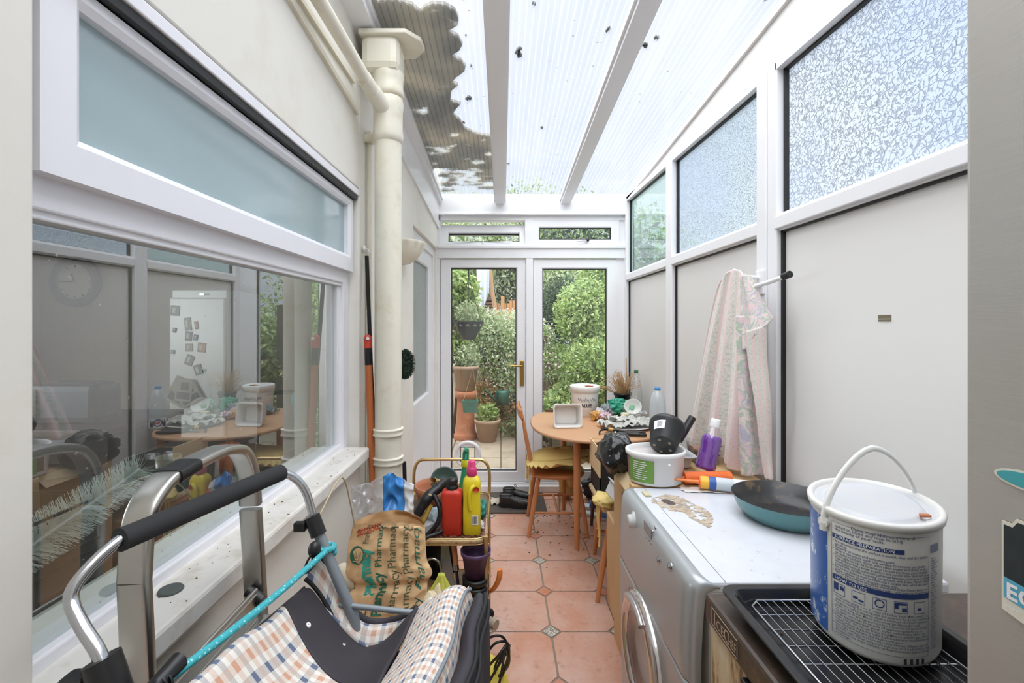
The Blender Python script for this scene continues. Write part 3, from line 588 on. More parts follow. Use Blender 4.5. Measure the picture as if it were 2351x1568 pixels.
# ---------------- kitchen behind the left window
M_kwall = pm('kitchen_wall_paint', (176,168,156), .8, var=.05)
KX0, KX1, KY0, KY1 = -5.3, -.88, -.6, 5.3
k = MB(); k.box(KX0, KX1, KY1, KY1+.1, 0, 2.45); struct('wall_north', k, M_kwall)
k = MB(); k.box(KX0-.1, KX0, KY0, .3, 0, 2.45); k.box(KX0-.1, KX0, 2.0, KY1, 0, 2.45); k.box(KX0-.1, KX0, .3, 2.0, 0, .95); k.box(KX0-.1, KX0, .3, 2.0, 2.1, 2.45); struct('wall_west', k, M_kwall)
k = MB(); k.box(KX0, KX1, KY0-.1, KY0, 0, 2.45); struct('wall_south', k, M_kwall)
k = MB(); k.box(KX0, -.95, KY0, KY1, -.05, 0); k.build('floor_kitchen', pm('kitchen_vinyl', (120,108,94), .6, var=.2))['kind'] = 'structure'
k = MB(); k.box(KX0, -.9, KY0, KY1, 2.45, 2.5); k.build('ceiling_kitchen', M_kwall)['kind'] = 'structure'
Yf = 4.5; a = at(388,0,Yf).x; b = at(516,0,Yf).x; t = thing('fridge_freezer', 'tall white fridge freezer covered in magnets and notes inside the kitchen', 'fridge', ((a+b)/2, Yf+.3, 0))
M_appl = pm('white_appliance', (238,240,240), .3, var=.03)
m = MB(); m.box(a, b, Yf+.04, Yf+.64, .02, 1.8, .01); m.build('cabinet', M_appl, t); m = MB(); m.box(a, b, Yf, Yf+.038, .02, 1.72, .015); m.build('door', M_appl, t); m = MB(); m.box(a+.3, b-.2, Yf-.002, Yf+.01, 1.745, 1.76); m.build('badge', M_chrome, t)
m = MB()
for px in range(6): x = a+.06+px*.08; m.box(x, x+.05, Yf+.06, Yf+.12, 1.8, 1.9-.01*(px % 3), .004)
o = m
for i, (px, py, w_, h_, rot, c, nm, lb) in enumerate(((402,713,20,24,.05,(150,156,150),'postcard','square grey postcard highest on the white fridge'),(431,744,15,30,-.1,(176,178,170),'note','narrow paper note below the postcard on the fridge'),(433,772,15,22,.1,(130,140,136),'postcard','dark postcard with a white patch in the middle of the fridge'),(434,798,16,18,0,(190,180,170),'note','pale note under the dark postcard on the fridge'),(451,747,8,18,-.2,(190,120,110),'fridge_magnet','small red and white magnet right of the narrow note'),(449,775,10,14,.2,(90,110,160),'fridge_magnet','small blue magnet right of the dark postcard'),(463,798,18,22,.1,(200,160,120),'fridge_magnet','orange and brown magnet cluster at the right of the fridge'),(435,827,18,24,.35,(140,146,140),'postcard','tilted grey postcard in the lower middle of the fridge'),(455,849,18,24,-.3,(110,116,112),'postcard','lowest dark tilted postcard near the right edge of the fridge'),(397,808,9,9,0,(80,120,120),'fridge_magnet','round green magnet at the left edge of the fridge'),(401,758,8,11,.2,(70,100,100),'fridge_magnet','small dark green magnet under the top postcard'))):
    p = at(px, py, Yf-.004); s_ = Yf/F/2; m = MB(Tr(p.x, p.y, p.z, 0, rot, 0)); m.box(-w_*s_, w_*s_, -.003, .002, -h_*s_, h_*s_, .001); m.cur = 1; m.box(-w_*s_*.6, w_*s_*.1, -.0035, -.002, -h_*s_*.5, h_*s_*.6)
    tag(m.build(nm, [pm('print_%d' % i, c, .5, var=.4, scale=60), pm('print_pale_%d' % i, (215,212,204), .5)]), lb, nm.split('_')[-1])
p = at(424,900,Yf-.02)
for k_, (dx, dz, r0, w_, h_) in enumerate(((-.05,0,.5,.2,.26),(.04,-.02,-.5,.22,.2),(0,.02,.1,.16,.22))):
    m = MB(Tr(p.x+dx, p.y-.006*k_, p.z+dz, 0, r0, 0)); m.box(-w_/2, w_/2, -.002, .001, -h_/2, h_/2); m.cur = 1; m.box(-w_*.2, w_*.3, -.0025, -.001, 0, h_*.35); m.box(-w_*.4, w_*.4, -.0025, -.001, -h_*.4, -h_*.1)
    tag(m.build('newspaper_cutting', [pm('newsprint', (182,176,160), .8, var=.3, scale=60), pm('newsprint_photo', (110,100,92), .8, var=.4, scale=80)]), ('left tilted cutting in the bunch of newspaper on the fridge', 'right tilted cutting in the bunch of newspaper on the fridge', 'front upright cutting in the bunch of newspaper on the fridge')[k_], 'newspaper')
p = at(175,647,5.28); t = thing('wall_clock', 'large round dark-rimmed wall clock inside the kitchen', 'clock', p); m = MB(Tr(p.x, p.y, p.z, R(90))); m.lathe([(.001,.0),(.29,.0),(.29,.03),(.25,.045),(.2,.03),(.2,.01)], (0,0,0), 48); m.build('rim', pm('blue_grey_rim', (72,78,90), .5), t)
m = MB(Tr(p.x, p.y-.012, p.z, R(90))); m.lathe([(.001,.0),(.2,0)], (0,0,0), 48); m.build('dial', pm('clock_dial', (196,192,176), .6), t)
m = MB(); m.bar(p+Vector((0,-.02,0)), p+Vector((-.15,-.02,.0)), .012, .006); m.bar(p+Vector((0,-.024,0)), p+Vector((-.03,-.024,.09)), .014, .006); m.build('hands', M_black, t)
m = MB()
for h_ in range(12): a = 2*PI*h_/12; m.bar(p+Vector((.165*math.cos(a), -.016, .165*math.sin(a))), p+Vector((.19*math.cos(a), -.016, .19*math.sin(a))), .01, .004)
m.build('hour_marks', M_black, t)
# kitchen worktop inside and what stands on it
m = MB(); m.box(-1.6, -.95, .3, 2.3, .86, .9, .006); m.box(-1.56, -.95, .32, 2.28, .05, .86); t_ = m.build('kitchen_worktop', pm('dark_worktop', (66,60,54), .4, var=.3, scale=30, bump=.0004)); tag(t_, 'dark worktop run just inside the kitchen window', 'worktop')
m = MB(); m.box(-3.4, -2.1, 2.45, 3.05, .86, .9, .006); m.box(-3.38, -2.12, 2.48, 3.05, .05, .86); tag(m.build('kitchen_island', pm('brown_cabinet', (72,58,48), .5, var=.2)), 'brown kitchen unit further inside carrying the toaster', 'cabinet')
p = Vector((-2.45,2.62,.9)); t = thing('toaster', 'dark rounded toaster standing on the inner kitchen unit', 'toaster', p); m = MB(); m.box(p.x-.2, p.x+.2, 2.55, 2.75, .905, 1.13, .04); m.build('body', pm('steel_toaster', (92,98,108), .35, .5), t)
m = MB(); m.box(p.x-.14, p.x-.12, 2.54, 2.56, .93, 1.1); m.build('trim_bar', M_chrome, t); m = MB(); m.box(p.x-.13,p.x+.13,2.6,2.63,1.128,1.133); m.box(p.x-.13,p.x+.13,2.68,2.71,1.128,1.133); m.build('slot', M_black, t)
p = Vector((-1.4,3.05,0)); t = thing('kitchen_chair', 'dark framed kitchen chair standing inside beyond the window', 'chair', p); m = MB()
m.tube(smooth([(p.x-.2,3.05,0),(p.x-.2,3.05,.9),(p.x-.17,3.05,1.0),(p.x+.17,3.05,1.0),(p.x+.2,3.05,.9),(p.x+.2,3.05,0)],5), .013); m.build('back_frame', M_black, t)
m = MB(); m.box(p.x-.2,p.x+.2,2.65,3.05,.44,.48,.01); m.build('seat', M_terra, t)
for dx in (-.18,.18): m = MB(); m.tube([(p.x+dx,2.67,.45),(p.x+dx,2.65,0)], .012); m.build('leg', M_black, t)
m = MB(); m.grid(lambda u, v_: (p.x+.05+.13*u, 3.0-.035*math.sin(PI*min(1,v_*3))-.01*math.sin(u*9), 1.02-.28*v_+.015*u*math.sin(5*v_)), 10, 12); tag(m.build('blue_cloth', pm('sky_blue_cloth', (70,176,206), .7, var=.15), solid=.004), 'sky blue cloth hung over the chair inside the kitchen', 'cloth')
# bottle brush, dish rack, pan, cups
p = Vector((-1.02,1.06,.93)); t = thing('dusting_brush', 'white bristled dusting brush lying inside the kitchen window', 'brush', p); m = MB(); a0 = p+Vector((-.06,-.16,-.01)); a1 = p+Vector((.03,.2,.14)); m.tube([a0, a1], .006); m.build('core', M_appl, t)
m = MB(); r_ = random.Random(5); d = (a1-a0).normalized()
for k in range(1500):
    f_ = r_.random(); o = a0.lerp(a1, f_); e = d.cross(Vector((r_.gauss(0,1),r_.gauss(0,1),r_.gauss(0,1)))).normalized(); l_ = .06*(1-.5*abs(f_-.45)); q = o+e*l_+d*.02; w_ = d*.0012; m.raw([o-w_, o+w_, q+w_*.3, q-w_*.3], [(0,1,2,3)])
m.build('bristles', pm('white_bristle', (232,236,228), .7), t)
t = thing('dish_rack', 'black wire dish rack on the worktop inside the kitchen window', 'rack', (-1.2,.95,.9)); m = MB()
for k in range(12): x = -1.38+k*.03; m.tube([(x,.7,1.03),(x,.7,.915),(x,1.2,.915),(x,1.2,1.03)], .003, 5)
for y in (.7,1.2): m.tube([(-1.4,y,1.03),(-1.02,y,1.03)], .004, 6)
for x in (-1.4,-1.02): m.tube([(x,.7,1.03),(x,1.2,1.03)], .004, 6); m.tube([(x,.7,.905),(x,1.2,.905)], .004, 6)
m.build('wire', M_black, t)
for k in range(3): m = MB(Tr(-1.33+k*.09,.95,1.0,0,R(80),0)); m.lathe([(.001,0),(.06,.0),(.1,.015),(.102,.018),(.06,.006),(.001,.006)], (0,0,0), 32); tag(m.build('plate', M_appl if k else M_clay), ('pale brown plate at the rear of the dish rack','white plate in the middle of the dish rack','white plate at the front of the dish rack nearest the window')[k], 'plate')
for k, (x, y, c, lb) in enumerate(((-1.1,1.5,(60,110,96),'green mug inside the window beyond the dish rack'),(-1.2,1.66,(190,180,160),'cream mug inside the window behind the green mug'),(-1.08,1.82,(206,120,96),'orange mug inside the window near its far end'))):
    t = thing('mug', lb, 'mug', (x,y,.9)); m = MB(); m.lathe([(.001,0),(.035,0),(.04,.09),(.037,.09),(.033,.006),(.001,.006)], (x,y,.9), 24); mm = pm('mug_%d' % k, c, .3); m.build('body', mm, t); m = MB(); m.tube(arc((x+.038,y,.945), .025, -90, 90, 8, lambda a, r: (r*math.cos(a),0,r*math.sin(a))), .005); m.build('handle', mm, t)
t = thing('black_pan', 'large black pan on the worktop inside the near end of the window', 'pan', (-1.3,1.35,.9)); m = MB(); m.lathe([(.001,0),(.13,0),(.15,.08),(.147,.08),(.128,.006),(.001,.006)], (-1.3,1.35,.9), 32); m.build('body', M_black, t); m = MB(); m.tube([(-1.18,1.43,.97),(-1.02,1.55,1.0)], .011); m.build('handle', M_black, t)
# ================= soil stack, pipes, poles along the left wall
SX, SY = -.478, 1.95
t = thing('soil_pipe', 'thick cream-painted soil stack standing floor to roof beside the window', 'pipe', (SX, SY, 0))
m = MB(); m.tube([(SX, SY, 0), (SX, SY, 2.28)], .056, 32); m.build('pipe_shaft', M_creamgloss, t)
def collar(z0, z1, r, nm='pipe_collar'):
    m = MB(); h = z1-z0; m.lathe([(.055,0),(r,.004),(r+.004,h*.15),(r,h*.3),(r,h*.7),(r+.004,h*.85),(r,h-.003),(.055,h)], (SX, SY, z0), 36); m.build(nm, M_creamgloss, t)
collar(.995, 1.03, .062); collar(.875, .91, .062); collar(2.23, 2.42, .061); collar(2.42, 2.53, .064, 'pipe_socket')
m = MB(); m.box(SX-.098, SX+.058, SY-.075, SY+.08, 2.51, 2.66, .03); m.build('pipe_head', M_creamgloss, t)
m = MB(); m.prism([(-.1,-.09),(.09,-.09),(.145,-.03),(.15,.04),(.1,.1),(-.1,.1)], 2.645, 2.665, Tr(SX, SY, 0)); m.build('roof_flange', M_creamgloss, t, bevel=.004)
m = MB(); m.lathe([(.0575,0),(.0585,.002),(.0575,.006)], (SX,SY,2.235), 36); m.build('sealant_ring', M_terra, t)
t = thing('waste_pipe', 'thinner cream waste pipe sloping along the wall into the soil stack', 'pipe', (-.55, 1.4, 2.45))
m = MB(); m.tube([(-.585, .3, 2.60), (-.57, 1.2, 2.475), (-.515, 1.84, 2.40), (-.49, 1.9, 2.37)], .0235, 20); m.build('pipe_run', M_creamgloss, t)
m = MB(); m.tube([(-.525, 1.76, 2.41), (-.505, 1.86, 2.385)], .029, 20); m.tube([(-.512,1.83,2.395),(-.48,1.93,2.355)], .033, 20); m.build('pipe_elbow', M_creamgloss, t)
m = MB(LW); m.box(-.6, -.588, -.4, 1.86, 2.44, 2.46); m.raw([(x,y,z) for y,z0 in ((-.4,2.57),(1.9,2.33)) for x in (-.6,-.586) for z in (z0,z0+.022)], [(0,2,3,1),(4,5,7,6),(0,1,5,4),(2,6,7,3),(1,3,7,5),(0,4,6,2)])
tag(m.build('cable_trunking', M_creamgloss), 'narrow cream batten running along the wall under the waste pipe', 'trunking')
t = thing('wall_conduit', 'slim cream vertical conduit on the wall behind the soil stack', 'conduit', (-.585, 2.03, .95))
m = MB(); m.tube([(-.583, 2.04, .0), (-.583, 2.04, 2.32)], .011, 12); m.build('conduit_pipe', M_creamgloss, t)
m = MB(); m.box(-.6, -.555, 2.015, 2.055, 2.265, 2.30, .004); m.build('conduit_bracket', M_creamgloss, t)
p = at(841, 572, 1.99); m = MB(); m.lathe([(.001,-.008),(.014,-.008),(.016,0),(.012,.004),(.001,.006)], (0,0,0), 20) ; m = MB(Tr(-.592, 1.99, p.z, 0, R(90), 0)); m.lathe([(.001,0),(.016,0),(.015,.005),(.001,.006)], (0,0,0), 20); m.tube([(0,.0,.004),(.0,0,.018),(.012,0,.022),(.014,0,.03)], .003, 8)
tag(m.build('wall_hook', M_white), 'small white round wall hook above the black pole', 'hook')
a = at(842, 588, 1.99); b = at(853, 870, 1.965); e = b+(b-a)*1.3; 
m = MB(); m.tube([a, b, Vector((b.x+(b.x-a.x)/(a.z-b.z)*b.z, 1.96, 0.004))], .0085, 12); o = m.build('black_pole', M_blackmatt); tag(o, 'thin black pole leaning between the window wall and the soil stack', 'pole')
t = thing('orange_pole', 'orange pole with a red hanging cap leaning behind the soil stack', 'pole', (-.55,1.93,0))
m = MB(); q0 = at(846, 832, 1.94); q1 = at(856, 1110, 1.93); d = (q1-q0); q2 = q0+d*((q0.z-.004)/(-d.z)); m.tube([q0, q2], .0145, 14); m.build('shaft', pm('orange_lacquer', (196,112,62), .35, var=.2), t)
m = MB(); m.tube([q0-d*.12, q0+d*.02], .0155, 14); m.build('collar', M_black, t)
m = MB(); m.tube([q0-d*.2, q0-d*.12], .0165, 14); m.ball(q0-d*.2, .0165, 14); c = q0-d*.2+Vector((.0,-.0165,.0)); m.build('hanging_cap', pm('red_plastic', (206,70,52), .4), t)
m = MB(); m.tube([c+Vector((.006,-.001,0)), c+Vector((.006,-.004,0))], .007, 12); m.build('hang_hole', M_white, t)
# slim black rake handle the other side of the stack
m = MB(); m.tube([at(928,1060,2.06), Vector((-.40,2.02,.004))], .009, 10); tag(m.build('metal_rod', M_blackmatt), 'dark flat rod leaning behind the soil stack beside the trolley', 'rod')
# wall light
p = at(932, 560, 2.68); t = thing('wall_light', 'white plaster bowl wall light with scalloped rim beyond the soil stack', 'wall light', (-.565, 2.66, p.z))
m = MB(); c = Vector((-.575, 2.66, p.z)); prof = [(.008,-.125),(.05,-.115),(.09,-.085),(.115,-.05),(.13,-.01),(.137,.0),(.13,.004)]
vs = []; 
m.grid(lambda u, v_: (lambda q, a: Vector((c.x+q[0]*math.sin(a), c.y-q[0]*math.cos(a)*1.1, c.z+q[1])))((prof[min(6,int(round(v_*6)))][0]*(1+.03*(v_>.8)*math.cos(u*PI*14)), prof[min(6,int(round(v_*6)))][1]), u*PI), 60, 7)
m.build('bowl', M_creamgloss, t, solid=.004); m = MB(); m.box(-.59,-.572,2.62,2.70,p.z-.07,p.z-.0); m.build('back_plate', M_white, t)
# green brush-like topiary ball hanging beside the door
p = at(930, 836, 2.62); t = thing('hanging_brush', 'dark green bristly wreath-like ball hanging on the wall behind the soil stack', 'brush', p); m = MB(); m.ball(p, .056, 16, (.85,1,1.35)); m.build('core', pm('dark_green_core', (54,72,58), .9, var=.5, scale=90, bump=.003), t)
m = MB(); r_ = random.Random(8)
for k in range(1600):
    d = Vector((r_.gauss(0,1), r_.gauss(0,1), r_.gauss(0,1))).normalized(); q = p+Vector((d.x*.047,d.y*.055,d.z*.074)); e = d.cross(Vector((0,.3,1))).normalized()*.0025; m.raw([q-e, q+e, q+d*.014+e*.4, q+d*.014-e*.4], [(0,1,2,3)])
m.build('bristles', pm('dark_green_bristle', (60,82,66), .7, var=.4), t)
p = at(993, 505, 3.95); m = MB(); m.box(p.x-.02, p.x+.03, 3.9, 3.97, p.z-.06, p.z+.05, .006); tag(m.build('junction_box', M_creamgloss), 'small cream junction box high in the far left corner', 'junction box')
m = MB(LW); m.box(-.6,-.594,2.72,2.80,.30,.42,.002); tag(m.build('air_vent', M_white), 'small white plate low on the wall left of the gold trolley', 'vent')
# disc on the sill
p = atz(392, 1354, .955); m = MB(); m.lathe([(.001,0),(.021,0),(.022,.002),(.02,.005),(.016,.004),(.001,.004)], (p.x, p.y, .953), 32); tag(m.build('rubber_plug', pm('grey_rubber', (84,90,88), .6)), 'flat round grey rubber plug lying on the window sill', 'plug')
m = MB(); r_ = random.Random(4)
for k in range(46): y = r_.uniform(.8, 1.88); x = LW @ Vector((r_.uniform(-.64,-.556), y, 0)); s_ = r_.uniform(.0008,.0022); m.ball((x.x, y, .9535), s_, 5)
o = m.build('sill_crumbs', pm('dark_crumb', (110,84,60), .9)); tag(o, 'dark specks of dirt scattered on the window sill', 'dirt'); o['kind'] = 'stuff'

# ================= folded aluminium step ladder leaning at the sill
t = thing('step_ladder', 'folded aluminium step ladder leaning against the window sill', 'ladder', (-.5, .81, 0))
def lad(z): return -.503-.024*min(1,(z/1.2))      # lean: x of the ladder plane at height z
yL, yR = .655, .965
arcp = smooth([(lad(1.1), yL+.004, 1.10), (lad(1.16), yL+.016, 1.185), (lad(1.2), yL+.055, 1.222), (lad(1.2), yL+.11, 1.23), (lad(1.2), .84, 1.232), (lad(1.2), yR-.085, 1.228), (lad(1.19), yR-.04, 1.212), (lad(1.15), yR-.01, 1.165), (lad(1.09), yR, 1.09)], 6)
def oval(m, pts, a, b, seg=14):
    """hollow flat-oval section swept along pts; the wide side lies across the ladder plane"""
    m.tube(pts, b, 20, sx=a/b, up=(1,0,0), sq=.45)
m = MB(); oval(m, [(lad(0)+.03, yL, .0), (lad(1.1), yL+.004, 1.10)], .022, .0095); m.build('side_rail', M_alu, t, bevel=0)
m = MB(); oval(m, [(lad(0)+.03, yR+.02, .0), (lad(1.09), yR, 1.08)], .022, .0095); m.build('side_rail', M_alu, t)
m = MB(); oval(m, arcp, .022, .0095); m.build('top_hoop', M_alu, t)
m = MB(); oval(m, [arcp[14]+Vector((.001,0,.0)), arcp[19]], .0235, .011); m.build('tape_wrap', M_black, t)
for q in range(4):
    z = .86-.235*q; x = lad(z); m = MB(); m.box(x+.0, x+.085, yL+.015, yR-.0, z-.022, z, .003)
    for k in range(7): m.box(x+.004+k*.011, x+.009+k*.011, yL+.02, yR-.005, z, z+.0025)
    m.build('tread', M_alu, t)
m = MB(); m.box(-.508, -.500, yL+.02, yR-.016, .66, .925, .003)
for k in range(9): m.box(-.5005, -.4975, yL+.025, yR-.02, .905-.026*k, .917-.026*k, .001)
m.build('ribbed_platform', M_alu, t)
for y in (yL+.03, yR-.012): m = MB(); m.tube([(lad(.9)+.04, y, .84), (lad(0)+.10, y, .0)], .013, 10); m.build('rear_strut', M_alu, t)
m = MB(); m.tube([(lad(.9)+.0, yR-.018, .92),(lad(.9)+.03, yR-.02, .90)], .012, 10); m.build('hinge_bolt', M_black, t)

# ================= wheeled shopping trolley in the foreground
T_ = thing('shopping_trolley', 'wheeled shopping trolley with checked fabric bag and black foam handle', 'shopping trolley', (-.25, .78, 0))
Zg = 1.15
gl_, gr_ = at(275,1240,.605), at(645,1085,.887)
m = MB(); m.tube([gl_, gr_], .0155, 20); m.build('foam_grip', pm('black_foam', (44,44,46), .85, var=.3, bump=.0012, bscale=160), T_)
tl = smooth([gl_.lerp(gr_, .04), gl_, at(222,1285,.58), at(172,1345,.558), at(165,1385,.551), at(190,1440,.54), at(222,1490,.533), at(240,1530,.529)], 6)
m = MB(); m.tube(tl, .0078, 14); m.build('handle_tube', M_chrome, T_)
tr = smooth([gl_.lerp(gr_, .96), gr_, at(676,1097,.9), at(700,1125,.905), at(712,1160,.907), at(722,1200,.905)], 6)
m = MB(); m.tube(tr, .0078, 14); m.build('handle_tube', M_chrome, T_)
cl0, cl1 = at(232,1512,.53), at(262,1600,.526); m = MB(); m.tube([cl0, cl1], .019, 16); m.box(cl0.x-.04, cl0.x-.01, .515, .54, cl0.z-.04, cl0.z-.016, .005); m.tube([cl0+Vector((-.05,.0,-.045)), cl0+Vector((-.025,0,-.03))], .007, 8); m.build('tube_clamp', M_black, T_)
c0, c1 = at(716,1185,.905), at(732,1228,.9); m = MB(); m.tube([c0, c1], .015, 16); m.box(c0.x-.031, c0.x-.008, .89, .905, c0.z-.026, c0.z-.008, .003); m.build('tube_clamp', M_black, T_)
M_gtube = pm('grey_painted_tube', (138,146,152), .4, .2, var=.15)
m = MB(); u0 = at(728,1215,.902); u1 = at(812,1418,.887); d = (u1-u0); u2 = u0+d*((u0.z-.09)/(-d.z))*.98; u2.x = -.12; m.tube([u0, u1, u2], .0103, 14); m.build('upright_tube', M_gtube, T_)
m = MB(); v0 = cl0.lerp(cl1, .5); m.tube([v0, (v0.x+.1, .53, .8), (-.12, .56, .09)], .0103, 14); m.build('upright_tube', M_gtube, T_)
m = MB(); m.tube([at(778,1388,.888), at(985,1410,.88)], .0052, 10); m.build('cross_rod', M_gtube, T_)
m = MB(); m.tube([at(1106,1385,.85), at(1106,1640,.85)], .006, 10); m.build('front_rod', M_gtube, T_)
# bag
def check_mat(name, sc=1.):
    n = N(name); uv = n.n('TexCoord').outputs['UV']; sp = n.n('SeparateXYZ', i_Vector=uv); 
    def stripes(s, w0, ph): return n.step(n.math('PINGPONG', n.math('ADD', n.math('MULTIPLY', s, 1.), ph), .5), w0, w0-.02)
    U = n.math('MULTIPLY', sp.outputs[0], 1); V = n.math('MULTIPLY', sp.outputs[1], 1)
    tw = n.math('GREATER_THAN', n.math('FRACT', n.math('MULTIPLY', n.math('ADD', U, V), 16)), .5)
    def band(S, per, ph, wd):
        f = n.math('FRACT', n.math('ADD', n.math('DIVIDE', S, per), ph)); return n.math('LESS_THAN', f, wd)
    col = lin((226,222,214)); c = col
    bl, br, gy = lin((72,92,126)), lin((196,150,122)), lin((118,116,124))
    uB, vB = band(U, 2, .0, .27), band(V, 2, .0, .27); uR, vR = band(U, 2, .5, .27), band(V, 2, .5, .27)
    c = n.mix(n.math('MULTIPLY', uB, .42), c, gy); c = n.mix(n.math('MULTIPLY', vB, .42), c, gy); c = n.mix(n.math('MULTIPLY', uR, .38), c, br); c = n.mix(n.math('MULTIPLY', vR, .38), c, br)
    c = n.mix(n.math('MULTIPLY', n.math('MULTIPLY', uB, vB), .85), c, bl); c = n.mix(n.math('MULTIPLY', n.math('MULTIPLY', uR, vR), .7), c, lin((198,140,108)))
    c = n.mix(n.math('MULTIPLY', tw, .06), c, lin((120,110,110)))
    return n.end(n.bsdf(c, .75, 0, n.bump(n.noise(260), .25, .0008)))
M_check = check_mat('checked_bag_fabric'); M_nylon = pm('black_nylon', (50,46,52), .7, var=.12, bump=.0006, bscale=300)
def uvgrid(name, f, nu, nv, su, sv, mat, parent, solid=.004, sub=0, ou=0, ov=0, matf=None, mats=None):
    m = MB(); m.grid(f, nu, nv); o = m.build(name, mats or mat, parent, solid=solid, sub=sub)
    uvl = o.data.uv_layers.new(name='UVMap'); 
    for p in o.data.polygons:
        for li, vi in zip(p.loop_indices, p.vertices):
            j, i = divmod(vi, nu); uvl.data[li].uv = ((i/(nu-1))*su+ou, (j/(nv-1))*sv+ov)
    if matf:
        for k, p in enumerate(o.data.polygons): j, i = divmod(k, nu-1); p.material_index = matf((i+.5)/(nu-1), (j+.5)/(nv-1))
    return o
yN, yF = .45, .865
def LX(v): return -.372+.004*v                       # wall-side top edge
def RX(v): return -.205+.05*v                        # where the flap meets the room-side panel
def LZ(v): y = yN+(yF-yN)*v; return .99+.20*(.86-y)*(1 if y < .86 else 0)
def flap(u, v):       # u: wall side -> room side, v: near -> far; cloth flap sagging over the bag mouth
    y = yN+(yF-yN)*v; x = LX(v)+(RX(v)-LX(v))*u
    z = LZ(v)*(1-u)+(.935+.02*(1-v))*u-(.042+.055*v*v)*math.sin(PI*min(1,u*.98))**1.15
    z += .004*math.sin(9*u+5*v)+.003*math.sin(17*v+4*u)-.014*(1-min(1,u/.07))**2-.02*max(0,1-v/.12)**2
    return (x, y, z)
vb = lambda u: .78-.27*u
fl1 = lambda u, v: flap(u, .13-.05*u+(vb(u)-.13+.05*u)*v)
fl2 = lambda u, v: flap(u, vb(u)+(1-vb(u))*v)
fl0 = lambda u, v: flap(u, (.13-.05*u)*v)
def uvs(o, f, nu, nv, k=60):
    uvl = o.data.uv_layers.active
    return o
def flat_uv(o, f, nu, nv, vmap, su, sv):
    uvl = o.data.uv_layers.active
    for p in o.data.polygons:
        for li, vi in zip(p.loop_indices, p.vertices):
            j, i = divmod(vi, nu); u = i/(nu-1); uvl.data[li].uv = (u*su, vmap(u, j/(nv-1))*sv)
o = uvgrid('bag_flap', fl1, 50, 50, 1, 1, M_check, T_, .004, 1); flat_uv(o, fl1, 50, 50, lambda u, v: .13-.05*u+(vb(u)-.13+.05*u)*v, 11, 25)
o = uvgrid('flap_band', fl2, 50, 30, 1, 1, M_nylon, T_, .006, 1); sub(o, 'black nylon band across the far end of the flap')
o = uvgrid('flap_band', fl0, 50, 12, 1, 1, M_nylon, T_, .006, 1); sub(o, 'black nylon band at the near end of the flap')
def side_in(u, v):    # far edge of the mouth, checked lining turned outwards
    x = LX(1)+(RX(1)+.02-LX(1))*u; z = .985*(1-u)+.925*u-.105*math.sin(PI*u)**1.2+(.026*v+.012*math.sin(PI*v))*(1-u**3); y = yF+.004+.045*v+.008*math.sin(u*13)
    return (x, y, z)
uvgrid('bag_lining_fold', side_in, 50, 8, 14, 3, M_check, T_, .004, 1)
m = MB(); m.tube([Vector(side_in(k/40, 1)) for k in range(36)], .009, 8); m.build('rim_binding', M_nylon, T_)
m = MB(); m.tube([Vector(side_in(k/40, 0))+Vector((0,-.004,.004)) for k in range(41)], .004, 8); m.build('rim_binding', M_blackmatt, T_)
SP = smooth([(-.155,0,.925),(-.135,0,.945),(-.11,0,.966),(-.088,0,.98),(-.068,0,.978),(-.056,0,.955),(-.053,0,.87),(-.058,0,.6),(-.07,0,.25)], 5)
def room_side(u, v):   # raised checked side panel toward the room with a rounded top
    q = SP[int(round(u*(len(SP)-1)))]; t_ = min(1, u*2.5)
    return (q.x-.05*(1-v)+.004*math.sin(v*11+u*3), yN+(yF-yN)*v+.01*t_, q.z+(.02*(1-v)*(1-t_))+.012*(1-v)*t_-.012*(v > .93)*(v-.93)/.07*t_)
uvgrid('bag_side_panel', room_side, 41, 60, 26, 26, M_check, T_, .006, 1)
m = MB(); zp = [Vector(room_side(.55, k/30))+Vector((.004,0,.003)) for k in range(31)]
m.tube(zp, .0032, 8); m.build('zip', M_gtube, T_)
PP = smooth([(-.06,0,.90),(-.052,0,.945),(-.04,0,.958),(-.028,0,.935),(-.022,0,.85),(-.024,0,.5),(-.035,0,.24)], 6)
def pocket(u, v):       # black padded pocket on the outside of the side panel
    q = PP[int(round(u*(len(PP)-1)))]; return (q.x-.05*(1-v)+.008*math.sin(v*PI)*min(1,u*3)+.003*math.sin(v*20+u*5), yN+(yF-yN)*v, q.z+.004*math.sin(v*8))
uvgrid('side_pocket', pocket, 37, 40, 1, 1, M_nylon, T_, .008, 1)
for k_ in range(2):
    m = MB(); m.tube([Vector(pocket(.38+.1*k_, k/30))+Vector((.006,0,.002)) for k in range(31)], .004, 8); m.build('pocket_piping', M_blackmatt, T_)
uvgrid('bag_far_panel', lambda u, v: (LX(1)+(-.06-LX(1))*u, yF-.008+.008*math.sin(u*8), (.975-.115*math.sin(PI*u)**1.1)*(1-v)+.2*v), 30, 20, 12, 30, M_check, T_, .004, 0)
uvgrid('bag_wall_panel', lambda u, v: (LX(u)-.002+.16*v, yN+(yF-yN)*u, (LZ(u)-.015)*(1-v)+.2*v), 20, 20, 20, 30, M_nylon, T_, .004, 0)
uvgrid('bag_near_panel', lambda u, v: ((LX(0)+.16*v)*(1-u)-.11*u, yN+.004, (1.0-.13*math.sin(PI*u))*(1-v)+.2*v), 20, 20, 12, 30, M_check, T_, .004, 0)
xA, xB = -.24, -.13
m = MB(); m.box(xA+.02, xB+.06, yN+.01, yF-.02, .19, .215, .01); m.build('base_board', M_blackmatt, T_)
p = Vector(flap(.2,.8)); m = MB(Tr(p.x, p.y, p.z+.004, .2, .5, 0)); m.lathe([(.001,.003),(.004,.0025),(.005,0)], (0,0,0), 16); m.build('press_stud', M_white, T_)
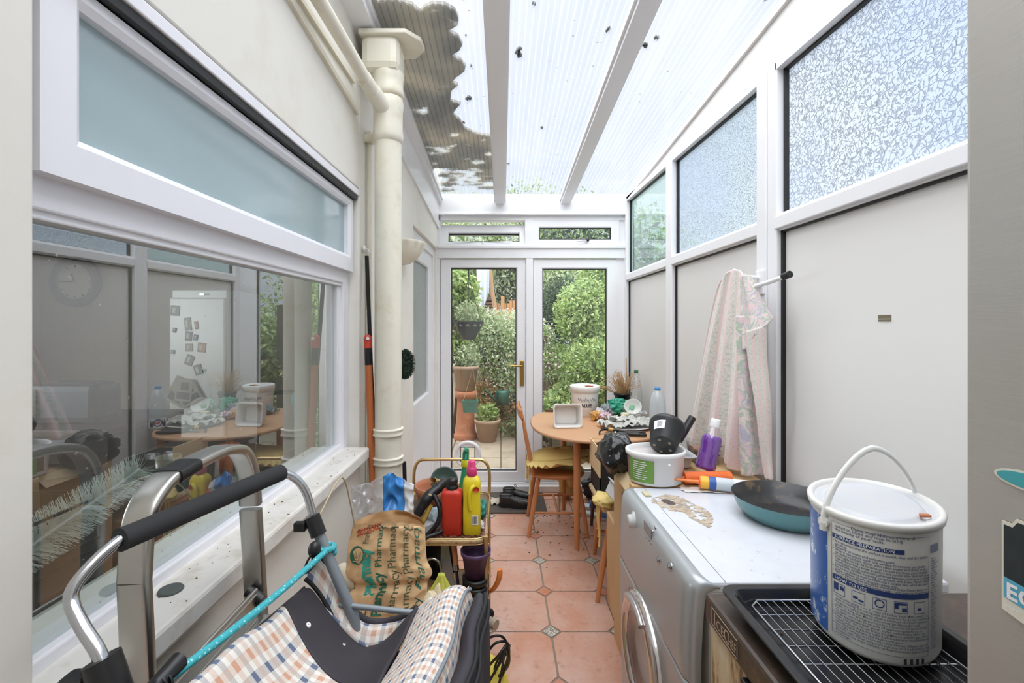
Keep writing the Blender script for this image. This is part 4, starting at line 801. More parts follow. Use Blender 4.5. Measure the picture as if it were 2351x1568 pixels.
p = Vector(flap(.42,.9)); m = MB(Tr(p.x, p.y, p.z+.005, .2, .2, 0)); m.lathe([(.001,.002),(.0022,.001),(.003,0)], (0,0,0), 10); m.build('press_stud', M_white, T_)
for yy in (.48, .88):
    w_ = MB(Tr(-.10, yy, .078, R(90))); w_.tube([Vector((.068*math.cos(2*PI*k/28), .068*math.sin(2*PI*k/28), 0)) for k in range(28)], .011, 10, closed=True)
    wo = w_.build('wheel', M_blackmatt, T_); w_ = MB(Tr(-.10, yy, .078, R(90))); w_.lathe([(.001,-.008),(.06,-.006),(.06,.006),(.001,.008)], (0,0,0), 28); w_.build('wheel_hub', M_gtube, wo)
m = MB(); m.tube([(-.10,.46,.078),(-.10,.90,.078)], .006, 10); m.build('axle', M_gtube, T_)
# bungee cord
n = N('teal_braided_cord'); v = n.obj(); vo = n.n('TexVoronoi', i_Vector=v, i_Scale=170).outputs[0]
M_cord = n.end(n.bsdf(n.mix(n.step(vo, .3, .2), lin((58,168,178)), lin((170,214,214))), .6, 0, n.bump(vo, .6, .001)))
t = thing('bungee_cord', 'teal braided bungee cord stretched beside the trolley bag with black hooks', 'cord', at(560,1400,.75))
q1, q0 = at(752,1262,.89), at(385,1560,.545)
sag_ = [q0.lerp(q1, k/12)+Vector((0,0,-.006*math.sin(PI*k/12))) for k in range(13)]
m = MB(); m.tube(sag_+[at(762,1258,.915)], .0055, 12); m.build('cord', M_cord, t)
cc = u0.lerp(u1, .26); m = MB(); m.tube([cc+Vector((.015*math.cos(a), .015*math.sin(a), .006*math.sin(a*.5)-.004+k*.0008)) for k, a in enumerate([2*PI*j/16 for j in range(28)])], .005, 10); m.build('cord_wrap', M_cord, t)
m = MB(); m.tube([q0+Vector((.0,.02,.008)), q0+(q0-q1)*.09], [.011,.009], 12)
for k in range(4): m.tube([q0+(q0-q1)*(.01+k*.02), q0+(q0-q1)*(.018+k*.02)], .012, 12)
m.build('hook_sleeve', M_black, t)
h0 = at(722,1262,.872); m = MB(); m.ball(h0, .012, 14, (1,1,1.3)); m.tube([h0, at(722,1285,.868)], .006, 8); m.build('hook_sleeve', M_black, t)
m = MB(); m.tube(smooth([at(724,1275,.868), at(722,1296,.864), at(706,1314,.86), at(698,1312,.86), at(705,1290,.86), at(716,1272,.862)], 5), .002, 8); m.build('wire_hook', M_black, t)
# ================= shared small helpers for clutter
def crumple(m, c, sc, seed=0, amp=.25, nu=40, nv=24, fr=2.2, floor=None):
    off = Vector((seed*7.3, seed*3.1, seed*1.7))
    def f(u, v):
        a = 2*PI*u; b = PI*v; d = Vector((math.sin(b)*math.cos(a), math.sin(b)*math.sin(a), math.cos(b)))
        q = 1+amp*(abs(noise.noise(d*fr+off))*2-.6)+amp*.5*(abs(noise.noise(d*fr*2.3+off))*2-.6)
        p = Vector((c[0]+d.x*sc[0]*q, c[1]+d.y*sc[1]*q, c[2]+d.z*sc[2]*q))
        if floor is not None and p.z < floor: p.z = floor
        return p
    m.grid(f, nu, nv, closeu=True); return m
def sheet(m, c, wx, wy, seed=0, amp=.02, n=26, rot=0, fr=5, tilt=0, irregular=.12):
    off = Vector((seed*5.1, seed*2.7, 0)); ca, sa = math.cos(rot), math.sin(rot)
    def f(u, v):
        x = (u-.5)*wx*(1+irregular*noise.noise(Vector((v*3, seed, 1)))); y = (v-.5)*wy*(1+irregular*noise.noise(Vector((u*3, seed, 5))))
        z = amp*(abs(noise.noise(Vector((x*fr*4, y*fr*4, 0))+off))*2+.4*abs(noise.noise(Vector((x*fr*11, y*fr*11, 0))+off)))
        return (c[0]+x*ca-y*sa, c[1]+x*sa+y*ca, c[2]+z+tilt*(u-.5))
    m.grid(f, n, n, smooth=False); return m
def simple(name, m, mat, label, cat, group=None, **k): return tag(m.build(name, mat, **k), label, cat, group)
M_navy = pm('navy_print', (44,66,122), .5); M_ink = pm('dark_ink', (96,104,130), .6); M_blackink = pm('black_ink', (36,36,38), .6); M_greenink = pm('green_ink', (52,120,96), .7)
# ================= washing machine
WX0, WX1, WY0, WY1, WZ = .468, 1.075, 1.10, 1.735, .85
t = thing('washing_machine', 'silver-fronted washing machine with stained white top against the right wall', 'washing machine', ((WX0+WX1)/2, (WY0+WY1)/2, 0))
M_cab = pm('yellowed_white_enamel', (226,222,206), .35, var=.08, scale=4, dirt=(190,176,140), dfac=.3)
m = MB(); m.box(WX0+.035, WX1, WY0+.006, WY1-.004, .03, WZ-.03, .008); m.build('cabinet', M_cab, t)
n = N('white_worktop_soiled'); v = n.obj(); f1 = n.step(n.noise(55, v, 5, .7), .64, .7); f2 = n.step(n.noise(7, v, 6, .6), .5, .7)
m = MB(); m.box(WX0+.008, WX1, WY0, WY1, WZ-.03, WZ, .007); tp = m.build('top_panel', n.end(n.bsdf(n.mix(n.math('MULTIPLY', f1, .55), n.mix(n.math('MULTIPLY', f2, .25), lin((212,215,222)), lin((190,188,184))), lin((140,130,116))), .25)), t)
m = MB(); m.bar((WX0+.07, WY0+.002, WZ+.0003), (WX0+.07, WY1-.002, WZ+.0003), .0016, .0008); m.build('top_seam', M_gtube, tp)
# residue on the top
c = atz(1590, 1178, WZ); r_ = random.Random(2)
n = N('dried_residue'); v = n.obj(); col = n.ramp(n.noise(42, v, 6, .7), (.3, (206,196,178)), (.5, (184,168,146)), (.66, (150,132,112)))
ol = [(1490,1146),(1530,1138),(1560,1140),(1585,1155),(1612,1165),(1632,1182),(1636,1200),(1628,1208),(1612,1205),(1596,1196),(1582,1186),(1568,1176),(1545,1170),(1510,1160)]
m = MB(); pts = [atz(a+r_.uniform(-5,5), b+r_.uniform(-3,3), WZ+.0012) for a, b in ol]; pts = smooth(pts, 5, True); pts = [p+Vector((r_.uniform(-.003,.003), r_.uniform(-.003,.003), 0)) for p in pts]; m.raw([tuple(p) for p in pts]+[(p.x, p.y, WZ) for p in pts], [tuple(range(len(pts)))]+[(k, (k+1) % len(pts), len(pts)+(k+1) % len(pts), len(pts)+k) for k in range(len(pts))])
m.build('dried_residue', n.end(n.n('MixShader', i_0=n.step(n.noise(34, v, 6, .65), .44, .5), i_1=n.n('BsdfTransparent').outputs[0], i_2=n.bsdf(col, .5, 0, n.bump(n.noise(60), .6, .002))).outputs[0]), tp)
m = MB(); pts = smooth([atz(a, b, WZ+.002) for a, b in ((1518,1147),(1530,1146),(1546,1152),(1550,1158),(1536,1157),(1524,1153))], 4, True); m.raw([tuple(p) for p in pts], [tuple(range(len(pts)))]); m.build('scorch_mark', pm('scorched', (84,72,66), .7), tp)
# fascia and front (profile in xz, extruded along y, near corner rounded)
M_silver = pm('silver_plastic', (176,180,182), .3, .35, var=.06, scale=4)
FP = smooth([(.49,.848),(.476,.850),(.463,.842),(.455,.82),(.449,.74),(.446,.66),(.447,.62)], 4)
def fas(prof, y0, y1, rn=.03):
    m = MB(); n_ = 10
    def f(u, v):
        q = prof[int(round(v*(len(prof)-1)))]; y = y0+(y1-y0)*u; e = max(0, (y0+rn-y)/rn); e2 = max(0, (y-(y1-rn))/rn); k = 1-math.sqrt(max(0, 1-max(e, e2)**2)); return (q[0]+k*rn*.9, y, q[1]-k*.012)
    us = [0,.15,.4,.7,1]; m.grid(f, 60, len(prof)); return m
prof = [Vector((a, b, 0)) for a, b in ((.49,.848),(.476,.850),(.463,.842),(.455,.82),(.449,.74),(.446,.66),(.447,.61))]; prof = smooth(prof, 4); fas(prof, WY0-.004, WY1, .035).build('control_panel', M_silver, t, solid=.006, offs=1)
prof = smooth([Vector((a, b, 0)) for a, b in ((.447,.608),(.449,.5),(.453,.3),(.458,.1),(.47,.03))], 4); fas(prof, WY0-.002, WY1, .03).build('front_panel', M_silver, t, solid=.006, offs=1)
MX = Matrix(((0,0,-1,0),(-1,0,0,0),(0,1,0,0),(0,0,0,1)))     # local x -> -y, local y -> z, local z -> -x  (things seen from the room, written left to right)
def onface(x, y, z, ry=0): return Matrix.Translation((x, y, z)) @ MX @ Euler((ry,0,0)).to_matrix().to_4x4()
k0 = atx(1457, 1196, .452); m = MB(onface(.452, k0.y, k0.z)); m.lathe([(.03,0),(.03,.004),(.022,.006),(.021,.02),(.018,.023),(.001,.024)], (0,0,0), 28); kn = m.build('programme_knob', pm('pale_silver_knob', (210,212,212), .3, .2), t)
for px, py in ((1479,1232),(1486,1236),(1493,1240),(1499,1220),(1506,1212),(1497,1247),(1489,1222)):
    q = atx(px, py, .451); m = MB(onface(.451, q.y, q.z)); m.lathe([(.0055,0),(.0055,.003),(.001,.004)], (0,0,0), 12); m.build('push_button', M_chrome, t)
for px, py in ((1516,1286),(1541,1301)):
    q = atx(px, py, .451); m = MB(onface(.451, q.y, q.z)); m.lathe([(.012,0),(.012,.003),(.008,.004),(.008,.008),(.001,.009)], (0,0,0), 20); m.build('round_button', M_chrome, t)
q = atx(1487, 1218, .4495); m = MB(); m.box(.4480, .4505, q.y-.035, q.y+.035, q.z-.012, q.z+.02, .002); m.build('display', pm('lcd_grey', (128,136,140), .2), t)
# porthole door
dy, dz, dr_ = 1.44, .43, .185
m = MB(onface(.452, dy, dz)); m.lathe([(dr_,-.002),(dr_+.004,.018),(dr_-.01,.03),(dr_-.035,.034),(dr_-.05,.024),(dr_-.055,.01)], (0,0,0), 64); d = m.build('door', pm('chrome_door_ring', (214,206,204), .12, .85, var=.05), t)
m = MB(onface(.452, dy, dz)); m.lathe([(dr_-.052,.02),(dr_-.08,.016),(.07,.004),(.001,.0)], (0,0,0), 48); m.build('door_glass', pm('porthole_glass', (96,88,88), .05, var=.1, i_Coat_Weight=.6), d)
m = MB(onface(.452, dy, dz)); 
m.tube(arc((0,0,.036), dr_-.02, 60, 118, 14), .012, 10); m.build('door_handle', pm('silver_handle', (190,184,182), .2, .6), d)
m = MB(); m.box(.452, .47, WY0+.03, WY1-.03, .02, .085, .004); m.build('plinth', M_silver, t)
# ================= cooker
CX0, CX1, CY0, CY1 = .44, 1.05, .47, .995
t = thing('cooker', 'old freestanding cooker with brown-black top strip and rust-stained cream front', 'cooker', ((CX0+CX1)/2, .73, 0))
M_brown = pm('brown_black_enamel', (74,62,54), .35, var=.3, scale=24, bump=.0008, bscale=90, dirt=(116,92,74), dfac=.5)
m = MB(); m.box(CX0, CX1, CY0, CY1, .832, .89, .008); tp = m.build('hob_top', M_brown, t)
n = N('stained_cream_enamel'); v = n.obj((1,1.6,.5)); nz_ = n.noise(9, v, 6, .65)
m = MB(); m.box(CX0+.012, CX1, CY0+.004, CY1-.004, .04, .832, .006); m.build('body', n.end(n.bsdf(n.ramp(nz_, (.38, (222,210,182)), (.5, (206,182,140)), (.58, (120,82,52)), (.66, (206,190,160)), (.75, (90,62,44))), .5)), t)
m = MB(onface(CX0-.0012, .958, .845)); 
for x0, x1, y0, y1 in ((.0,.105,.0,.0014),(.0,.105,.034,.0354),(.0,.0014,0,.0354),(.1036,.105,0,.0354)): m.box(x0, x1, y0, y1, 0, .001)
m.build('badge_outline', pm('dull_brass_line', (168,150,128), .4), tp)
m = MB(); F_ = onface(CX0-.0014, .958, .845)
put_text(m, 'I', lambda u, v: F_ @ Vector((u, v, 0)), .036, .010, .006); put_text(m, 'CE', lambda u, v: F_ @ Vector((u, v, 0)), .026, .021, .006); put_text(m, 'C', lambda u, v: F_ @ Vector((u, v, 0)), .036, .051, .004); put_text(m, 'HEF', lambda u, v: F_ @ Vector((u, v, 0)), .026, .07, .006, width=.029)
sub(m.build('badge_lettering', pm('dull_brass_line', (190,172,150), .4), tp), 'metallic lettering ICECHEF on the brown strip')
m = MB(); m.box(CX0-.004, CX0+.012, .62, .84, .70, .825, .003); m.build('control_strip', M_black, t)
for q in range(3): m = MB(onface(CX0-.004, .80-q*.06, .77)); m.lathe([(.016,0),(.016,.012),(.012,.015),(.001,.016)], (0,0,0), 20); m.build('control_knob', M_black, t)
m = MB(); m.box(CX0-.002, CX0+.013, CY0+.02, CY1-.02, .12, .66, .006); dd = m.build('oven_door', pm('oven_door_enamel', (214,200,170), .45, var=.15, dirt=(110,76,50), dfac=.8), t); m = MB(); m.tube([(CX0-.03,.55,.62),(CX0-.03,.92,.62)], .009, 10); m.build('door_handle', M_black, dd)
# roasting tray and rack
def trayshape(m, x0, x1, y0, y1, z0, z1, fl=.014, rad=.03, wall=.002):
    def ring(ix, z, r):
        o = []; X0, X1, Y0, Y1 = x0+ix, x1-ix, y0+ix, y1-ix
        for cx, cy, a0 in ((X1-r,Y1-r,0),(X0+r,Y1-r,90),(X0+r,Y0+r,180),(X1-r,Y0+r,270)):
            for k in range(7): a = R(a0+15*k); o.append((cx+r*math.cos(a), cy+r*math.sin(a), z))
        return o
    rings = [ring(0, z1-.002, rad), ring(.0, z1, rad), ring(fl, z1, rad), ring(fl+.004, z1-.006, rad), ring(fl+.014, z0+.006, rad), ring(fl+.022, z0, rad*.8)]
    o = [p for r in rings for p in r]; n_ = 28; fs = [(i*n_+k, i*n_+(k+1) % n_, (i+1)*n_+(k+1) % n_, (i+1)*n_+k) for i in range(len(rings)-1) for k in range(n_)]
    fs.append(tuple(range((len(rings)-1)*n_, len(rings)*n_))); m.raw(o, fs, False)
TX0, TX1, TY0, TY1 = .452, .80, .50, .958
m = MB(); trayshape(m, TX0, TX1, TY0, TY1, .891, .925); o = m.build('roasting_tray', pm('black_tray_enamel', (40,40,42), .22, var=.2), solid=.0018, offs=1, bevel=.002); tag(o, 'black enamel roasting tray lying on the cooker top', 'tray')
t = thing('wire_rack', 'silver wire cooling rack lying in the black roasting tray', 'rack', (.63,.73,.922)); m = MB()
rx0, rx1, ry0, ry1, zr = TX0+.045, TX1-.045, TY0+.045, TY1-.028, .909
m.tube([(rx0+.02,ry0,zr),(rx1-.02,ry0,zr),(rx1,ry0+.02,zr),(rx1,ry1-.02,zr),(rx1-.02,ry1,zr),(rx0+.02,ry1,zr),(rx0,ry1-.02,zr),(rx0,ry0+.02,zr)], .0028, 8, closed=True); m.build('rim_wire', M_chrome, t)
m = MB(); k_ = 15
for k in range(1, k_): x = rx0+(rx1-rx0)*k/k_; m.tube([(x,ry0,zr+.001),(x,ry1,zr+.001)], .0011, 6)
o = m.build('long_wires', M_chrome, t); o['kind'] = 'stuff'
m = MB()
for k in range(1, 9): y = ry0+(ry1-ry0)*k/9; m.tube([(rx0,y,zr-.002),(rx1,y,zr-.002)], .0016, 6)
o = m.build('cross_wires', M_chrome, t); o['kind'] = 'stuff'
m = MB(); r_ = random.Random(6)
for k in range(60): m.ball((r_.uniform(rx0,rx1), r_.uniform(ry0,ry1), .893), r_.uniform(.001,.003), 5)
o = simple('burnt_crumbs', m, pm('burnt_crumb', (70,50,38), .9), 'burnt crumbs scattered in the black roasting tray', 'crumbs'); o['kind'] = 'stuff'
# ================= oval paint tub
Bc, Ba, Bb, Bt, Bz, BH = Vector((.686,.85)), .121, .093, math.pi-2.2816, .9115, .2345
def BS(th, z, off=0.):
    k = 1+.02*(z-Bz)/BH; x = (Ba*k+off)*math.cos(th); y = (Bb*k+off)*math.sin(th); c_, s_ = math.cos(Bt), math.sin(Bt); return Vector((Bc.x+x*c_-y*s_, Bc.y+x*s_+y*c_, z))
t = thing('paint_tub', 'large white and blue oval plastic paint tub with raised handle standing on the wire rack', 'paint tub', (Bc.x, Bc.y, Bz))
M_tub = pm('white_tub_plastic', (226,225,220), .35, var=.06, scale=14, dirt=(206,196,176), dfac=.4)
def brings(m, rings, n_=72, capb=True, capt=False):
    o = []; 
    for off, z in rings:
        for k in range(n_): o.append(BS(2*PI*k/n_, z, off))
    fs = [(i*n_+k, i*n_+(k+1) % n_, (i+1)*n_+(k+1) % n_, (i+1)*n_+k) for i in range(len(rings)-1) for k in range(n_)]; m.raw(o, fs, True)
    if capb: m.raw(o[:n_], [tuple(range(n_))[::-1]])
    if capt: m.raw(o[-n_:], [tuple(range(n_))])
m = MB(); brings(m, [(-.012, Bz), (-.003, Bz+.003), (0, Bz+.01), (0, Bz+BH-.012)]); m.build('tub_body', M_tub, t)
m = MB(); brings(m, [(.0, Bz+BH-.014), (.004, Bz+BH-.013), (.0055, Bz+BH-.004), (.003, Bz+BH), (-.004, Bz+BH), (-.006, Bz+BH-.008)], capb=False); m.build('rim', M_tub, t)
m = MB(); brings(m, [(-.005, Bz+BH-.008), (-.012, Bz+BH-.004), (-.017, Bz+BH-.008), (-.022, Bz+BH-.008), (-.025, Bz+BH-.003), (-.03, Bz+BH-.002)], capb=False, capt=True)
lid = m.build('lid', pm('lid_plastic', (200,202,206), .3, var=.03, scale=9, dirt=(212,204,190), dfac=.5), t)
m = MB(Matrix.Translation((Bc.x+.03, Bc.y-.075, Bz+BH+.0))); m.prism([(-.012,-.003),(.006,-.004),(.008,.004),(-.006,.006)], -.002, .0015); m.build('orange_scrap', M_terra, lid)
th0 = R(190)-Bt; P1 = BS(th0, Bz+BH-.028, .006); P2 = BS(th0+PI, Bz+BH-.028, .006); cm = (P1+P2)/2
hp = [P1]+[cm+(P1-cm)*math.cos(a)*1.0+Vector((0,0,.006+.115*(.5*(1-abs(math.cos(a))**1.6)+.5*math.sin(a)))) for a in [PI*k/20 for k in range(1, 20)]]+[P2]
m = MB(); m.tube(hp, .0034, 10, sx=1.7); m.build('handle', pm('white_handle', (236,236,232), .35), t)
for q, w_ in ((P1,1),(P2,-1)): m = MB(); m.tube([q-(q-cm).normalized()*.006, q+(q-cm).normalized()*.003], .009, 14); m.tube([q+Vector((0,0,.0)), q+Vector((0,0,-.014))], .0065, 10); m.build('handle_lug', M_tub, t)
def px_of(p): return CX+p.x/p.y*F
ths = [2*PI*k/1440 for k in range(1440)]
def th_at(px):
    best = None
    for th in ths:
        p = BS(th, Bz+.1); q = BS(th, Bz+.1, .01); nrm = (q-p); 
        if nrm.dot(Vector((-p.x, -p.y, 0))) <= 0: continue
        d = abs(px_of(p)-px)
        if best is None or d < best[0]: best = (d, th)
    return best[1]
tA, tB, tC, tD = th_at(1868), th_at(1900), th_at(1908), th_at(2132)
def unw(a, ref):
    while a < ref-PI: a += 2*PI
    while a > ref+PI: a -= 2*PI
    return a
tC = unw(tC, tD); tB = unw(tB, tC); tA = unw(tA, tB); sgn = 1 if tD > tC else -1
wlab = sum((BS(tC+(tD-tC)*(k+1)/40, Bz)-BS(tC+(tD-tC)*k/40, Bz)).length for k in range(40))
def LS(u, v, off=.0008): return BS(tC+(tD-tC)*u/wlab, Bz+BH-.014-v*(BH-.02), off)     # u metres from the label's left edge, v 0 top .. 1 bottom
m = MB(); m.grid(lambda u, v: BS(tA-.55*sgn+(tB-tA+.55*sgn)*u, Bz+.012+(BH-.034)*v, .0006), 24, 30)
n = N('blue_wrap_print'); v = n.obj(); m_ = n.mix(n.step(n.noise(28, v, 5, .7), .55, .62), n.mix(n.noise(10, v), lin((40,84,160)), lin((58,108,178))), lin((206,214,224)))
m.build('blue_label', n.end(n.bsdf(m_, .3)), t)
def lrect(m, u0, u1, v0, v1, off=.0008, nn=12): m.grid(lambda u, v: LS(u0+(u1-u0)*u, v0+(v1-v0)*v, off), nn, 2)
m = MB(); lrect(m, .004, .72*wlab, .125, .16); m.build('heading_bar', M_navy, t); m = MB(); lrect(m, .004, wlab-.002, .455, .495); m.build('heading_bar', M_navy, t)
m = MB()
for v0 in (.03,.93): lrect(m, .002, wlab-.001, v0, v0+.002, nn=24)
for u0 in (.002, wlab-.002): lrect(m, u0, u0+.0006, .03, .93, nn=2)
for k in range(5):
    u0 = .006+k*(wlab-.03)/4.1; w_ = .019
    for a, b, c_, d in ((0,w_,.515,.519),(0,w_,.60,.604),(0,.0006,.515,.604),(w_-.0006,w_,.515,.604)): lrect(m, u0+a, u0+b, c_, d, nn=3)
    if k == 0: lrect(m, u0, u0+.008, .52, .575, nn=3); lrect(m, u0+.011, u0+.017, .53, .56, nn=3)
    if k == 1: lrect(m, u0+.002, u0+.009, .555, .575, nn=3); lrect(m, u0+.010, u0+.017, .57, .585, nn=3)
    if k == 2: m.raw([LS(u0+w_/2+r*math.cos(a), .555+r*math.sin(a)/(BH-.02)) for a in [2*PI*j/16 for j in range(16)] for r in (.0068,.0052)], [(2*j, 2*j+1, (2*j+3) % 32, (2*j+2) % 32) for j in range(16)])
    if k == 3: lrect(m, u0+.001, u0+w_-.001, .525, .54, nn=3); lrect(m, u0+.001, u0+.006, .54, .57, nn=3); lrect(m, u0+.011, u0+w_-.001, .56, .59, nn=3)
    if k == 4: lrect(m, u0+.006, u0+.012, .56, .58, nn=3)
m.build('label_linework', M_navy, t)
tx = MB(); LN = 2.05*(BH-.02)
T1 = [(.045,.03,'Dulux Vinyl Matt emulsions of',.5),(.07,.004,'suited to blend and tone to bring',.7),(.095,.004,'the beauty of your walls.',.5)]
body1 = ['\u2022 It is essential that the surface is sound, clean and dry before','  painting.','\u2022 Remove all loose and defective paint.','\u2022 Where necessary wash the surface to remove any grease','  or dusty residues. Rinse with clean water and allow to dry.','\u2022 Thoroughly abrade all surfaces to remove any loose, poor coatings','  Seal surfaces that remain powdery and porous after thorough prep.','  including previously unpainted patterned textured surfaces (e.g. ceilings','  coated with ARTEX texturing compound), with Dulux Plaster Sealer.','\u2022 Any surface defects must be filled with a suitable filler, which will need','  to be rubbed down smooth when dry.']
body2 = ['\u2022 New or bare surfaces should be sealed with Dulux Plaster Sealer, or','  a coat of Dulux Vinyl Matt thinned with 1 part water to 4 parts paint.']
body3 = ['\u2022 Ordinarily apply 1 or 2 coats of Dulux Vinyl Matt evenly to','  walls or ceiling. Do not spread the paint too far. In hot weather it','\u2022 If a second coat is required, allow a maximum of 2 hours between','  coats to fully dry. More time must be allowed if cold.','\u2022 For surfaces of average porosity this 5 litre can will cover enough','  to apply one coat to an area of approximately 60 sq m.','\u2022 Clean equipment with warm water immediately after use.','\u2022 Please Note : Do not use Dulux Vinyl Matt on radiators and other','  heated surfaces. Areas that suffer from condensation should be painted','  with Dulux Kitchens and Bathrooms paint.','\u2022 Very slight variation in colour may occur between different cans of','  the same paint. When using more than one can it is advisable to mix','  all together in a larger container or finish in a corner before starting','  a new can.']
def tline(s, v, maxw=None, u0=.005, size=.0057, bold=.0):
    vs, fs = text_geo(s.strip() or '.', bold); ww = min(wlab-u0-.004, max(q[0] for q in vs)*size) if maxw is None else maxw*wlab
    put_text(tx, s.strip(), lambda a, b: LS(a, v-b/(BH-.02)), size, u0+(.004 if s.startswith(' ') else 0), 0, width=min(ww, max(q[0] for q in vs)*size), bold=bold)
for v, u0, s_, w_ in T1: tline(s_, v, None, u0+.004, .0072, .006)
for k, s_ in enumerate(body1): tline(s_, .19+k*.0225, bold=.012)
for k, s_ in enumerate(body2): tline(s_, .19+(11+k)*.0225-.005, bold=.012)
for k, s_ in enumerate(body3): tline(s_, .632+k*.0222, bold=.004)
sub(tx.build('label_print', M_ink, t), 'small dark blue paragraphs of painting instructions')
wt = MB(); put_text(wt, 'SURFACE PREPARATION', lambda a, b: LS(a, .153-b/(BH-.02), .0012), .0078, .008, bold=.01); put_text(wt, 'HOW TO USE', lambda a, b: LS(a, .488-b/(BH-.02), .0012), .0078, .008, bold=.01); wt.build('bar_lettering', M_white, t)
m = MB()
for k in range(4): u0 = wlab-.042+k*.0095; lrect(m, u0, u0+.0045, .945, .985, nn=3)
m.build('batch_marks', M_blackink, t)
m = MB()   # narrow second column of print beyond the label edge
for k in range(38):
    v = .2+k*.0185; lrect(m, wlab+.004, wlab+.004+.016*(.6+.4*((k*7) % 5)/4), v, v+.006, nn=4)
lrect(m, wlab+.003, wlab+.022, .10, .16, nn=4); m.build('side_print', pm('faded_navy', (128,138,166), .6), t)
# ================= frying pan
pc = Vector((.905,1.462,WZ)); t = thing('frying_pan', 'teal frying pan with black worn inside standing on the washing machine', 'pan', pc)
m = MB(); m.lathe([(.001,.0),(.10,.0),(.118,.006),(.14,.032),(.154,.066),(.1555,.0685)], pc, 64); m.build('pan_body', pm('teal_enamel', (92,140,142), .3, .2, var=.12, scale=5), t)
n = N('worn_nonstick'); v = n.obj(); m = MB(); m.lathe([(.1553,.0685),(.152,.066),(.137,.033),(.116,.009),(.10,.004),(.001,.004)], pc, 64); m.build('pan_lining', n.end(n.bsdf(n.mix(n.step(n.noise(13, v, 6, .7), .55, .75), lin((46,46,48)), lin((138,112,72))), .3)), t)
hd = Vector((.12,-.99,0)).normalized(); h0 = pc+hd*.15+Vector((0,0,.05)); m = MB(); m.tube([h0, h0+hd*.03+Vector((0,0,.008))], .013, 10, sx=.6); m.ball(pc+hd*.146+Vector((.012,.0,.042)), .005, 8); m.build('handle_bracket', M_chrome, t)
m = MB(); m.tube(smooth([h0+hd*.015+Vector((0,0,.008)), h0+hd*.06+Vector((0,0,.018)), h0+hd*.13+Vector((0,0,.026)), h0+hd*.17+Vector((0,0,.024))], 4), .014, 14, sx=.7); m.build('handle', pm('orange_wood_handle', (214,140,84), .4, var=.15), t)
# ================= tall steel fridge at the right edge
fx, fy1 = .45, .447
t = thing('steel_fridge', 'tall brushed stainless steel fridge at the right edge of the picture', 'fridge', (.75,.2,0))
n = N('brushed_steel'); v = n.obj((1,3,260)); g_ = n.noise(6, v, 4); M_steel = n.end(n.bsdf(n.mix(g_, lin((206,203,197)), lin((186,183,177))), .4, .6, n.bump(g_, .08, .001)))
m = MB(); m.box(fx+.055, 1.06, -.12, fy1-.01, .03, 1.94, .01); m.build('cabinet', pm('grey_side_steel', (160,158,154), .45, .4), t)
m = MB(); m.box(fx, fx+.05, -.12, fy1, .72, 1.95, .006); m.build('fridge_door', M_steel, t)
m = MB(); m.box(fx, fx+.05, -.12, fy1, .05, .712, .006); m.build('freezer_door', M_steel, t)
for z0, z1 in ((.9,1.3),(.3,.65)): m = MB(); m.tube([(fx,-.06,z0),(fx-.04,-.06,z0+.01),(fx-.04,-.06,z1-.01),(fx,-.06,z1)], .01, 10); m.build('door_handle', M_chrome, t)
ya = .4115; Fm = onface(fx-.0012, ya, 1.215)
m = MB(Fm); m.cur = 0; m.prism([(0,0),(.07,-.012),(.07,.085),(.012,.085),(.008,.079),(0,.079)], 0, .0008); m.cur = 1; m.prism([(.002,.030),(.068,.026),(.068,.082),(.013,.082),(.009,.076),(.002,.076)], .0008, .0012); m.cur = 2; m.prism([(.002,.012),(.068,.004),(.068,.026),(.002,.030)], .0008, .0012)
st = m.build('energy_sticker', [pm('cream_sticker_edge', (226,222,206), .4), pm('dark_sticker_photo', (52,62,66), .35, var=.8, scale=40), pm('sky_sticker', (92,176,206), .4)], t)
m = MB(); put_text(m, 'ECO', lambda u, v: Fm @ Vector((u, v, .0016)), .019, .004, .013, bold=.03); put_text(m, 'www', lambda u, v: Fm @ Vector((u, v, .0016)), .006, .003, .004); sub(m.build('sticker_lettering', M_white, st), 'white ECO lettering on the sticker')
m = MB(onface(fx-.0012, .388, 1.335)); m.cur = 0; m.prism([(.03*math.cos(a)*1.0, .0085*math.sin(a)) for a in [2*PI*k/28 for k in range(28)]], 0, .0008); m.cur = 1; m.prism([(.0275*math.cos(a), .0065*math.sin(a)) for a in [2*PI*k/28 for k in range(28)]], .0008, .0012)
m.build('leaf_sticker', [pm('cream_sticker_edge', (226,222,206), .4), pm('teal_sticker', (72,168,176), .4)], t)
# tape scrap left on the panel
q = atx(2030, 730, 1.118); m = MB(); m.box(1.1175, 1.1205, q.y-.022, q.y+.022, q.z-.009, q.z+.009); m.cur = 1; m.box(1.117, 1.1176, q.y-.022, q.y+.022, q.z-.004, q.z-.0025)
simple('tape_strip', m, [pm('brown_tape', (120,110,88), .35), M_white], 'short strip of brown tape stuck on the large right wall panel', 'tape')
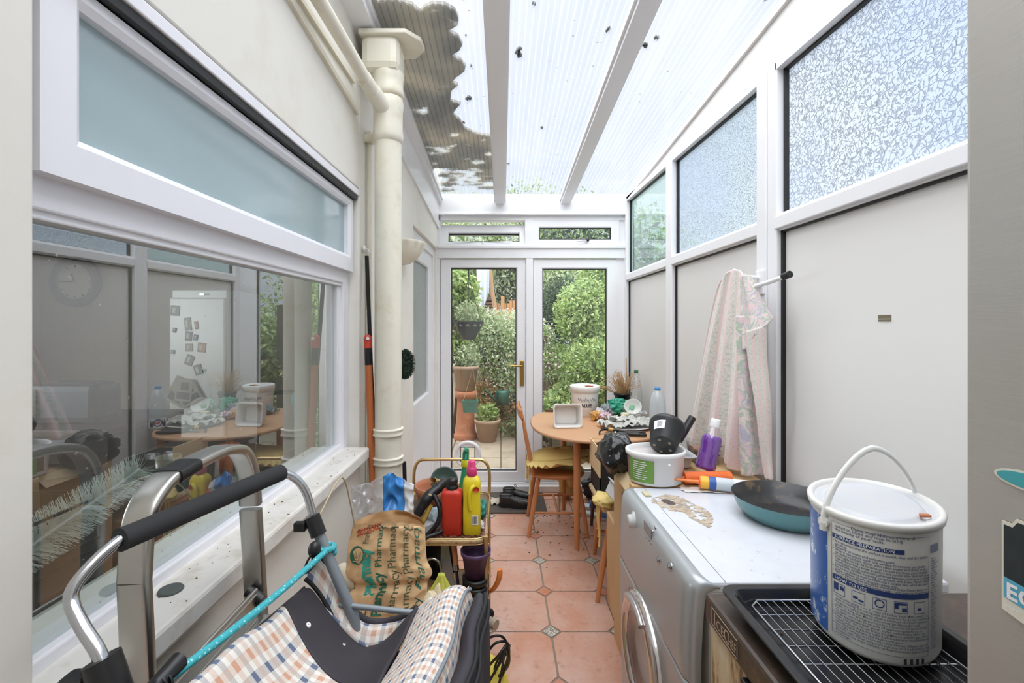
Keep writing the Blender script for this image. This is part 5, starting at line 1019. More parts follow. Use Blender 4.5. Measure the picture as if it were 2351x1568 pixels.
# ================= hook and towel
t = thing('bike_hook', 'white bent storage hook with black rubber tip screwed to the right mullion', 'hook', (1.08,1.9,1.62))
m = MB(); hk = smooth([(1.09,1.915,1.625),(1.03,1.905,1.622),(.99,1.87,1.612),(.985,1.80,1.612),(1.0,1.70,1.625),(1.013,1.625,1.640)], 6); m.tube(hk, .0085, 12); m.build('hook_arm', M_white, t)
m = MB(); m.tube(smooth([(1.09,1.93,1.66),(1.03,1.93,1.665),(1.0,1.96,1.67),(.99,2.02,1.68)], 5), .0085, 12); m.build('hook_arm', M_white, t)
m = MB(); m.tube([hk[-3], hk[-1]+(hk[-1]-hk[-3])*.6], .0125, 14); m.build('rubber_tip', M_black, t); m = MB(); m.box(1.078,1.086,1.89,1.95,1.59,1.69,.003); m.build('mounting_plate', M_white, t)
n = N('pink_floral_towel'); uv = n.n('TexCoord').outputs['UV']; sp = n.n('SeparateXYZ', i_Vector=uv); U = sp.outputs[0]
bandm = n.step(n.math('PINGPONG', n.math('MULTIPLY', U, 4.5), .5), .22, .30); fl_ = n.step(n.n('TexNoise', i_Vector=uv, i_Scale=26, i_Detail=3, i_Distortion=1.2).outputs['Fac'], .5, .6); vv = n.step(n.n('TexVoronoi', i_Vector=uv, i_Scale=30).outputs['Distance'], .25, .35)
pc_ = n.mix(bandm, lin((228,206,202)), lin((224,218,210))); pc_ = n.mix(n.math('MULTIPLY', n.math('MULTIPLY', bandm, fl_), .6), pc_, lin((168,190,180))); pc_ = n.mix(n.math('MULTIPLY', n.math('SUBTRACT', 1, vv), .3), pc_, lin((204,170,170)))
M_towel = n.end(n.bsdf(pc_, .9, 0, n.bump(n.noise(220), .6, .002), i_Sheen_Weight=.3))
n = N('towel_flower_side'); uv = n.n('TexCoord').outputs['UV']; vo = n.n('TexVoronoi', i_Vector=uv, i_Scale=9); g2 = n.n('TexNoise', i_Vector=uv, i_Scale=4.5, i_Detail=2, i_Distortion=.6).outputs['Fac']
cc_ = n.ramp(g2, (.34, (224,196,194)), (.44, (204,190,198)), (.50, (166,188,164)), (.55, (228,210,204)), (.64, (184,182,196)))
M_towel2 = n.end(n.bsdf(cc_, .9, 0, n.bump(n.noise(220), .6, .002), i_Sheen_Weight=.3))
t = thing('towel', 'faded pink floral towel hanging from the white hook down to the washing machine', 'towel', (1.0,1.95,.87))
TP = Vector((.985,1.90,1.695))
def towel(u, v):       # u across, v 0 top .. 1 bottom
    sp_ = .26+.74*v**.8; z = 1.70-.83*v-.03*(2*u-1)**2*(1-v)*4*.25
    y = 1.875+(-.12*(u-.5)*1.0+.03)*sp_ + (1-u)**1.2*.46*sp_-.0*v
    x = .985+.045*(u-.5)+(.075*(1-u)-.06)*sp_*.9 + .014*math.sin(u*19+1.2*v)*(.25+v) + .010*math.sin(u*37+v*3)*v
    if v < .06: x += .0; z -= (1-v/.06)**2*.012*abs(2*u-1)
    return (min(x, 1.075), y, z)
uvgrid('towel_drape', towel, 70, 80, 1.2, 3, M_towel, t, .007, 1)
def fold1(u, v):       # folded-over flower side: a flap that falls from the hook to a point at the right
    top = Vector(towel(.62, .02))+Vector((-.014,-.012,.002)); 
    a = Vector((.975,1.80,1.66)); b = Vector((1.015,1.715,1.49)); c_ = Vector((.94,1.79,1.36)); d = Vector((.955,1.84,1.66))
    p = a.lerp(b, v); q = d.lerp(c_, v); r0 = q.lerp(p, u); return (r0.x+.006*math.sin(u*9)-.008*math.sin(PI*u), r0.y-.01*math.sin(PI*u), r0.z+.01*math.sin(PI*v)*math.sin(u*5))
uvgrid('towel_fold', fold1, 30, 30, 1.0, 1.4, M_towel2, t, .006, 1)
def fold2(u, v):       # loose strip running down the right side
    zz = 1.44-.57*v; xL = .945+.075*v**1.2; yL_ = 1.775+.0*v; xR = 1.0+.045*v; yR_ = 1.735+.03*v
    p = Vector((xL, yL_, zz)).lerp(Vector((xR, yR_, zz+.03*(1-v))), u); return (p.x, p.y-.022*math.sin(PI*u)*(1-.4*v)+.006*math.sin(v*9), p.z)
uvgrid('towel_fold', fold2, 20, 50, .8, 3, M_towel, t, .006, 1)
def fold3(u, v):
    zz = 1.50-.63*v; p = Vector((.925+.02*v, 1.815, zz)).lerp(Vector((1.02+.025*v, 1.80, zz)), u); return (p.x, p.y-.012*math.sin(PI*u*2), p.z)
uvgrid('towel_fold', fold3, 20, 30, .5, 2.4, M_towel2, t, .006, 1)
# ================= things at the back of the washing machine
M_card = pm('corrugated_card', (216,180,134), .85, var=.12, scale=6, bump=.0006, bscale=120); M_card_in = pm('card_inside', (228,200,158), .85, var=.1)
t = thing('cardboard_box', 'tall brown cardboard box standing behind the washing machine', 'box', (.78,1.97,0))
m = MB(); m.box(.53, 1.04, 1.80, 2.16, 0, .845, .004); m.build('carton', M_card, t)
m = MB(); m.raw([(.53,1.80,.846),(.53,2.12,.846),(.50,2.10,.80),(.50,1.82,.80)], [(0,1,2,3)]); m.build('flap', M_card_in, t, solid=.004)
Fm = onface(.5285, 2.10, .62); m = MB(); m.raw([Fm @ Vector(p) for p in ((.09,.09,0),(.1,.085,0),(.1,.115,0),(.09,.12,0))], [(0,1,2,3)]); 
put_text(m, 'PANEL', lambda u, v: Fm @ Vector((u, v, 0)), .03, .14, .03, bold=.0); m.build('carton_print', M_blackink, t)
m = MB(); m.box(.50, 1.03, 1.748, 1.795, .0, .852, .003); simple('folded_card', m, M_card, 'flat folded cardboard slotted upright behind the washing machine top', 'cardboard')
tc = Vector((.605,1.80,.856)); t = thing('white_food_tub', 'oval white plastic tub with green label at the back of the washing machine', 'tub', tc)
m = MB(); m.lathe([(.001,0),(.095,0),(.102,.004),(.108,.105),(.115,.108),(.116,.122),(.109,.125),(.104,.122),(.1,.105)], tc, 48, 1, .82); m.build('tub_body', pm('white_pp', (232,232,230), .35, var=.04), t)
m = MB(); m.lathe([(.103,.112),(.096,.104),(.001,.106)], tc, 40, 1, .82); m.build('tub_lid', pm('lid_cloudy', (214,208,206), .3, var=.15), t)
def TS(a, z, off=.001): r = .102+(.006*z/.1)+off; return Vector((tc.x+r*math.cos(a), tc.y+r*.82*math.sin(a), tc.z+z))
m = MB(); m.grid(lambda u, v: TS(R(190+62*u), .012+.085*v), 16, 3); lb = m.build('green_label', pm('green_label', (110,152,66), .4), t)
m = MB(); m.grid(lambda u, v: TS(R(172+18*u), .018+.085*v), 10, 3); m.build('photo_label', pm('brown_photo_label', (150,104,92), .4, var=.6, scale=40), t)
m = MB()
for k in range(9): z = .088-k*.008; m.grid(lambda u, v: TS(R(204+(34 if k % 3 else 44)*u*(.7+.3*((k*5) % 3)/2)), z+.0025*v, .002), 8, 2)
m.build('label_lines', M_white, lb)
q = TS(R(282), .085, .0); m = MB(); m.ball(q, .006, 10); m.build('handle_pin', M_white, t)
# tipped plant pot and tube
t = thing('tipped_plant_pot', 'black plastic plant pot tipped over on the white food tub', 'plant pot', (.62,1.78,1.0))
ax = Vector((.42,.74,.52)).normalized(); base = at(1522, 1024, 1.765)
Mq = Matrix.Translation(base) @ ax.to_track_quat('Z','Y').to_matrix().to_4x4()
m = MB(Mq); m.lathe([(.001,0),(.045,0),(.05,.004),(.064,.09),(.068,.092),(.070,.108),(.066,.110),(.060,.09),(.047,.008),(.001,.006)], (0,0,0), 40); m.build('pot_wall', pm('black_pot_plastic', (44,46,48), .4, var=.25, scale=14, dirt=(96,92,86), dfac=.4), t)
m = MB(Mq)
for k in range(5): a = 2*PI*k/5; m.prism([(.032*math.cos(a)+.006*math.cos(b), .032*math.sin(a)+.006*math.sin(b)) for b in [2*PI*j/10 for j in range(10)]], -.0008, .0005)
m.build('drain_holes', pm('dusty_hole', (150,140,120), .9), t)
m = MB(Mq); aL = max([k*.1 for k in range(63)], key=lambda a: (Mq.to_3x3() @ Vector((math.cos(a), math.sin(a), 0))).dot(Vector((-.62,-.72,.3))))
def pl(u, v): a = aL-.4+.75*u; z = .038+.04*v; r = .0505+.0135*(z-.004)/.086+.0012; return (r*math.cos(a), r*math.sin(a), z)
m.grid(pl, 10, 3); bl = m.build('barcode_label', M_white, t); m = MB(Mq)
for k in range(9): m.grid(lambda u, v: tuple(Vector(pl(.35+.05*k+.02*(u-.5), .15+.7*v))*1.0+Vector((0,0,0))+Vector((pl(.5,0)[0],pl(.5,0)[1],0)).normalized()*.0008), 2, 2)
m.build('barcode', M_blackink, bl)
a = at(1566, 998, 1.86); b = at(1590, 958, 1.88); d_ = (b-a); m = MB(); m.tube([a-d_*.35, b], .0155, 8); simple('black_tube', m, M_black, 'short black plastic tube sticking up behind the tipped plant pot', 'tube')
t = thing('purple_bottle', 'clear bottle of purple liquid with white cap leaning against the pink towel', 'bottle', (.8,1.86,.86))
ba = at(1618, 1078, 1.84); bb = at(1645, 962, 1.86); Mq = Matrix.Translation(ba) @ (bb-ba).normalized().to_track_quat('Z','Y').to_matrix().to_4x4(); L_ = (bb-ba).length
rib_ = [(.001,0),(.034,0),(.038,.006)]+[(.038-.002*(k % 2), .02+.012*k) for k in range(6)]+[(.038,.105),(.037,.125),(.03,.15),(.017,L_-.035),(.014,L_-.03)]
m = MB(Mq); m.lathe([q for q in rib_ if q[1] < .135]+[(.033,.138),(.001,.138)], (0,0,0), 32); m.build('liquid', pm('purple_liquid', (128,58,178), .12, var=.15, scale=14), t)
GBt = glass_mat('clear_plastic', (.95,.95,.95,1), .8, .03, rbase=.04)
m = MB(Mq); m.lathe([(r+.0012, z) for r, z in rib_], (0,0,0), 32); m.build('bottle_wall', GBt, t)
m = MB(Mq); m.lathe([(.019,L_-.034),(.0195,L_-.004),(.017,L_),(.001,L_)], (0,0,0), 24); m.build('cap', M_white, t)
m = MB(Mq)
for k in range(4): m.grid(lambda u, v: ((.0405)*math.cos(-2.6+1.1*u*(.8+.2*(k % 2))), .0405*math.sin(-2.6+1.1*u*(.8+.2*(k % 2))), .05+.018*k+.004*v), 12, 2)
m.build('bottle_print', M_blackink, t)
def cart(name, label, p0, p1, r, cols, lab=None):
    t = thing(name, label, 'cartridge', ((p0[0]+p1[0])/2, p0[1], p0[2])); p0, p1 = Vector(p0), Vector(p1)
    m = MB(); m.tube([p0, p0.lerp(p1, .03), p1], [r*.9, r, r], 20); m.build('tube_body', pm(name+'_body', cols[0], .4), t)
    for k, (a, b, c) in enumerate(cols[1]): m = MB(); m.tube([p0.lerp(p1, a), p0.lerp(p1, b)], r*1.02, 20, cap=False); m.build('label_band', pm(name+'_band%d' % k, c, .4, var=.1), t)
    m = MB(); d = (p0-p1).normalized(); m.tube([p0, p0+d*.02, p0+d*.10], [.008,.006,.003], 12); m.build('nozzle', pm(name+'_nozzle', cols[0], .4), t)
cart('sealant_cartridge', 'orange and yellow sealant cartridge with blue label lying beside the frying pan', (.735,1.705,.882), (.915,1.66,.876), .0225, ((238,130,60), ((.02,.16,(246,186,60)),(.17,.3,(60,96,170)),(.3,.62,(206,212,216)),(.62,.98,(236,234,230)))))
cart('sealant_cartridge', 'plain orange sealant cartridge lying behind the yellow banded one', (.70,1.76,.878), (.88,1.765,.878), .0225, ((236,120,56), ((.0,.9,(232,112,52)),)))
m = MB(); sheet(m, (.75,1.70,.851), .16, .05, 4, .004, rot=-.1); simple('paper_scrap', m, pm('white_paper', (226,224,218), .8), 'crumpled scrap of white paper under the orange cartridges', 'paper')
m = MB(); m.box(.515,.535,1.64,1.68,.851,.857); simple('masking_scrap', m, pm('masking_tape', (206,196,160), .7), 'tiny cream scrap under the edge of the white food tub', 'scrap')
t = thing('cutlery_tray', 'grey divided plastic tray on the cardboard box behind the tipped pot', 'tray', (.66,2.05,.847)); m = MB(); trayshape(m, .53, .83, 1.93, 2.15, .851, .905, .008, .02); m.build('tray_shell', pm('grey_tray_plastic', (178,180,182), .4), t, solid=.002, offs=1)
for k in range(2): m = MB(); m.box(.62+.08*k, .623+.08*k, 1.95, 2.13, .855, .90); m.build('divider', M_gtube, t)
t = thing('glass_dish', 'small clear dish with brown contents behind the black plant pot', 'dish', (.86,2.08,.9)); m = MB(); trayshape(m, .84, .98, 2.0, 2.14, .849, .94, .006, .02); m.build('dish_wall', GBt, t, solid=.003); m = MB(); m.box(.86,.96,2.02,2.12,.853,.915,.01); m.build('dish_contents', pm('brown_contents', (150,104,76), .7, var=.3), t)
m = MB(); crumple(m, (.505,2.02,.90), (.085,.12,.085), 3, .2, 36, 22, 1.3); simple('bin_bag', m, pm('black_polythene', (18,18,20), .16, var=.1, bump=.002, bscale=26), 'shiny black bin bag bunched on the corner of the tall cardboard box', 'bag')
# slatted airer edge-on beside the machine
t = thing('clothes_airer', 'folded grey wire airer standing on edge left of the washing machine', 'airer', (.485,1.78,0))
for k in range(4): m = MB(); m.tube([(.468+.012*k,1.765+.004*k,.0),(.468+.012*k,1.765+.004*k,.70)], .004, 8); m.build('airer_bar', M_gtube, t)
for z in (.02,.35,.69): m = MB(); m.tube([(.465,1.77,z),(.508,1.785,z)], .004, 8); m.build('airer_crossbar', M_gtube, t)
# ================= oval table and what stands on it
M_wood = pm('teak_veneer', (208,160,120), .42, var=.18, scale=4, dirt=(186,134,96), dfac=.3); M_leg = pm('varnished_beech', (204,136,88), .35, var=.22, scale=12); M_dkleg = pm('dark_varnished_wood', (96,62,44), .4, var=.25, scale=12)
Tc = Vector((.655,3.33)); Ta, Tb, TZ = .44, .525, .75
def ov(k, dx=0.):
    o = []
    for q in range(72):
        a = 2*PI*q/72; c_, s_ = math.cos(a), math.sin(a); e = 2/2.35; o.append((Tc.x+(Ta+dx)*abs(c_)**e*(1 if c_ > 0 else -1), Tc.y+(Tb+dx)*abs(s_)**e*(1 if s_ > 0 else -1)))
    return o
t = thing('drop_leaf_table', 'oval teak table cluttered with pots and tools by the garden doors', 'table', (Tc.x, Tc.y, 0))
m = MB(); rings = [(ov(0,-.012), TZ-.022), (ov(0,-.002), TZ-.018), (ov(0,0), TZ-.01), (ov(0,-.002), TZ-.002), (ov(0,-.008), TZ)]
vs = [(x, y, z) for r, z in rings for x, y in r]; m.raw(vs, [(i*72+k, i*72+(k+1) % 72, (i+1)*72+(k+1) % 72, (i+1)*72+k) for i in range(4) for k in range(72)], True); m.raw(vs[:72], [tuple(range(72))[::-1]]); m.raw(vs[-72:], [tuple(range(72))])
m.build('table_top', M_wood, t)
m = MB(); m.box(.47,.98,3.0,3.02,.65,.728); m.box(.47,.98,3.62,3.64,.65,.728); m.box(.47,.49,3.0,3.64,.65,.728); m.box(.96,.98,3.0,3.64,.65,.728); m.build('apron', M_dkleg, t)
for x, y in ((.495,2.995),(.965,2.995),(.495,3.63),(.965,3.63)): m = MB(); m.tube([(x,y,.0),(x,y,.3),(x,y,.728)], [.016,.022,.024], 14); m.build('leg', M_leg, t)
# ---- chairs
def chair(name, label, org, ang, mat, legs, back=True, seat_z=.43, group=None):
    M = Tr(org[0], org[1], 0, 0, 0, ang); t = thing(name, label, 'chair', (org[0], org[1], 0), group)
    w = MB(M)
    def sf(u, v): a = 2*PI*u; e = .72; c_, s_ = math.cos(a), math.sin(a); r = (0, .195, .2, .2, .19, 0)[int(round(v*5))]; z = (-.028, -.026, -.016, -.006, 0, -.006)[int(round(v*5))]; return (r*abs(c_)**e*(1 if c_ > 0 else -1), r*.98*abs(s_)**e*(1 if s_ > 0 else -1), seat_z+z)
    w.grid(sf, 40, 6, closeu=True); w.build('seat', mat, t)
    tops = [(-.13,-.13),(.13,-.13),(.13,.13),(-.13,.13)]
    for (tx_, ty_), (bx, by) in zip(tops, legs): w = MB(M); w.tube([(tx_,ty_,seat_z-.02),(tx_*.5+bx*.5,ty_*.5+by*.5,seat_z*.5),(bx,by,0)], [.0135,.018,.0115], 12); w.build('leg', mat, t)
    mid = lambda i, k: tuple(Vector((tops[i][0],tops[i][1],seat_z)).lerp(Vector((legs[i][0],legs[i][1],0)), k))
    for a, b in ((0,1),(3,2)): w = MB(M); w.tube([mid(a,.62), mid(b,.62)], .0085, 10); w.build('stretcher', mat, t)
    w = MB(M); p_ = (Vector(mid(0,.62))+Vector(mid(1,.62)))/2; q_ = (Vector(mid(3,.62))+Vector(mid(2,.62)))/2; w.tube([p_, q_], .0085, 10); w.build('stretcher', mat, t)
    if back:
        for y in (-.155,.155): w = MB(M); w.tube([(-.165,y*.95,seat_z-.01),(-.25,y*1.03,.84)], [.0125,.0105], 12); w.build('back_post', mat, t)
        for y in (-.09,-.03,.03,.09): w = MB(M); w.tube([(-.175,y*.9,seat_z-.01),(-.215,y*1.0,.62),(-.245,y*1.1,.82)], [.007,.0085,.006], 8); w.build('spindle', mat, t)
        w = MB(M); w.grid(lambda u, v: (-.253-.018*math.sin(PI*u)+.004*math.cos(2*PI*v)*1.5, (u-.5)*.37, .815+.055*(.5-.5*math.cos(PI*min(1,2*abs(v-.0))))), 16, 8)
        w.build('crest_rail', mat, t, solid=.018)
    return t
c1 = chair('spindle_back_chair', 'beech spindle-back chair with yellow frilled cushion pushed under the oval table', (.395,3.32), 0, M_leg, [(-.205,-.16),(.2,-.18),(.2,.21),(-.19,.2)])
m = MB()
def cush(u, v):
    a = 2*PI*u; b = PI*v; e = .6; c_, s_ = math.cos(a), math.sin(a); sx_ = abs(c_)**e*(1 if c_ > 0 else -1); sy_ = abs(s_)**e*(1 if s_ > 0 else -1)
    r = math.sin(b)**.55; x, y, z = .205*sx_*r, .19*sy_*r, .06*math.cos(b)*(1+.1*math.sin(7*u*PI)); z += .006*noise.noise(Vector((x*14, y*14, 0)))
    q = Matrix.Rotation(R(-6), 3, 'Y') @ Matrix.Rotation(R(-10), 3, 'X') @ Vector((x, y, z)); return q+Vector((.415,3.25,.53))
m.grid(cush, 48, 18, closeu=True)
t = thing('yellow_cushion', 'pale yellow frilled seat cushion on the beech chair by the doors', 'cushion', (.415,3.27,.45)); M_yel = pm('yellow_cotton', (232,206,132), .85, var=.14, scale=9, bump=.001, bscale=120)
m.build('cushion_pad', M_yel, t)
def frill(u, v):
    a = 2*PI*u; e = .6; c_, s_ = math.cos(a), math.sin(a); k = 1+.20*v; x, y = .205*abs(c_)**e*(1 if c_ > 0 else -1)*k, .19*abs(s_)**e*(1 if s_ > 0 else -1)*k; z = -.03*v+.010*math.sin(u*2*PI*26)*v
    q = Matrix.Rotation(R(-6), 3, 'Y') @ Matrix.Rotation(R(-10), 3, 'X') @ Vector((x, y, z)); return q+Vector((.415,3.25,.53))
m = MB(); m.grid(frill, 210, 5, closeu=True); m.build('frill', M_yel, t, solid=.002)
for y in (3.15,3.47): m = MB(); m.tube(smooth([(.225,y,.50),(.20,y-.01,.49),(.19,y,.45),(.20,y+.01,.36),(.195,y,.30)],4), .006, 6); m.build('tie_ribbon', M_yel, t)
c2 = chair('wooden_chair', 'dark-legged wooden chair half hidden behind the washing machine, heaped with boxes', (.74,2.66), 0, M_leg, [(-.232,-.235),(.2,-.2),(.19,.22),(-.145,.265)], back=False, seat_z=.45)
m = MB(); m.box(.545,.94,2.465,2.86,.45,.482,.012); 
t = thing('studded_seat_pad', 'cream studded seat pad with yellow fringe on the chair beside the washing machine', 'cushion', (.74,2.66,.45)); m.build('pad', pm('cream_vinyl', (222,200,158), .6, var=.1), t)
m = MB()
for k in range(8):
    for j in range(2): m.ball((.5445, 2.49+.045*k, .459+.013*j), .0035, 6)
m.build('studs', M_leg, t)['kind'] = 'stuff'
m = MB(); crumple(m, (.56,2.52,.50), (.06,.08,.035), 9, .25, 30, 16, 1.5, floor=.483); m.build('bunched_cover', M_yel, t)
for k in range(3): m = MB(); m.tube(smooth([(.54-.004*k,2.50+.02*k,.49),(.53,2.49+.02*k,.42),(.538,2.50+.02*k,.34),(.532,2.49+.025*k,.26+.04*k)],4), .0055, 6); m.build('fringe_cord', M_yel, t)
t = thing('dark_stool', 'dark turned-leg stool with a worn round seat under the back of the oval table', 'stool', (.80,3.55,0)); m = MB(); m.lathe([(.001,-.03),(.15,-.03),(.165,-.01),(.16,.0),(.001,.004)], (.80,3.40,.56), 32); m.build('seat', pm('worn_brown_seat', (140,112,92), .8, var=.4, scale=14), t)
for a in (200,290,20,110): m = MB(); c_, s_ = math.cos(R(a)), math.sin(R(a)); m.tube([(.80+.11*c_,3.40+.11*s_,.535),(.80+.15*c_,3.40+.15*s_,0)], [.014,.012], 10); m.build('leg', M_dkleg, t)
# ---- on the table
tp = at(1302,950,3.2); t = thing('white_food_tray', 'empty white square plastic tub standing on its side at the front of the oval table', 'tub', (.46,3.2,TZ)); m = MB()
def rr(hw, hh, r, y, n_=8):
    o = []
    for cx, cz, a0 in ((hw-r,hh-r,0),(-hw+r,hh-r,90),(-hw+r,-hh+r,180),(hw-r,-hh+r,270)):
        for k in range(n_): a = R(a0+90*k/(n_-1)); o.append((cx+r*math.cos(a), y, cz+r*math.sin(a)))
    return o
def rloft(m, rings, M, cap=True):
    n_ = len(rings[0]); vs = [M @ Vector(p) for r in rings for p in r]; m.raw(vs, [(i*n_+k, i*n_+(k+1) % n_, (i+1)*n_+(k+1) % n_, (i+1)*n_+k) for i in range(len(rings)-1) for k in range(n_)], True)
    if cap: m.raw(vs[-n_:], [tuple(range(n_))])
M_pp = pm('white_pp_tub', (232,231,228), .4, var=.05)
rloft(m, [rr(.10,.082,.022,0), rr(.10,.082,.022,-.004), rr(.092,.074,.02,-.004), rr(.086,.068,.02,.02), rr(.076,.058,.02,.075)], Tr(.46,3.16,TZ+.0835,R(-6),0,R(4))); m.build('tub_shell', M_pp, t, solid=.0015)
c = Vector((.66,3.62,TZ)); t = thing('value_bucket', 'white lidded bucket reading VALUE at the back left of the oval table', 'bucket', c); m = MB(); m.lathe([(.001,0),(.092,0),(.097,.004),(.107,.19)], c, 40); m.build('bucket_body', M_pp, t)
m = MB(); m.lathe([(.108,.185),(.115,.186),(.117,.225),(.113,.232),(.104,.232),(.102,.224),(.001,.224)], c, 40); m.build('lid', M_pp, t)
VS = lambda a, z: Vector((c.x+(.098+.01*z/.19)*math.cos(a), c.y+(.098+.01*z/.19)*math.sin(a), c.z+z))
m = MB(); put_text(m, 'VALUE', lambda u, v: VS(R(-135)+u/.1, .075+v), .034, .012, 0, bold=.04); m.build('printed_word', M_blackink, t)
m = MB(); wpts = [VS(R(-130)+k*.055, .13+.012*math.sin(k*1.9)+.006*math.sin(k*.7)) + Vector((0,-.001,0)) for k in range(26)]; m.tube(smooth(wpts,3), .0013, 5); m.build('handwriting', M_ink, t)
m = MB(); crumple(m, (c.x+.03,c.y-.02,c.z+.229), (.035,.02,.005), 4, .4, 20, 10); simple('dry_leaf', m, M_terra, 'brown leaf lying on the lid of the VALUE bucket', 'leaf')
pc_ = Vector((.985,3.72,TZ)); t = thing('dried_plant', 'pot of dried straw-coloured stems at the far right corner of the oval table', 'plant', pc_); m = MB(); pot(m, pc_, .068, .16, .02); m.build('pot', M_black, t)
M_straw = pm('dry_straw', (206,166,118), .85, var=.3, scale=30); r_ = random.Random(12)
m = MB()
for k in range(95):
    a = r_.uniform(0,2*PI); q = r_.uniform(0,.045); b = pc_+Vector((q*math.cos(a), q*math.sin(a), .15)); h = r_.uniform(.05,.19); l_ = r_.uniform(0,.09); bend = r_.uniform(-.03,.03)
    m.tube(smooth([b, b+Vector((math.cos(a)*l_*.4, math.sin(a)*l_*.4, h*.6)), b+Vector((math.cos(a)*l_+bend, math.sin(a)*l_, h)), b+Vector((math.cos(a)*l_*1.3+bend*2, math.sin(a)*l_*1.2, h*.8))], 3), [.0022]*5+[.0012]*5, 4)
m.build('dry_stems', M_straw, t)['kind'] = 'stuff'
m = MB()
for k in range(9):
    a = R(150+k*12); b = pc_+Vector((-.03,0,.14)); m.tube(smooth([b, b+Vector((-.06-.012*k,0.0,.05+.01*(k % 3))), b+Vector((-.12-.012*k,-.01,.06)), b+Vector((-.14-.01*k,-.02,.02+.02*(k % 4)))], 4), .0015, 4)
m.build('trailing_stems', M_straw, t)['kind'] = 'stuff'
for k, (x, h, lb) in enumerate(((1.03,.43,'tallest bare stick in the pot of dried stems'),(.99,.30,'shorter bare stick in the pot of dried stems'))): m = MB(); m.tube([(x,3.74,TZ+.12),(x-.0,3.78,TZ+h)], .0035, 6); simple('bare_stick', m, M_straw, lb, 'stick')
def bottle(t, c, prof, mat, cap, capc, nm='bottle_wall', sx=1., sy=1.):
    m = MB(); m.lathe(prof, c, 32, sx, sy); m.build(nm, mat, t)
    m = MB(); r, z0, z1 = cap; m.lathe([(r*.9,z0),(r,z0+.001),(r,z1-.002),(r*.9,z1),(.001,z1)], c, 20); m.build('cap', capc, t)
c = Vector((1.035,3.52,TZ)); t = thing('clear_bottle', 'empty clear plastic bottle with green cap in the far right corner of the table', 'bottle', c)
bottle(t, c, [(.001,.01),(.02,.004),(.04,.0),(.046,.01),(.045,.06),(.042,.065),(.045,.07),(.045,.2),(.042,.23),(.028,.29),(.014,.33),(.0135,.345)], GBt, (.016,.338,.362), pm('green_cap', (60,112,84), .4))
c = Vector((1.045,3.07,TZ)); t = thing('milk_bottle', 'half-clear plastic milk bottle with blue cap and blue red label by the right wall', 'bottle', c)
n = N('hdpe_milky'); tl = n.n('BsdfTranslucent', i_Color=(.86,.9,.93,1)).outputs[0]; tr = n.n('BsdfTransparent', i_Color=(.93,.96,.98,1)).outputs[0]; gl = n.n('BsdfGlossy', i_Roughness=.2).outputs[0]; df = n.n('BsdfDiffuse', i_Color=(.82,.87,.9,1)).outputs[0]
M_hd = n.end(n.n('MixShader', i_0=.08, i_1=n.n('MixShader', i_0=.45, i_1=n.n('MixShader', i_0=.4, i_1=df, i_2=tl).outputs[0], i_2=tr).outputs[0], i_2=gl).outputs[0])
bottle(t, c, [(.001,.0),(.044,.0),(.05,.008),(.052,.1),(.0515,.15),(.05,.18),(.042,.225),(.03,.26),(.018,.272),(.017,.28)], M_hd, (.0195,.272,.292), pm('sky_blue_cap', (84,150,212), .4), sx=1, sy=1)
CSf = lambda a, z, o=.0525: Vector((c.x+o*math.cos(a), c.y+o*math.sin(a), c.z+z))
m = MB(); m.grid(lambda u, v: CSf(R(170+160*u), .015+.065*v), 24, 2); lb = m.build('wrap_label', pm('white_label', (226,228,232), .4), t)
m = MB(); q = lambda r0, r1: m.raw([CSf(R(232)+r*math.cos(a)/.052, .048+r*math.sin(a), .0532) for a in [2*PI*j/20 for j in range(20)] for r in (r0, r1)], [(2*j, 2*j+1, (2*j+3) % 40, (2*j+2) % 40) for j in range(20)])
q(.018,.026); m.build('label_ring', M_navy, lb); m = MB(); m.raw([CSf(R(232)+.014*math.cos(a)/.052, .05+.009*math.sin(a), .0532) for a in [2*PI*j/20 for j in range(20)]], [tuple(range(20))]); m.build('label_centre', pm('label_red', (196,70,66), .4), lb)
m = MB(); 
for a0, a1 in ((180,205),(262,285)):
    m.grid(lambda u, v: CSf(R(a0+(a1-a0)*u), .02+.05*v*(.4+.6*abs(math.sin(u*5))), .0532), 10, 3)
m.build('label_figures', M_blackink, lb)
c = Vector((.90,3.33,TZ)); t = thing('glass_jar', 'small cream-lidded jar among the clutter on the oval table', 'jar', c); m = MB(); m.lathe([(.001,0),(.028,0),(.031,.004),(.031,.04),(.028,.045)], c+Vector((0,0,.012)), 24); m.build('jar_body', pm('cloudy_jar', (206,206,190), .25), t); m = MB(); m.lathe([(.031,.042),(.032,.043),(.032,.056),(.03,.058),(.001,.058)], c+Vector((0,0,.012)), 24); m.build('jar_lid', pm('cream_lid', (222,214,180), .4), t)
c = Vector((1.0,3.35,TZ)); m = MB(); m.lathe([(.001,0),(.04,0),(.075,.04),(.088,.075),(.086,.076),(.072,.042),(.038,.004),(.001,.004)], c, 36); simple('glass_bowl', m, GBt, 'clear glass bowl at the right side of the oval table', 'bowl')
m = MB(Tr(.985,3.42,TZ+.075,R(50),R(-25),0)); m.lathe([(.001,0),(.03,0),(.055,.03),(.062,.06),(.06,.06),(.052,.03),(.028,.003),(.001,.003)], (0,0,0), 32); simple('white_bowl', m, M_pp, 'white bowl tipped on its side at the right of the table', 'bowl')
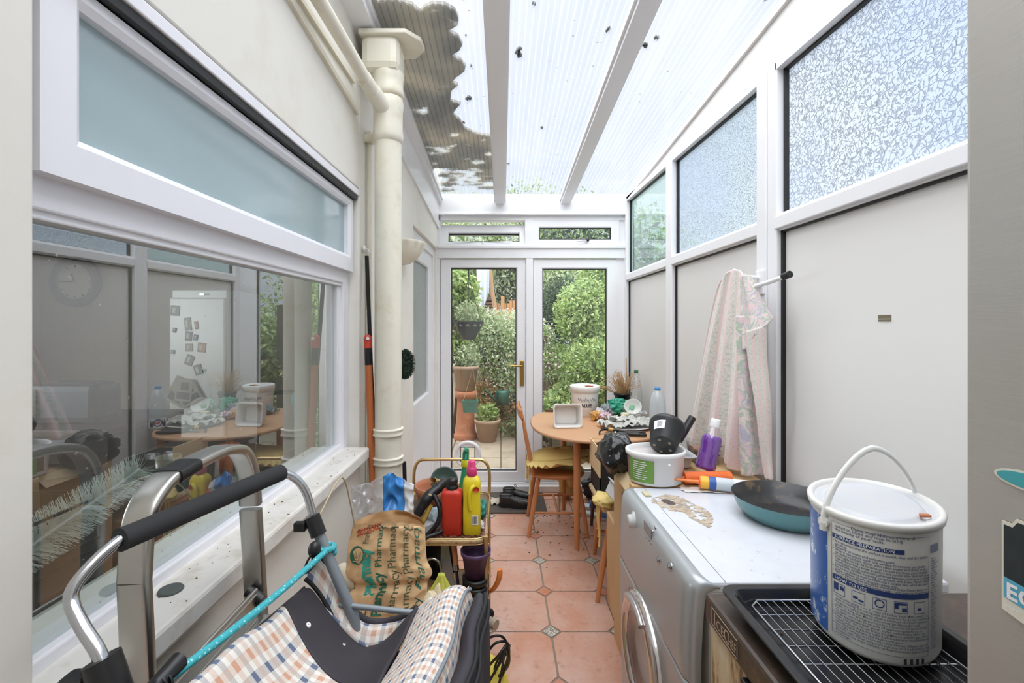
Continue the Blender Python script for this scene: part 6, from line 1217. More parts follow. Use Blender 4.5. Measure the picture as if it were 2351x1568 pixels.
for k, (x, y, z, s_, sd, col, lb) in enumerate(((.88,3.62,TZ+.045,(.10,.07,.05),21,(52,168,136),'bunched teal green net cloth behind the jar on the table'),(.97,3.47,TZ+.075,(.055,.05,.07),22,(150,206,170),'crumpled pale green bag standing right of the teal cloth'),(.80,3.52,TZ+.045,(.055,.05,.05),23,(150,152,158),'grey crinkled plastic bag between the VALUE bucket and teal cloth'),(.70,3.40,TZ+.04,(.04,.035,.035),24,(224,170,92),'orange and white crumpled wrapper beside the VALUE bucket'),(.765,3.38,TZ+.035,(.05,.045,.03),25,(226,196,206),'pinkish crumpled wrapper right of the orange wrapper'),(.74,3.44,TZ+.045,(.035,.03,.04),26,(224,220,224),'white crumpled wrapper behind the pink wrapper'))):
    m = MB(); crumple(m, (x,y,z), s_, sd, .38, 44, 26, 1.9, floor=TZ+.002); simple('crumpled_bag' if k < 3 else 'wrapper', m, pm('crinkle_%d' % k, col, .45, var=.25, scale=40), lb, 'bag' if k < 3 else 'wrapper')
m = MB(); crumple(m, (.92,3.64,TZ+.09), (.075,.05,.035), 27, .45, 40, 22, 2.4); simple('net_cloth', m, pm('green_net', (70,180,150), .5, var=.25, scale=40), 'upper fold of bright green netting below the dried plant', 'netting')
m = MB(); m.tube([(.79,3.30,TZ+.035),(.86,3.28,TZ+.04)], .013, 14); m.cur = 1; m.tube([(.80,3.2998,TZ+.0355),(.825,3.29,TZ+.0375)], .0134, 14, cap=False); simple('white_tube', m, [M_pp, pm('red_band', (200,70,70), .4)], 'small white tube with red band lying left of the cream-lidded jar', 'tube')
t = thing('round_plate', 'pale plate heaped with crumpled newspaper at the centre right of the table', 'plate', (.86,3.18,TZ)); m = MB(); m.lathe([(.001,0),(.09,0),(.15,.012),(.165,.018),(.165,.021),(.15,.016),(.09,.004),(.001,.004)], (.87,3.19,TZ), 40, 1.1); m.build('plate_dish', M_pp, t)
for k, (x, y, wx, wy, rot, lb) in enumerate(((.80,3.16,.24,.18,.3,'crumpled grey newspaper at the left of the plate'),(.93,3.20,.22,.18,-.4,'folded printed newspaper at the right of the plate'),(.86,3.26,.22,.14,.1,'crinkled whitish paper at the back of the plate'))):
    m = MB(); sheet(m, (x,y,TZ+.022+.006*k), wx, wy, 40+k, .028, 34, rot, 4)
    n = N('newsprint_%d' % k); v = n.obj((1,1,1)); col = n.mix(n.math('MULTIPLY', n.step(n.noise(120, n.obj((.4,1.6,1)), 2), .5, .6), .5), lin((206,206,198)), lin((110,112,114)))
    simple('newspaper', m, n.end(n.bsdf(col, .8)), lb, 'newspaper', solid=.001)
def pruner(label, M, blade=True):
    t = thing('pruning_shears', label, 'shears', M @ Vector((0,0,0)))
    for s_ in (-1, 1): m = MB(M); m.tube(smooth([(0,.0,.012),(.05,s_*.012,.012),(.12,s_*.034,.013),(.19,s_*.03,.012)],5), [.006]*3+[.0085]*4+[.011]*8+[.009], 10); m.build('grip', M_black, t)
    m = MB(M); m.prism([(0,-.008),(-.03,-.016),(-.065,-.006),(-.07,.002),(-.03,.006),(0,.008)], .009, .012); m.build('blade', M_alu, t); m = MB(M); m.prism([(0,.008),(-.03,.016),(-.055,.012),(-.03,.002),(0,-.006)], .0125, .016); m.build('counter_blade', M_alu, t)
    m = MB(M); m.lathe([(.001,.02),(.009,.019),(.01,.008)], (0,0,0), 16); m.build('pivot_bolt', M_chrome, t); return t
pruner('black-handled pruning shears lying open at the front of the oval table', Tr(.74,2.97,TZ+.002,0,0,R(-12)))
t = thing('garden_loppers', 'old black garden hand tool with orange collar beside the pruning shears', 'hand tool', (.80,3.03,TZ)); m = MB(); m.tube(smooth([(.655,2.985,TZ+.03),(.69,3.0,TZ+.03),(.73,2.995,TZ+.025),(.80,2.965,TZ+.02),(.88,2.90,TZ+.016)],4), [.010]*5+[.012]*12, 10); m.build('tool_handle', M_black, t)
m = MB(); m.tube([(.70,2.999,TZ+.03),(.73,2.995,TZ+.026)], .0125, 12); m.build('orange_collar', pm('orange_ring', (216,166,84), .4), t); m = MB(); m.tube(smooth([(.66,2.985,TZ+.03),(.64,2.975,TZ+.02),(.635,2.96,TZ+.006)],4), .006, 8); m.build('hooked_tip', M_black, t)
m = MB(); m.bar((.36,3.74,TZ+.012),(.43,3.73,TZ+.012),.03,.012); simple('wooden_strip', m, M_dkleg, 'short dark wooden strip on the back left edge of the oval table', 'strip')
m = MB(); m.box(.72,.90,3.43,3.46,TZ+.002,TZ+.02,.004); simple('dark_ruler', m, M_black, 'dark flat bar lying under the wrappers on the oval table', 'bar')
m = MB(); sheet(m, (.555,3.60,TZ+.004), .07, .12, 60, .05, 16, .3, 6); simple('tea_towel', m, pm('blue_stripe_cloth', (150,172,178), .85, var=.5, scale=60), 'small blue-grey striped cloth left of the VALUE bucket', 'cloth', solid=.002)
# ---- heap on the chair and floor between table and washing machine
t = thing('open_crate', 'open black and cardboard crate holding clear cups on the chair by the table', 'crate', (.68,2.72,.484)); m = MB()
for x0, x1, y0, y1 in ((.56,.565,2.60,2.86),(.86,.865,2.60,2.86),(.56,.865,2.60,2.606),(.56,.865,2.854,2.86)): m.box(x0,x1,y0,y1,.484,.68)
m.box(.56,.865,2.60,2.86,.484,.49); m.build('crate_shell', M_blackmatt, t)
m = MB(); m.box(.553,.559,2.58,2.87,.60,.76,.001); m.build('card_side', M_card_in, t); m = MB(); m.box(.56,.62,2.862,2.868,.60,.76,.001); m.build('card_end', M_card_in, t)
for k in range(3): m = MB(); m.lathe([(.001,0),(.03,0),(.04,.09),(.039,.09),(.028,.004)], (.62+.07*k,2.68+.05*(k % 2),.60), 24); tag(m.build('clear_cup', GBt), ('clear cup at the left of the open crate','clear cup in the middle of the open crate','clear cup at the right of the open crate')[k], 'cup')
m = MB(); m.box(.57,.85,2.61,2.85,.49,.598,.01); simple('packed_jars', m, pm('mixed_packing', (176,188,184), .5, var=.5, scale=26), 'mixed packing filling the open crate below the clear cups', 'packing')
t = thing('grey_storage_tray', 'white-rimmed grey plastic tray tilted on the chair beside the washing machine', 'tray', (.62,2.3,.5)); m = MB(Tr(.62,2.33,.53,0,R(38),R(4))); trayshape(m, -.1,.1,-.15,.15,0,.07,.008,.02); m.build('tray_shell', pm('grey_white_plastic', (196,198,198), .4), t, solid=.002, offs=1)
m = MB(); crumple(m, (.64,2.30,.565), (.045,.06,.04), 71, .2, 26, 16); m.build('pink_cloth', pm('salmon_cloth', (216,160,128), .8), t)
m = MB(); m.box(.56,.92,2.25,2.44,.0,.475,.006); simple('brown_carton', m, M_card, 'brown carton on the floor between the chair and the tall cardboard box', 'box')
# floor: mat, shoes, sandals, bits
m = MB(); m.box(-.13,.36,3.545,3.97,0,.012,.004); simple('doormat', m, pm('brown_mat', (92,84,76), .95, var=.4, scale=60, bump=.003, bscale=200), 'brown-grey doormat in front of the left garden door', 'mat')
M_shoe = pm('black_shoe_leather', (26,25,26), .35, var=.3)
def shoe(label, x, y, ang, z=.012):
    M = Tr(x, y, z, 0, 0, ang); t = thing('black_shoe', label, 'shoe', (x, y, z), 'pair of black lace-up shoes')
    W = lambda s_: .036+.013*math.sin(PI*min(1,max(0,(s_-.35)/.65))**.9) if s_ > .35 else .033+.003*math.sin(PI*s_/.35)
    def up(u, v):     # s_ from heel 0 to toe 1
        s_ = v; w_ = W(s_)*math.sqrt(max(.0, 1-(2*max(0,s_-.86)/.28)**2))*math.sqrt(max(0,1-(max(0,.08-s_)/.08)**2)); h = .078-.0*s_ if s_ < .3 else .078-.048*((s_-.3)/.7)**.7
        a = PI*u; return (-.14+.28*s_, w_*math.cos(a)*(1.0 if s_ > .42 else 1), .018+h*math.sin(a)**.55*(1 if s_ > .0 else .9))
    m = MB(M); m.grid(lambda u, v: up(u, v), 22, 30); m.build('upper', M_shoe, t, sub=1)
    m = MB(M); pts = [(-.145+.29*s_, W(s_)*1.1*math.sqrt(max(0,1-(2*max(0,s_-.8)/.4)**2))*math.sqrt(max(0,1-(max(0,.12-s_)/.12)**2))) for s_ in [k/24 for k in range(25)]]; m.prism(pts+[(a, -b) for a, b in pts[::-1]], 0, .022); m.build('sole', M_blackmatt, t)
    m = MB(M); m.lathe([(.026,.0),(.031,.004),(.028,.010)], (-.085,0,.09), 28, 1.75, .9); m.build('collar', pm('grey_collar', (96,96,98), .7), t); m = MB(M); m.lathe([(.001,0),(.027,.004)], (-.085,0,.091), 28, 1.75, .9); m.build('shoe_opening', M_dark, t)
    for k in range(4): m = MB(M); x_ = -.015+.02*k; h = .018+(.078-.048*((x_+.14-.084)/.196)**.7)+.002; m.tube([(x_,-.018,h-.006),(x_,0,h+.002),(x_+.004,.018,h-.006)], .0022, 6); m.build('lace', M_blackmatt, t)
    m = MB(M); m.tube(smooth([(-.02,0,.095),(-.03,.015,.115),(-.045,.0,.12),(-.03,-.015,.11),(-.02,0,.095)],4), .002, 6); m.build('lace', M_blackmatt, t)
shoe('front black lace-up shoe on the doormat, nearest the camera', .125, 3.66, R(-6)); shoe('rear black lace-up shoe on the doormat behind the front one', .155, 3.80, R(-2))
def clog(label, x, y, ang, col, z=.0):
    M = Tr(x, y, z, 0, 0, ang); t = thing('sandal', label, 'sandal', (x,y,z)); pts = [(-.12,0),(-.115,-.025),(-.05,-.03),(.03,-.04),(.09,-.036),(.125,0)]; m = MB(M); pp = smooth([(a,b,0) for a,b in pts+[(a,-b) for a,b in pts[::-1]][1:-1]],4,True); m.prism([(p.x,p.y) for p in pp], 0, .02); m.build('sole', pm('sandal_sole', (214,222,228), .6), t)
    m = MB(M); m.grid(lambda u, v: (.01+.05*v, .04*math.cos(PI*u), .018+.04*math.sin(PI*u)), 14, 5); m.build('strap', pm('sandal_strap', col, .5), t, solid=.004)
clog('blue and white sandal lying under the back of the oval table', .70, 3.66, R(-20), (60,104,176)); clog('pale sandal with blue strap in front of the other sandal', .76, 3.48, R(-28), (92,136,196))
m = MB(); sheet(m, (-.03,3.75,.014), .14, .12, 81, .02, 18, .4, 6); simple('paper_litter', m, pm('litter_paper', (206,196,180), .85), 'crumpled scrap of paper on the doormat left of the shoes', 'paper', solid=.001)
m = MB(); r_ = random.Random(9)
for k in range(170):
    x, y = r_.uniform(.15,1.02), r_.gauss(3.45,.35)
    if not 2.6 < y < 3.95: continue
    s_ = r_.uniform(.003,.012); a = r_.uniform(0,PI); m.prism([(x+s_*math.cos(a), y+s_*math.sin(a)),(x-s_*.3*math.sin(a), y+s_*.3*math.cos(a)),(x-s_*math.cos(a), y-s_*math.sin(a)),(x+s_*.3*math.sin(a), y-s_*.3*math.cos(a))], .0003, .003)
simple('floor_debris', m, pm('dry_debris', (92,74,60), .9, var=.4), 'scatter of dry leaf and dirt scraps on the tiles under the table', 'debris')['kind'] = 'stuff'
for k, (x, y, z, s_, col, nm, lb) in enumerate(((.80,3.86,.09,(.12,.10,.09),(44,44,46),'dark_bag','black crumpled bag on the floor at the back under the oval table'),(.55,3.88,.16,(.07,.07,.16),(224,186,110),'yellow_sack','yellow crumpled sack standing behind the table legs'),(1.0,3.3,.13,(.09,.2,.13),(120,100,84),'brown_sack','brown lumpy sack against the right wall under the table'),(.97,3.75,.1,(.08,.1,.1),(150,154,150),'grey_bag','grey plastic bag in the far right corner under the table'))):
    m = MB(); crumple(m, (x,y,z+.0), s_, 90+k, .28, 40, 24, 1.8, floor=.002); simple(nm, m, pm('floor_bag_%d' % k, col, .5, var=.3, scale=20), lb, 'bag')
m = MB(); m.tube([(.44,3.5,.0),(.445,3.52,.18)], .012, 8); simple('pale_peg', m, pm('bleached_wood', (206,190,168), .7), 'pale wooden peg standing between the chair legs', 'peg')
# ================= gold hostess trolley with its load
M_gold = pm('gold_anodised', (222,190,134), .3, .8, var=.2, scale=16); M_rust = pm('rusty_gold_trim', (222,198,150), .4, .5, var=.25, scale=30, dirt=(140,82,50), dfac=.8)
GX0, GX1, GY0, GY1, GT, GB = -.44, -.055, 1.80, 2.30, .62, .235
t = thing('gold_trolley', 'gold framed two-tier hostess trolley loaded with cleaning things beside the soil stack', 'trolley', ((GX0+GX1)/2,(GY0+GY1)/2,0))
for nm, z in (('top_shelf', GT), ('lower_shelf', GB)):
    m = MB(); m.box(GX0+.01, GX1-.01, GY0+.01, GY1-.01, z-.004, z, .002); m.build(nm, pm(nm+'_board', (120,90,70), .6, var=.5, scale=30, dirt=(200,186,160), dfac=.5), t)
    m = MB(); rr_c = .05; pts = []
    for cx, cy, a0 in ((GX1-rr_c,GY1-rr_c,0),(GX0+rr_c,GY1-rr_c,90),(GX0+rr_c,GY0+rr_c,180),(GX1-rr_c,GY0+rr_c,270)):
        for k in range(7): a = R(a0+15*k); pts.append(Vector((cx+rr_c*math.cos(a), cy+rr_c*math.sin(a), z)))
    vs = [p+Vector((0,0,dz)) for dz in (-.018,.006) for p in pts]; n_ = len(pts); m.raw(vs, [(k, (k+1) % n_, n_+(k+1) % n_, n_+k) for k in range(n_)], True); m.build('shelf_trim', M_rust, t, solid=.004)
    for dz in (-.018, .006): m = MB(); m.tube([p+Vector((0,0,dz)) for p in pts], .003, 8, closed=True); m.build('trim_bead', M_gold, t)
for x, y in ((GX1-.004,GY0+.012),(GX1-.004,GY1-.012),(GX0+.004,GY0+.012),(GX0+.004,GY1-.012)):
    m = MB(); m.tube([(x,y,.05),(x,y,GT+.01)], .0085, 12); m.build('leg', M_gold, t)
    for z in (GT-.02, GB-.02): m = MB(); m.ball((x+.009*(1 if x > -.2 else -1),y,z), .004, 8); m.build('screw', M_rust, t)
    m = MB(Tr(x, y, .026, R(90))); m.lathe([(.001,-.008),(.024,-.008),(.026,0),(.024,.008),(.001,.008)], (0,0,0), 20); m.build('castor', M_blackmatt, t)
for y in (GY1+.012,):
    h = .785; m = MB(); m.tube(smooth([(GX0+.004,y,GT-.01),(GX0+.004,y,h-.06),(GX0+.03,y,h-.008),(GX0+.09,y,h),(GX1-.09,y,h),(GX1-.03,y,h-.008),(GX1-.004,y,h-.06),(GX1-.004,y,GT-.01)],5), .008, 12); m.build('handle_hoop', M_gold, t)
# bottles
def sbox(m, c, hx, hy, prof, n_=9, e=.45):
    """rounded-box bottle: prof = (scale, z) rings"""
    vs = []; K = 32
    for s_, z in prof:
        for k in range(K): a = 2*PI*k/K; vs.append((c[0]+hx*s_*abs(math.cos(a))**e*(1 if math.cos(a) > 0 else -1), c[1]+hy*s_*abs(math.sin(a))**e*(1 if math.sin(a) > 0 else -1), c[2]+z))
    m.raw(vs, [(i*K+k, i*K+(k+1) % K, (i+1)*K+(k+1) % K, (i+1)*K+k) for i in range(len(prof)-1) for k in range(K)], True); m.raw(vs[:K], [tuple(range(K))[::-1]]); m.raw(vs[-K:], [tuple(range(K))])
c = Vector((-.197,1.86,GT+.002)); t = thing('red_bottle', 'squat red plastic bottle with black ribbed cap on the gold trolley', 'bottle', c)
m = MB(); sbox(m, c, .042, .032, [(.92,0),(1,.004),(1,.16),(.97,.168),(.85,.175),(.5,.18),(.45,.19)]); m.build('bottle_body', pm('red_bottle_plastic', (206,58,42), .4, var=.06), t)
m = MB(); m.lathe([(.024,.182),(.024,.192),(.019,.196),(.021,.2),(.021,.215),(.016,.222),(.001,.223)], c, 24, flute=.02, nf=12); m.build('cap', M_black, t)
m = MB(); m.grid(lambda u, v: (c.x+.0426, c.y-.024+.048*u, c.z+.02+.13*v), 2, 2); m.build('side_label', pm('dark_red_label', (140,40,36), .4), t)
c = Vector((-.118,1.86,GT+.002)); t = thing('yellow_bottle', 'tall yellow cleaner bottle with pink cap on the gold trolley', 'bottle', c); M_yb = pm('yellow_bottle_plastic', (234,212,46), .35, var=.05)
m = MB(); sbox(m, c, .036, .028, [(.9,0),(1,.005),(1,.10),(.96,.14),(1,.19),(1,.2),(.93,.215),(.7,.228),(.42,.236)]); m.build('bottle_body', M_yb, t)
m = MB(); m.tube(smooth([(c.x+.012,c.y-.029,c.z+.20),(c.x-.004,c.y-.037,c.z+.185),(c.x-.008,c.y-.036,c.z+.14),(c.x-.004,c.y-.030,c.z+.105)],4), .008, 10); m.build('grip', M_yb, t)
m = MB(); m.lathe([(.02,.234),(.021,.236),(.021,.262),(.018,.266),(.016,.268),(.0155,.288),(.012,.293),(.001,.294)], c, 24); m.build('cap', pm('pink_cap', (214,64,120), .35), t)
m = MB(); m.box(c.x+.002,c.x+.028,c.y-.0296,c.y-.0285,c.z+.045,c.z+.082); lb = m.build('barcode_label', M_white, t); m = MB()
for k in range(8): m.box(c.x+.005+.0026*k,c.x+.0063+.0026*k,c.y-.0302,c.y-.0295,c.z+.05,c.z+.078)
m.build('barcode', M_blackink, lb); m = MB(); m.lathe([(.001,0),(.012,0)], (0,0,0), 20); m = MB(Tr(c.x+.02,c.y-.0292,c.z+.185,R(90))); m.lathe([(.001,0),(.011,0),(.011,.001)], (0,0,0), 20); m.build('red_emblem', pm('red_emblem', (206,60,40), .4), t)
c = Vector((-.158,2.06,GT+.002)); t = thing('spray_bottle', 'green spray bottle with yellow collar behind the red bottle', 'bottle', c); m = MB(); m.lathe([(.001,0),(.033,0),(.035,.006),(.034,.10),(.026,.14),(.022,.16),(.0165,.20),(.015,.21)], c, 28); m.build('bottle_body', pm('green_bottle', (40,150,100), .3, var=.1), t)
m = MB(); m.lathe([(.019,.208),(.02,.21),(.02,.234),(.017,.238)], c, 20); m.build('collar', pm('yellow_collar', (226,214,50), .4), t); m = MB(); m.tube([c+Vector((0,0,.236)), c+Vector((0,0,.262)), c+Vector((.004,-.01,.285)), c+Vector((.006,-.03,.287))], [.014,.015,.012,.007], 14); m.tube([c+Vector((.003,-.014,.27)), c+Vector((.002,-.03,.245))], .004, 8); m.build('trigger_head', pm('teal_trigger', (44,158,120), .3), t)
# steam cleaner handle with hose
t = thing('vacuum_handle', 'black vacuum cleaner handle and ribbed hose with yellow trigger lying on the trolley', 'vacuum handle', (-.30,1.9,GT))
m = MB(); m.tube(smooth([(-.335,1.84,.705),(-.31,1.85,.745),(-.285,1.87,.775),(-.255,1.90,.79)],5), [.019]*6+[.023]*5+[.02]*5, 14); m.build('handle_body', M_black, t)
hs = smooth([(-.262,1.90,.79),(-.235,1.95,.795),(-.205,1.98,.77),(-.195,1.99,.73)],7); m = MB(); m.tube(hs, [.0165+.003*(k % 2) for k in range(len(hs))], 14); m.build('ribbed_hose', M_black, t)
m = MB(); m.tube(smooth([(-.32,1.85,.66),(-.30,1.855,.70),(-.285,1.86,.735)],4), .011, 10); m.build('yellow_trigger', pm('mustard_plastic', (196,160,70), .4), t)
m = MB(); m.tube(smooth([(-.27,1.86,.775),(-.245,1.84,.73),(-.25,1.83,.68),(-.29,1.83,.63),(-.33,1.82,.605)],5), .0095, 10); m.build('grip_loop', M_black, t)
m = MB(); m.lathe([(.001,.0),(.007,0),(.008,-.003)], (0,0,0), 14); m = MB(Tr(-.286,1.848,.778,R(100))); m.lathe([(.001,.003),(.007,.002),(.008,0)], (0,0,0), 14); m.build('hinge_cap', pm('cream_cap', (206,190,150), .4), t)
m = MB(); m.tube(smooth([(-.20,1.98,.70),(-.215,1.88,.665),(-.24,1.83,.64),(-.29,1.80,.632),(-.31,1.79,.60)],6), .0075, 8); simple('black_cable', m, M_black, 'thick black cable curling over the front edge of the trolley shelf', 'cable')
t = thing('garden_gloves', 'pair of tan ribbed gloves lying at the back of the trolley', 'gloves', (-.24,2.12,.68))
for k, (x, y, rz_) in enumerate(((-.265,2.12,R(28)),(-.215,2.10,R(22)))):
    M = Tr(x, y, .73, R(-18), R(24), rz_); m = MB(M); m.grid(lambda u, v: ((v-.5)*.11, .028*math.cos(2*PI*u)*(1-.1*v), .013*math.sin(2*PI*u)+.002*math.sin(v*40)*math.sin(2*PI*u)), 18, 26, closeu=True)
    for q in range(4): m.tube([(.05,-.021+.014*q,0),(.085,-.024+.016*q,-.004),(.11,-.026+.017*q,-.014)], [.0085,.008,.006], 8)
    m.tube([(.0,.024,0),(.03,.045,-.004),(.05,.05,-.01)], [.009,.0085,.006], 8); m.build('glove', pm('tan_knit', (176,140,86), .9, var=.15, bump=.001), t)
c = Vector((-.30,2.15,GT+.002)); t = thing('clay_bowl', 'broad terracotta plant bowl with dark bowl inside at the back of the trolley', 'bowl', c); m = MB(); m.lathe([(.001,0),(.07,0),(.10,.07),(.102,.095),(.096,.096),(.093,.07),(.06,.008),(.001,.008)], c, 36); m.build('outer_bowl', M_terra, t)
m = MB(Tr(c.x+.035,c.y+.0,c.z+.115,R(50),R(10),0)); m.lathe([(.001,-.03),(.045,-.025),(.062,.0),(.064,.004),(.058,.002),(.04,-.018),(.001,-.02)], (0,0,0), 32); m.build('dark_bowl', pm('dark_green_bowl', (52,72,66), .4), t)
for k, (x, y, z, s_, col, lb) in enumerate(((-.085,2.02,.655,(.022,.04,.045),(66,160,140),'teal rubber glove hanging at the right edge of the trolley'),(-.275,1.95,.655,(.05,.06,.03),(196,216,230),'pale blue crumpled cloth behind the vacuum handle'),(-.225,1.93,.67,(.03,.03,.04),(50,58,92),'navy crumpled glove left of the red bottle'),(-.09,1.90,.637,(.022,.03,.014),(206,196,196),'small red and white crumpled packet at the trolley corner'))):
    m = MB(); crumple(m, (x,y,z), s_, 110+k, .3, 36, 22, 2.0, floor=GT+.001); simple(('rubber_glove','blue_cloth','navy_glove','crumpled_packet')[k], m, pm('trolley_cloth_%d' % k, col, .6, var=.3, scale=40), lb, ('glove','cloth','glove','packet')[k])
m = MB(); m.bar((-.33,1.86,.632),(-.235,1.95,.64),.05,.035); simple('white_carton', m, pm('white_carton', (206,208,212), .6, var=.2, scale=30), 'small white carton lying in front of the vacuum handle', 'carton')
m = MB(); r_ = random.Random(15)
for k in range(150):
    x, y, s_ = r_.uniform(GX0+.03,GX1-.02), GY0+.015+abs(r_.gauss(0,.05)), r_.uniform(.003,.009); a = r_.uniform(0,PI); m.prism([(x+s_*math.cos(a),y+s_*math.sin(a)),(x-s_*.4*math.sin(a),y+s_*.4*math.cos(a)),(x-s_*math.cos(a),y-s_*math.sin(a)),(x+s_*.4*math.sin(a),y-s_*.4*math.cos(a))], GT+.0005, GT+.004+r_.random()*.005)
simple('rust_flakes', m, pm('rust_flake', (150,92,66), .9, var=.5, scale=60), 'rusty flakes and crumbs along the front of the trolley top shelf', 'debris')['kind'] = 'stuff'
# lower shelf
c = Vector((-.10,1.83,GB+.0)); t = thing('black_pot_stack', 'tall stack of black nursery pots on the lower trolley shelf', 'pot stack', c)
for k in range(3): m = MB(); pot(m, c+Vector((0,0,.03*k)), .05, .17, .02); m.build('nursery_pot', M_black, t)
c2_ = c+Vector((0,0,.235)); 
def pp_(m, c, r, h): m.lathe([(.001,0),(r*.72,0),(r*.93,h-.018),(r*1.02,h-.017),(r*1.05,h),(r*.99,h),(r*.88,h-.02),(r*.68,.006),(.001,.006)], c, 44)
m = MB(); pp_(m, c2_, .058, .10); simple('purple_pot', m, pm('aubergine_plastic', (92,66,104), .3, var=.08), 'aubergine purple plant pot on top of the black pot stack', 'plant pot')
t = thing('garden_trowel', 'steel bladed garden trowel with wooden handle standing on the lower trolley shelf', 'trowel', (-.185,1.86,GB)); m = MB(); m.tube([(-.192,1.86,.60),(-.182,1.85,.50)], [.012,.0105], 14); m.build('wooden_handle', M_leg, t); m = MB(); m.tube([(-.182,1.85,.50),(-.179,1.848,.48)], .0125, 14); m.build('ferrule', M_chrome, t); m = MB(); m.tube([(-.179,1.848,.48),(-.168,1.84,.40),(-.165,1.84,.30)], .006, 8); m.build('shank', M_blackmatt, t)
m = MB(); m.raw([(x,y,z) for y in (1.855,1.858) for x, z in ((-.24,.585),(-.215,.59),(-.165,.30),(-.255,.30))], [(0,1,2,3),(7,6,5,4),(0,4,5,1),(1,5,6,2),(2,6,7,3),(3,7,4,0)]); simple('saw_blade', m, pm('grey_steel_blade', (158,164,168), .3, .6, var=.3), 'wide grey steel blade standing beside the wooden trowel handle', 'blade')
t = thing('wire_colander', 'round metal mesh colander with loop handle on the lower trolley shelf', 'colander', (-.27,1.92,.45)); m = MB(Tr(-.265,1.93,.47,R(35),R(12),0)); m.lathe([(.001,-.05),(.04,-.045),(.075,-.01),(.082,.01),(.085,.012)], (0,0,0), 40); m.build('mesh_bowl', pm('dark_mesh', (84,84,84), .4, .6, var=.6, scale=120), t, solid=.002)
m = MB(); m.tube(arc((-.275,1.84,.49), .035, 0, 180, 14, lambda a, r: (r*math.cos(a), 0, r*math.sin(a)*1.1)), .006, 10); m.build('loop_handle', M_chrome, t)
m = MB(); m.box(-.43,-.22,1.84,2.2,GB+.001,.39,.006); simple('lower_carton', m, M_card, 'brown carton on the lower shelf of the gold trolley', 'box')
for k in range(9): pass
m = MB()
bc = Vector((-.236,1.72,.53))
def rib(u, v): a = PI*2*u; r = .012+.040*v**1.2*(1+.25*math.sin(u*2*PI*7)); return (bc.x+.012+r*math.cos(a)*.9, bc.y+.01+r*math.sin(a)*.3, bc.z-.075*v*(1+.2*math.sin(u*30)))
m.grid(rib, 84, 8, closeu=True); o = m.build('yellow_ribbon', pm('lime_tissue', (212,220,96), .6, var=.2, scale=30), solid=.001); tag(o, 'gathered lime yellow tissue bow hanging from the colander loop', 'bow')
t = thing('tool_handle', 'orange plastic handle sticking out from the right side of the trolley', 'handle', (-.04,1.95,.4)); m = MB(); m.tube(smooth([(-.062,1.90,.36),(-.03,1.88,.385),(-.008,1.87,.43),(-.004,1.87,.47)],5), [.014]*5+[.0165]*9+[.013]*2, 12, sx=.6); m.build('handle_grip', pm('orange_plastic', (232,132,56), .35), t)
m = MB(); m.tube([(-.16,1.98,.30),(-.062,1.90,.36)], .008, 8); m.build('tool_shank', M_blackmatt, t)
m = MB(); m.tube([(-.10,1.90,.262),(-.018,1.84,.262)], .020, 14); simple('wooden_roller', m, pm('grey_wood', (176,160,140), .7), 'round wooden handle end poking past the trolley leg near the lower shelf', 'handle')
# cables and yellow reel on the floor in front
t = thing('cable_reel', 'yellow drum with tangled black cable on the floor beside the shopping trolley', 'cable reel', (-.05,1.50,.0)); m = MB(Tr(-.08,1.69,.13,R(35),R(25),0)); m.lathe([(.001,-.02),(.11,-.02),(.115,-.012),(.115,.012),(.11,.02),(.001,.02)], (0,0,0), 40); m.build('yellow_drum', pm('yellow_drum', (226,206,92), .4, var=.1), t)
r_ = random.Random(21)
for k in range(5):
    pts = [Vector((-.02+.04*math.cos(a)*(1+.1*k)+r_.uniform(-.008,.008), 1.68+.05*math.sin(a)+r_.uniform(-.01,.01), .17+.02*k+.12*math.cos(a+.4*k)*.9)) for a in [2*PI*j/9 for j in range(9)]]; m = MB(); m.tube(smooth(pts, 5, True), .0045, 8, closed=True); m.build('cable_loop', M_black, t)
# ================= pharmacy paper bag, plastic bag
bx, by = at(885,1320,1.50).x, 1.50
t = thing('pharmacy_bag', 'crumpled brown paper bag printed Pharmacy beside the gold trolley', 'bag', (bx, by, .42)); BL = at(790,0,1.5).x; 
n = N('kraft_paper'); v = n.obj(); M_kraft = n.end(n.bsdf(n.mix(n.noise(8, v, 4), lin((236,202,156)), lin((226,186,136))), .75, 0, n.bump(n.noise(24, v, 4), .5, .006)))
outl = lambda v: (-.545-.0*v+.02*math.sin(v*3), 0)
def bag(u, v):      # u across, v up
    z = .395+.42*v; l = at(800,0,1.5).x-.012*math.sin(PI*v*1.6); r = at(974,0,1.5).x+.008*math.sin(PI*v)
    if v > .5: l -= .012
    pinch = .022*math.exp(-((v-.52)/.05)**2); l += pinch*1.6; r += .018*math.exp(-((v-.6)/.06)**2)
    if v > .86: l += (v-.86)*.10
    x = l+(r-l)*u; yy = 1.505-.05*math.sin(PI*u)**.7*(1-.35*v); q = Vector((x*9, z*9, 3)); yy += .012*(abs(noise.noise(q))*2-.4)+.006*(abs(noise.noise(q*2.6))*2-.4)
    yy += .015*math.exp(-((v-.52)/.03)**2)
    return (x, yy, z-.02*u*(1 if v > .95 else 0)+.03*v*math.sin(PI*u*.8))
m = MB(); m.grid(bag, 70, 90); m.build('bag_front', M_kraft, t)
m = MB(); m.grid(lambda u, v: (bag(u,v)[0], 1.505+.11*math.sin(PI*u)**.6*(1-.3*v)+.008*noise.noise(Vector((u*7,v*7,8))), bag(u,v)[2]-.006*math.sin(PI*u)), 40, 40); m.build('bag_back', M_kraft, t)
m = MB(); m.grid(lambda u, v: (bag(u,0)[0], 1.505-.05*math.sin(PI*u)**.7+(.05+.11)*v*math.sin(PI*u)**.6, .395), 30, 4); m.build('bag_base', M_kraft, t)
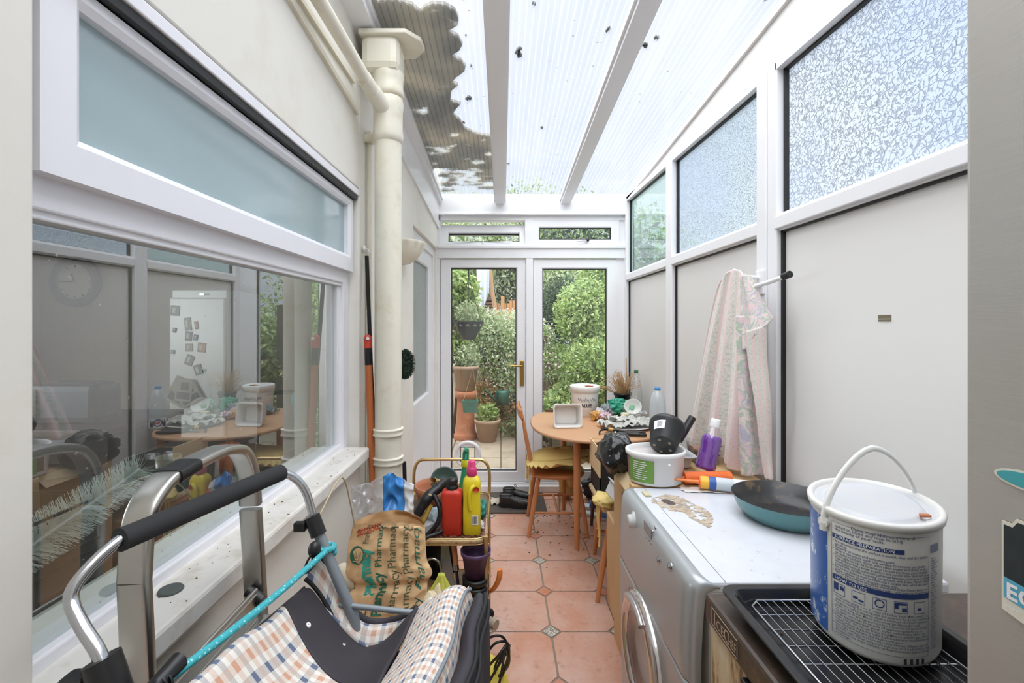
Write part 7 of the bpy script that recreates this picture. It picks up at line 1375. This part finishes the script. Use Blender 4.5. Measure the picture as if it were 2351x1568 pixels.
def BPt(u, v, off=.0016): p = Vector(bag(min(1,max(0,u)), min(1,max(0,v)))); p.y -= off; return p
# writing runs upwards: text x -> v, text y -> -u
def col(m, word, u0, v0, v1, size, rep=1, bold=0., shear=0.):
    L = (v1-v0)/rep
    for k in range(rep):
        vs, fs = text_geo(word, bold); mx = max(p[0] for p in vs); m.raw([BPt(u0-p[1]*size*4.6-0*shear, v0+L*k+(p[0]+p[1]*shear)*L*.97/mx, .002) for p in vs], fs)
for mat_, args in ((pm('olive_print', (92,104,74), .7), ((.30,.02,.42,.030,1,0.,0.),(.30,.84,.99,.026,1,0.,0.),(.645,.0,.98,.032,3,0.,0.),(.80,-.1,.96,.030,3,0.,0.))), (M_greenink, ((.47,-.03,.64,.038,2,.03,0.),(.47,.66,.99,.026,1,0.,0.),(.93,.47,.97,.028,1,0.,.3),(.58,-.12,.26,.036,1,.03,0.),(.93,.0,.44,.028,1,0.,0.))), (pm('teal_print', (60,170,150), .7), ((.33,.46,.82,.042,1,.05,0.),))):
    for a_ in args: m = MB(); col(m, 'Pharmacy', *a_); m.build('printed_column', mat_, t)
m = MB(); m.raw([BPt(.15+.105*math.cos(a), .76+.072*math.sin(a), .0022) for a in [2*PI*k/32 for k in range(32)]], [tuple(range(32))]); em = m.build('round_emblem', M_greenink, t)
m = MB(); F2 = lambda x, y: BPt(.15+x, .76+y, .0032)
for ln in (((-.045,.03),(-.02,-.03)),((-.02,-.03),(.03,-.03)),((-.05,.035),(-.01,.0)),((-.01,.0),(.0,.04)),((.0,.04),(.02,.0)),((.02,.0),(.05,.03)),((.05,.03),(.03,-.03)),((-.045,-.045),(.045,-.045))):
    a, b = ln; m.tube([F2(*a), F2(*b)], .0016, 5)
m.build('crown_mark', pm('cream_mark', (220,196,150), .7), em)
m = MB()
for k in range(9):
    a, b = .12+.035*k, .93+.004*k; m.tube([BPt(a+.02*math.sin(q*1.7), b-.03+.012*q, .002) for q in range(6)], .0016, 5)
m.build('red_scribble_print', pm('red_print', (206,84,52), .7), t)
t = thing('poly_bag', 'clear and blue plastic bag billowing behind the paper pharmacy bag', 'bag', (-.46,1.62,.7))
n = N('clear_film'); tr = n.n('BsdfTransparent', i_Color=(.97,.98,.99,1)).outputs[0]; dfu = n.n('MixShader', i_0=.5, i_1=n.n('BsdfDiffuse', i_Color=(.92,.94,.97,1)).outputs[0], i_2=n.n('BsdfTranslucent', i_Color=(.92,.94,.97,1)).outputs[0]).outputs[0]; gl = n.n('BsdfGlossy', i_Roughness=.12).outputs[0]; v = n.obj()
M_film = n.end(n.n('MixShader', i_0=.16, i_1=n.n('MixShader', i_0=n.math('MULTIPLY_ADD', n.noise(14, v, 4), .5, .1), i_1=tr, i_2=dfu).outputs[0], i_2=gl).outputs[0])
n = N('blue_film'); v = n.obj(); M_bfilm = n.end(n.bsdf(n.mix(n.noise(22, v, 3), lin((40,112,190)), lin((74,150,216))), .22, 0, n.bump(n.noise(26, v, 3), .6, .008)))
def pbag(a0, a1):
    def f(u, v):
        U = a0+(a1-a0)*u; X = at(808,0,1.60).x+(at(930,0,1.60).x-at(808,0,1.60).x)*U; top = .925-.035*(1-U)**2+.02*U-(.035*(max(0,U-.78)/.22)); z = .70+(top-.70)*v
        q = Vector((U*4, v*4, 9)); return (X+.012*(v-.5)*(1-U)*-2, 1.63-.045*math.sin(PI*U)*(1-.5*v)+.02*(abs(noise.noise(q))*2-.5)+.01*noise.noise(q*2.5), z+.01*noise.noise(q*1.5))
    return f
m = MB(); m.grid(pbag(0,.6), 40, 40); m.build('clear_film', M_film, t, solid=.001); m = MB(); m.grid(pbag(.6,.96), 24, 40); m.build('blue_film', M_bfilm, t, solid=.001); m = MB(); m.grid(pbag(.96,1.12), 12, 40); m.build('white_edge', pm('white_film', (232,236,240), .35), t, solid=.001)
m = MB(); m.box(-.50,-.27,1.44,1.64,0,.392,.006); simple('brown_carton', m, M_card, 'brown carton on the floor carrying the paper pharmacy bag', 'box')
m = MB(); m.tube([(-.56,1.62,.60),(-.50,1.56,.60),(-.44,1.53,.60)], .026, 16); simple('white_roll', m, pm('cream_roll', (232,226,206), .6), 'white tube end poking out left of the paper bag', 'roll')
m = MB(); crumple(m, (-.51,1.60,.52), (.03,.04,.05), 131, .4, 30, 18, 2.4); simple('cream_rag', m, pm('cream_rag', (222,210,182), .9), 'lumpy cream rag below the white tube behind the trolley bag', 'cloth')
m = MB(); m.tube(smooth([(-.43,1.08,1.01),(-.425,1.2,1.06),(-.44,1.3,1.02),(-.45,1.38,.92),(-.45,1.42,.84)],6), .0022, 6); simple('thin_wire', m, pm('beige_wire', (196,180,150), .6), 'thin beige wire looping behind the shopping trolley handle', 'wire')
m = MB(); sheet(m, (-.21,1.42,.60), .05, .09, 140, .03, 16, .2, 6, tilt=.03); simple('cream_rag', m, pm('cream_rag_b', (226,210,176), .9), 'folded cream tissue at the right edge of the paper bag', 'tissue', solid=.002)
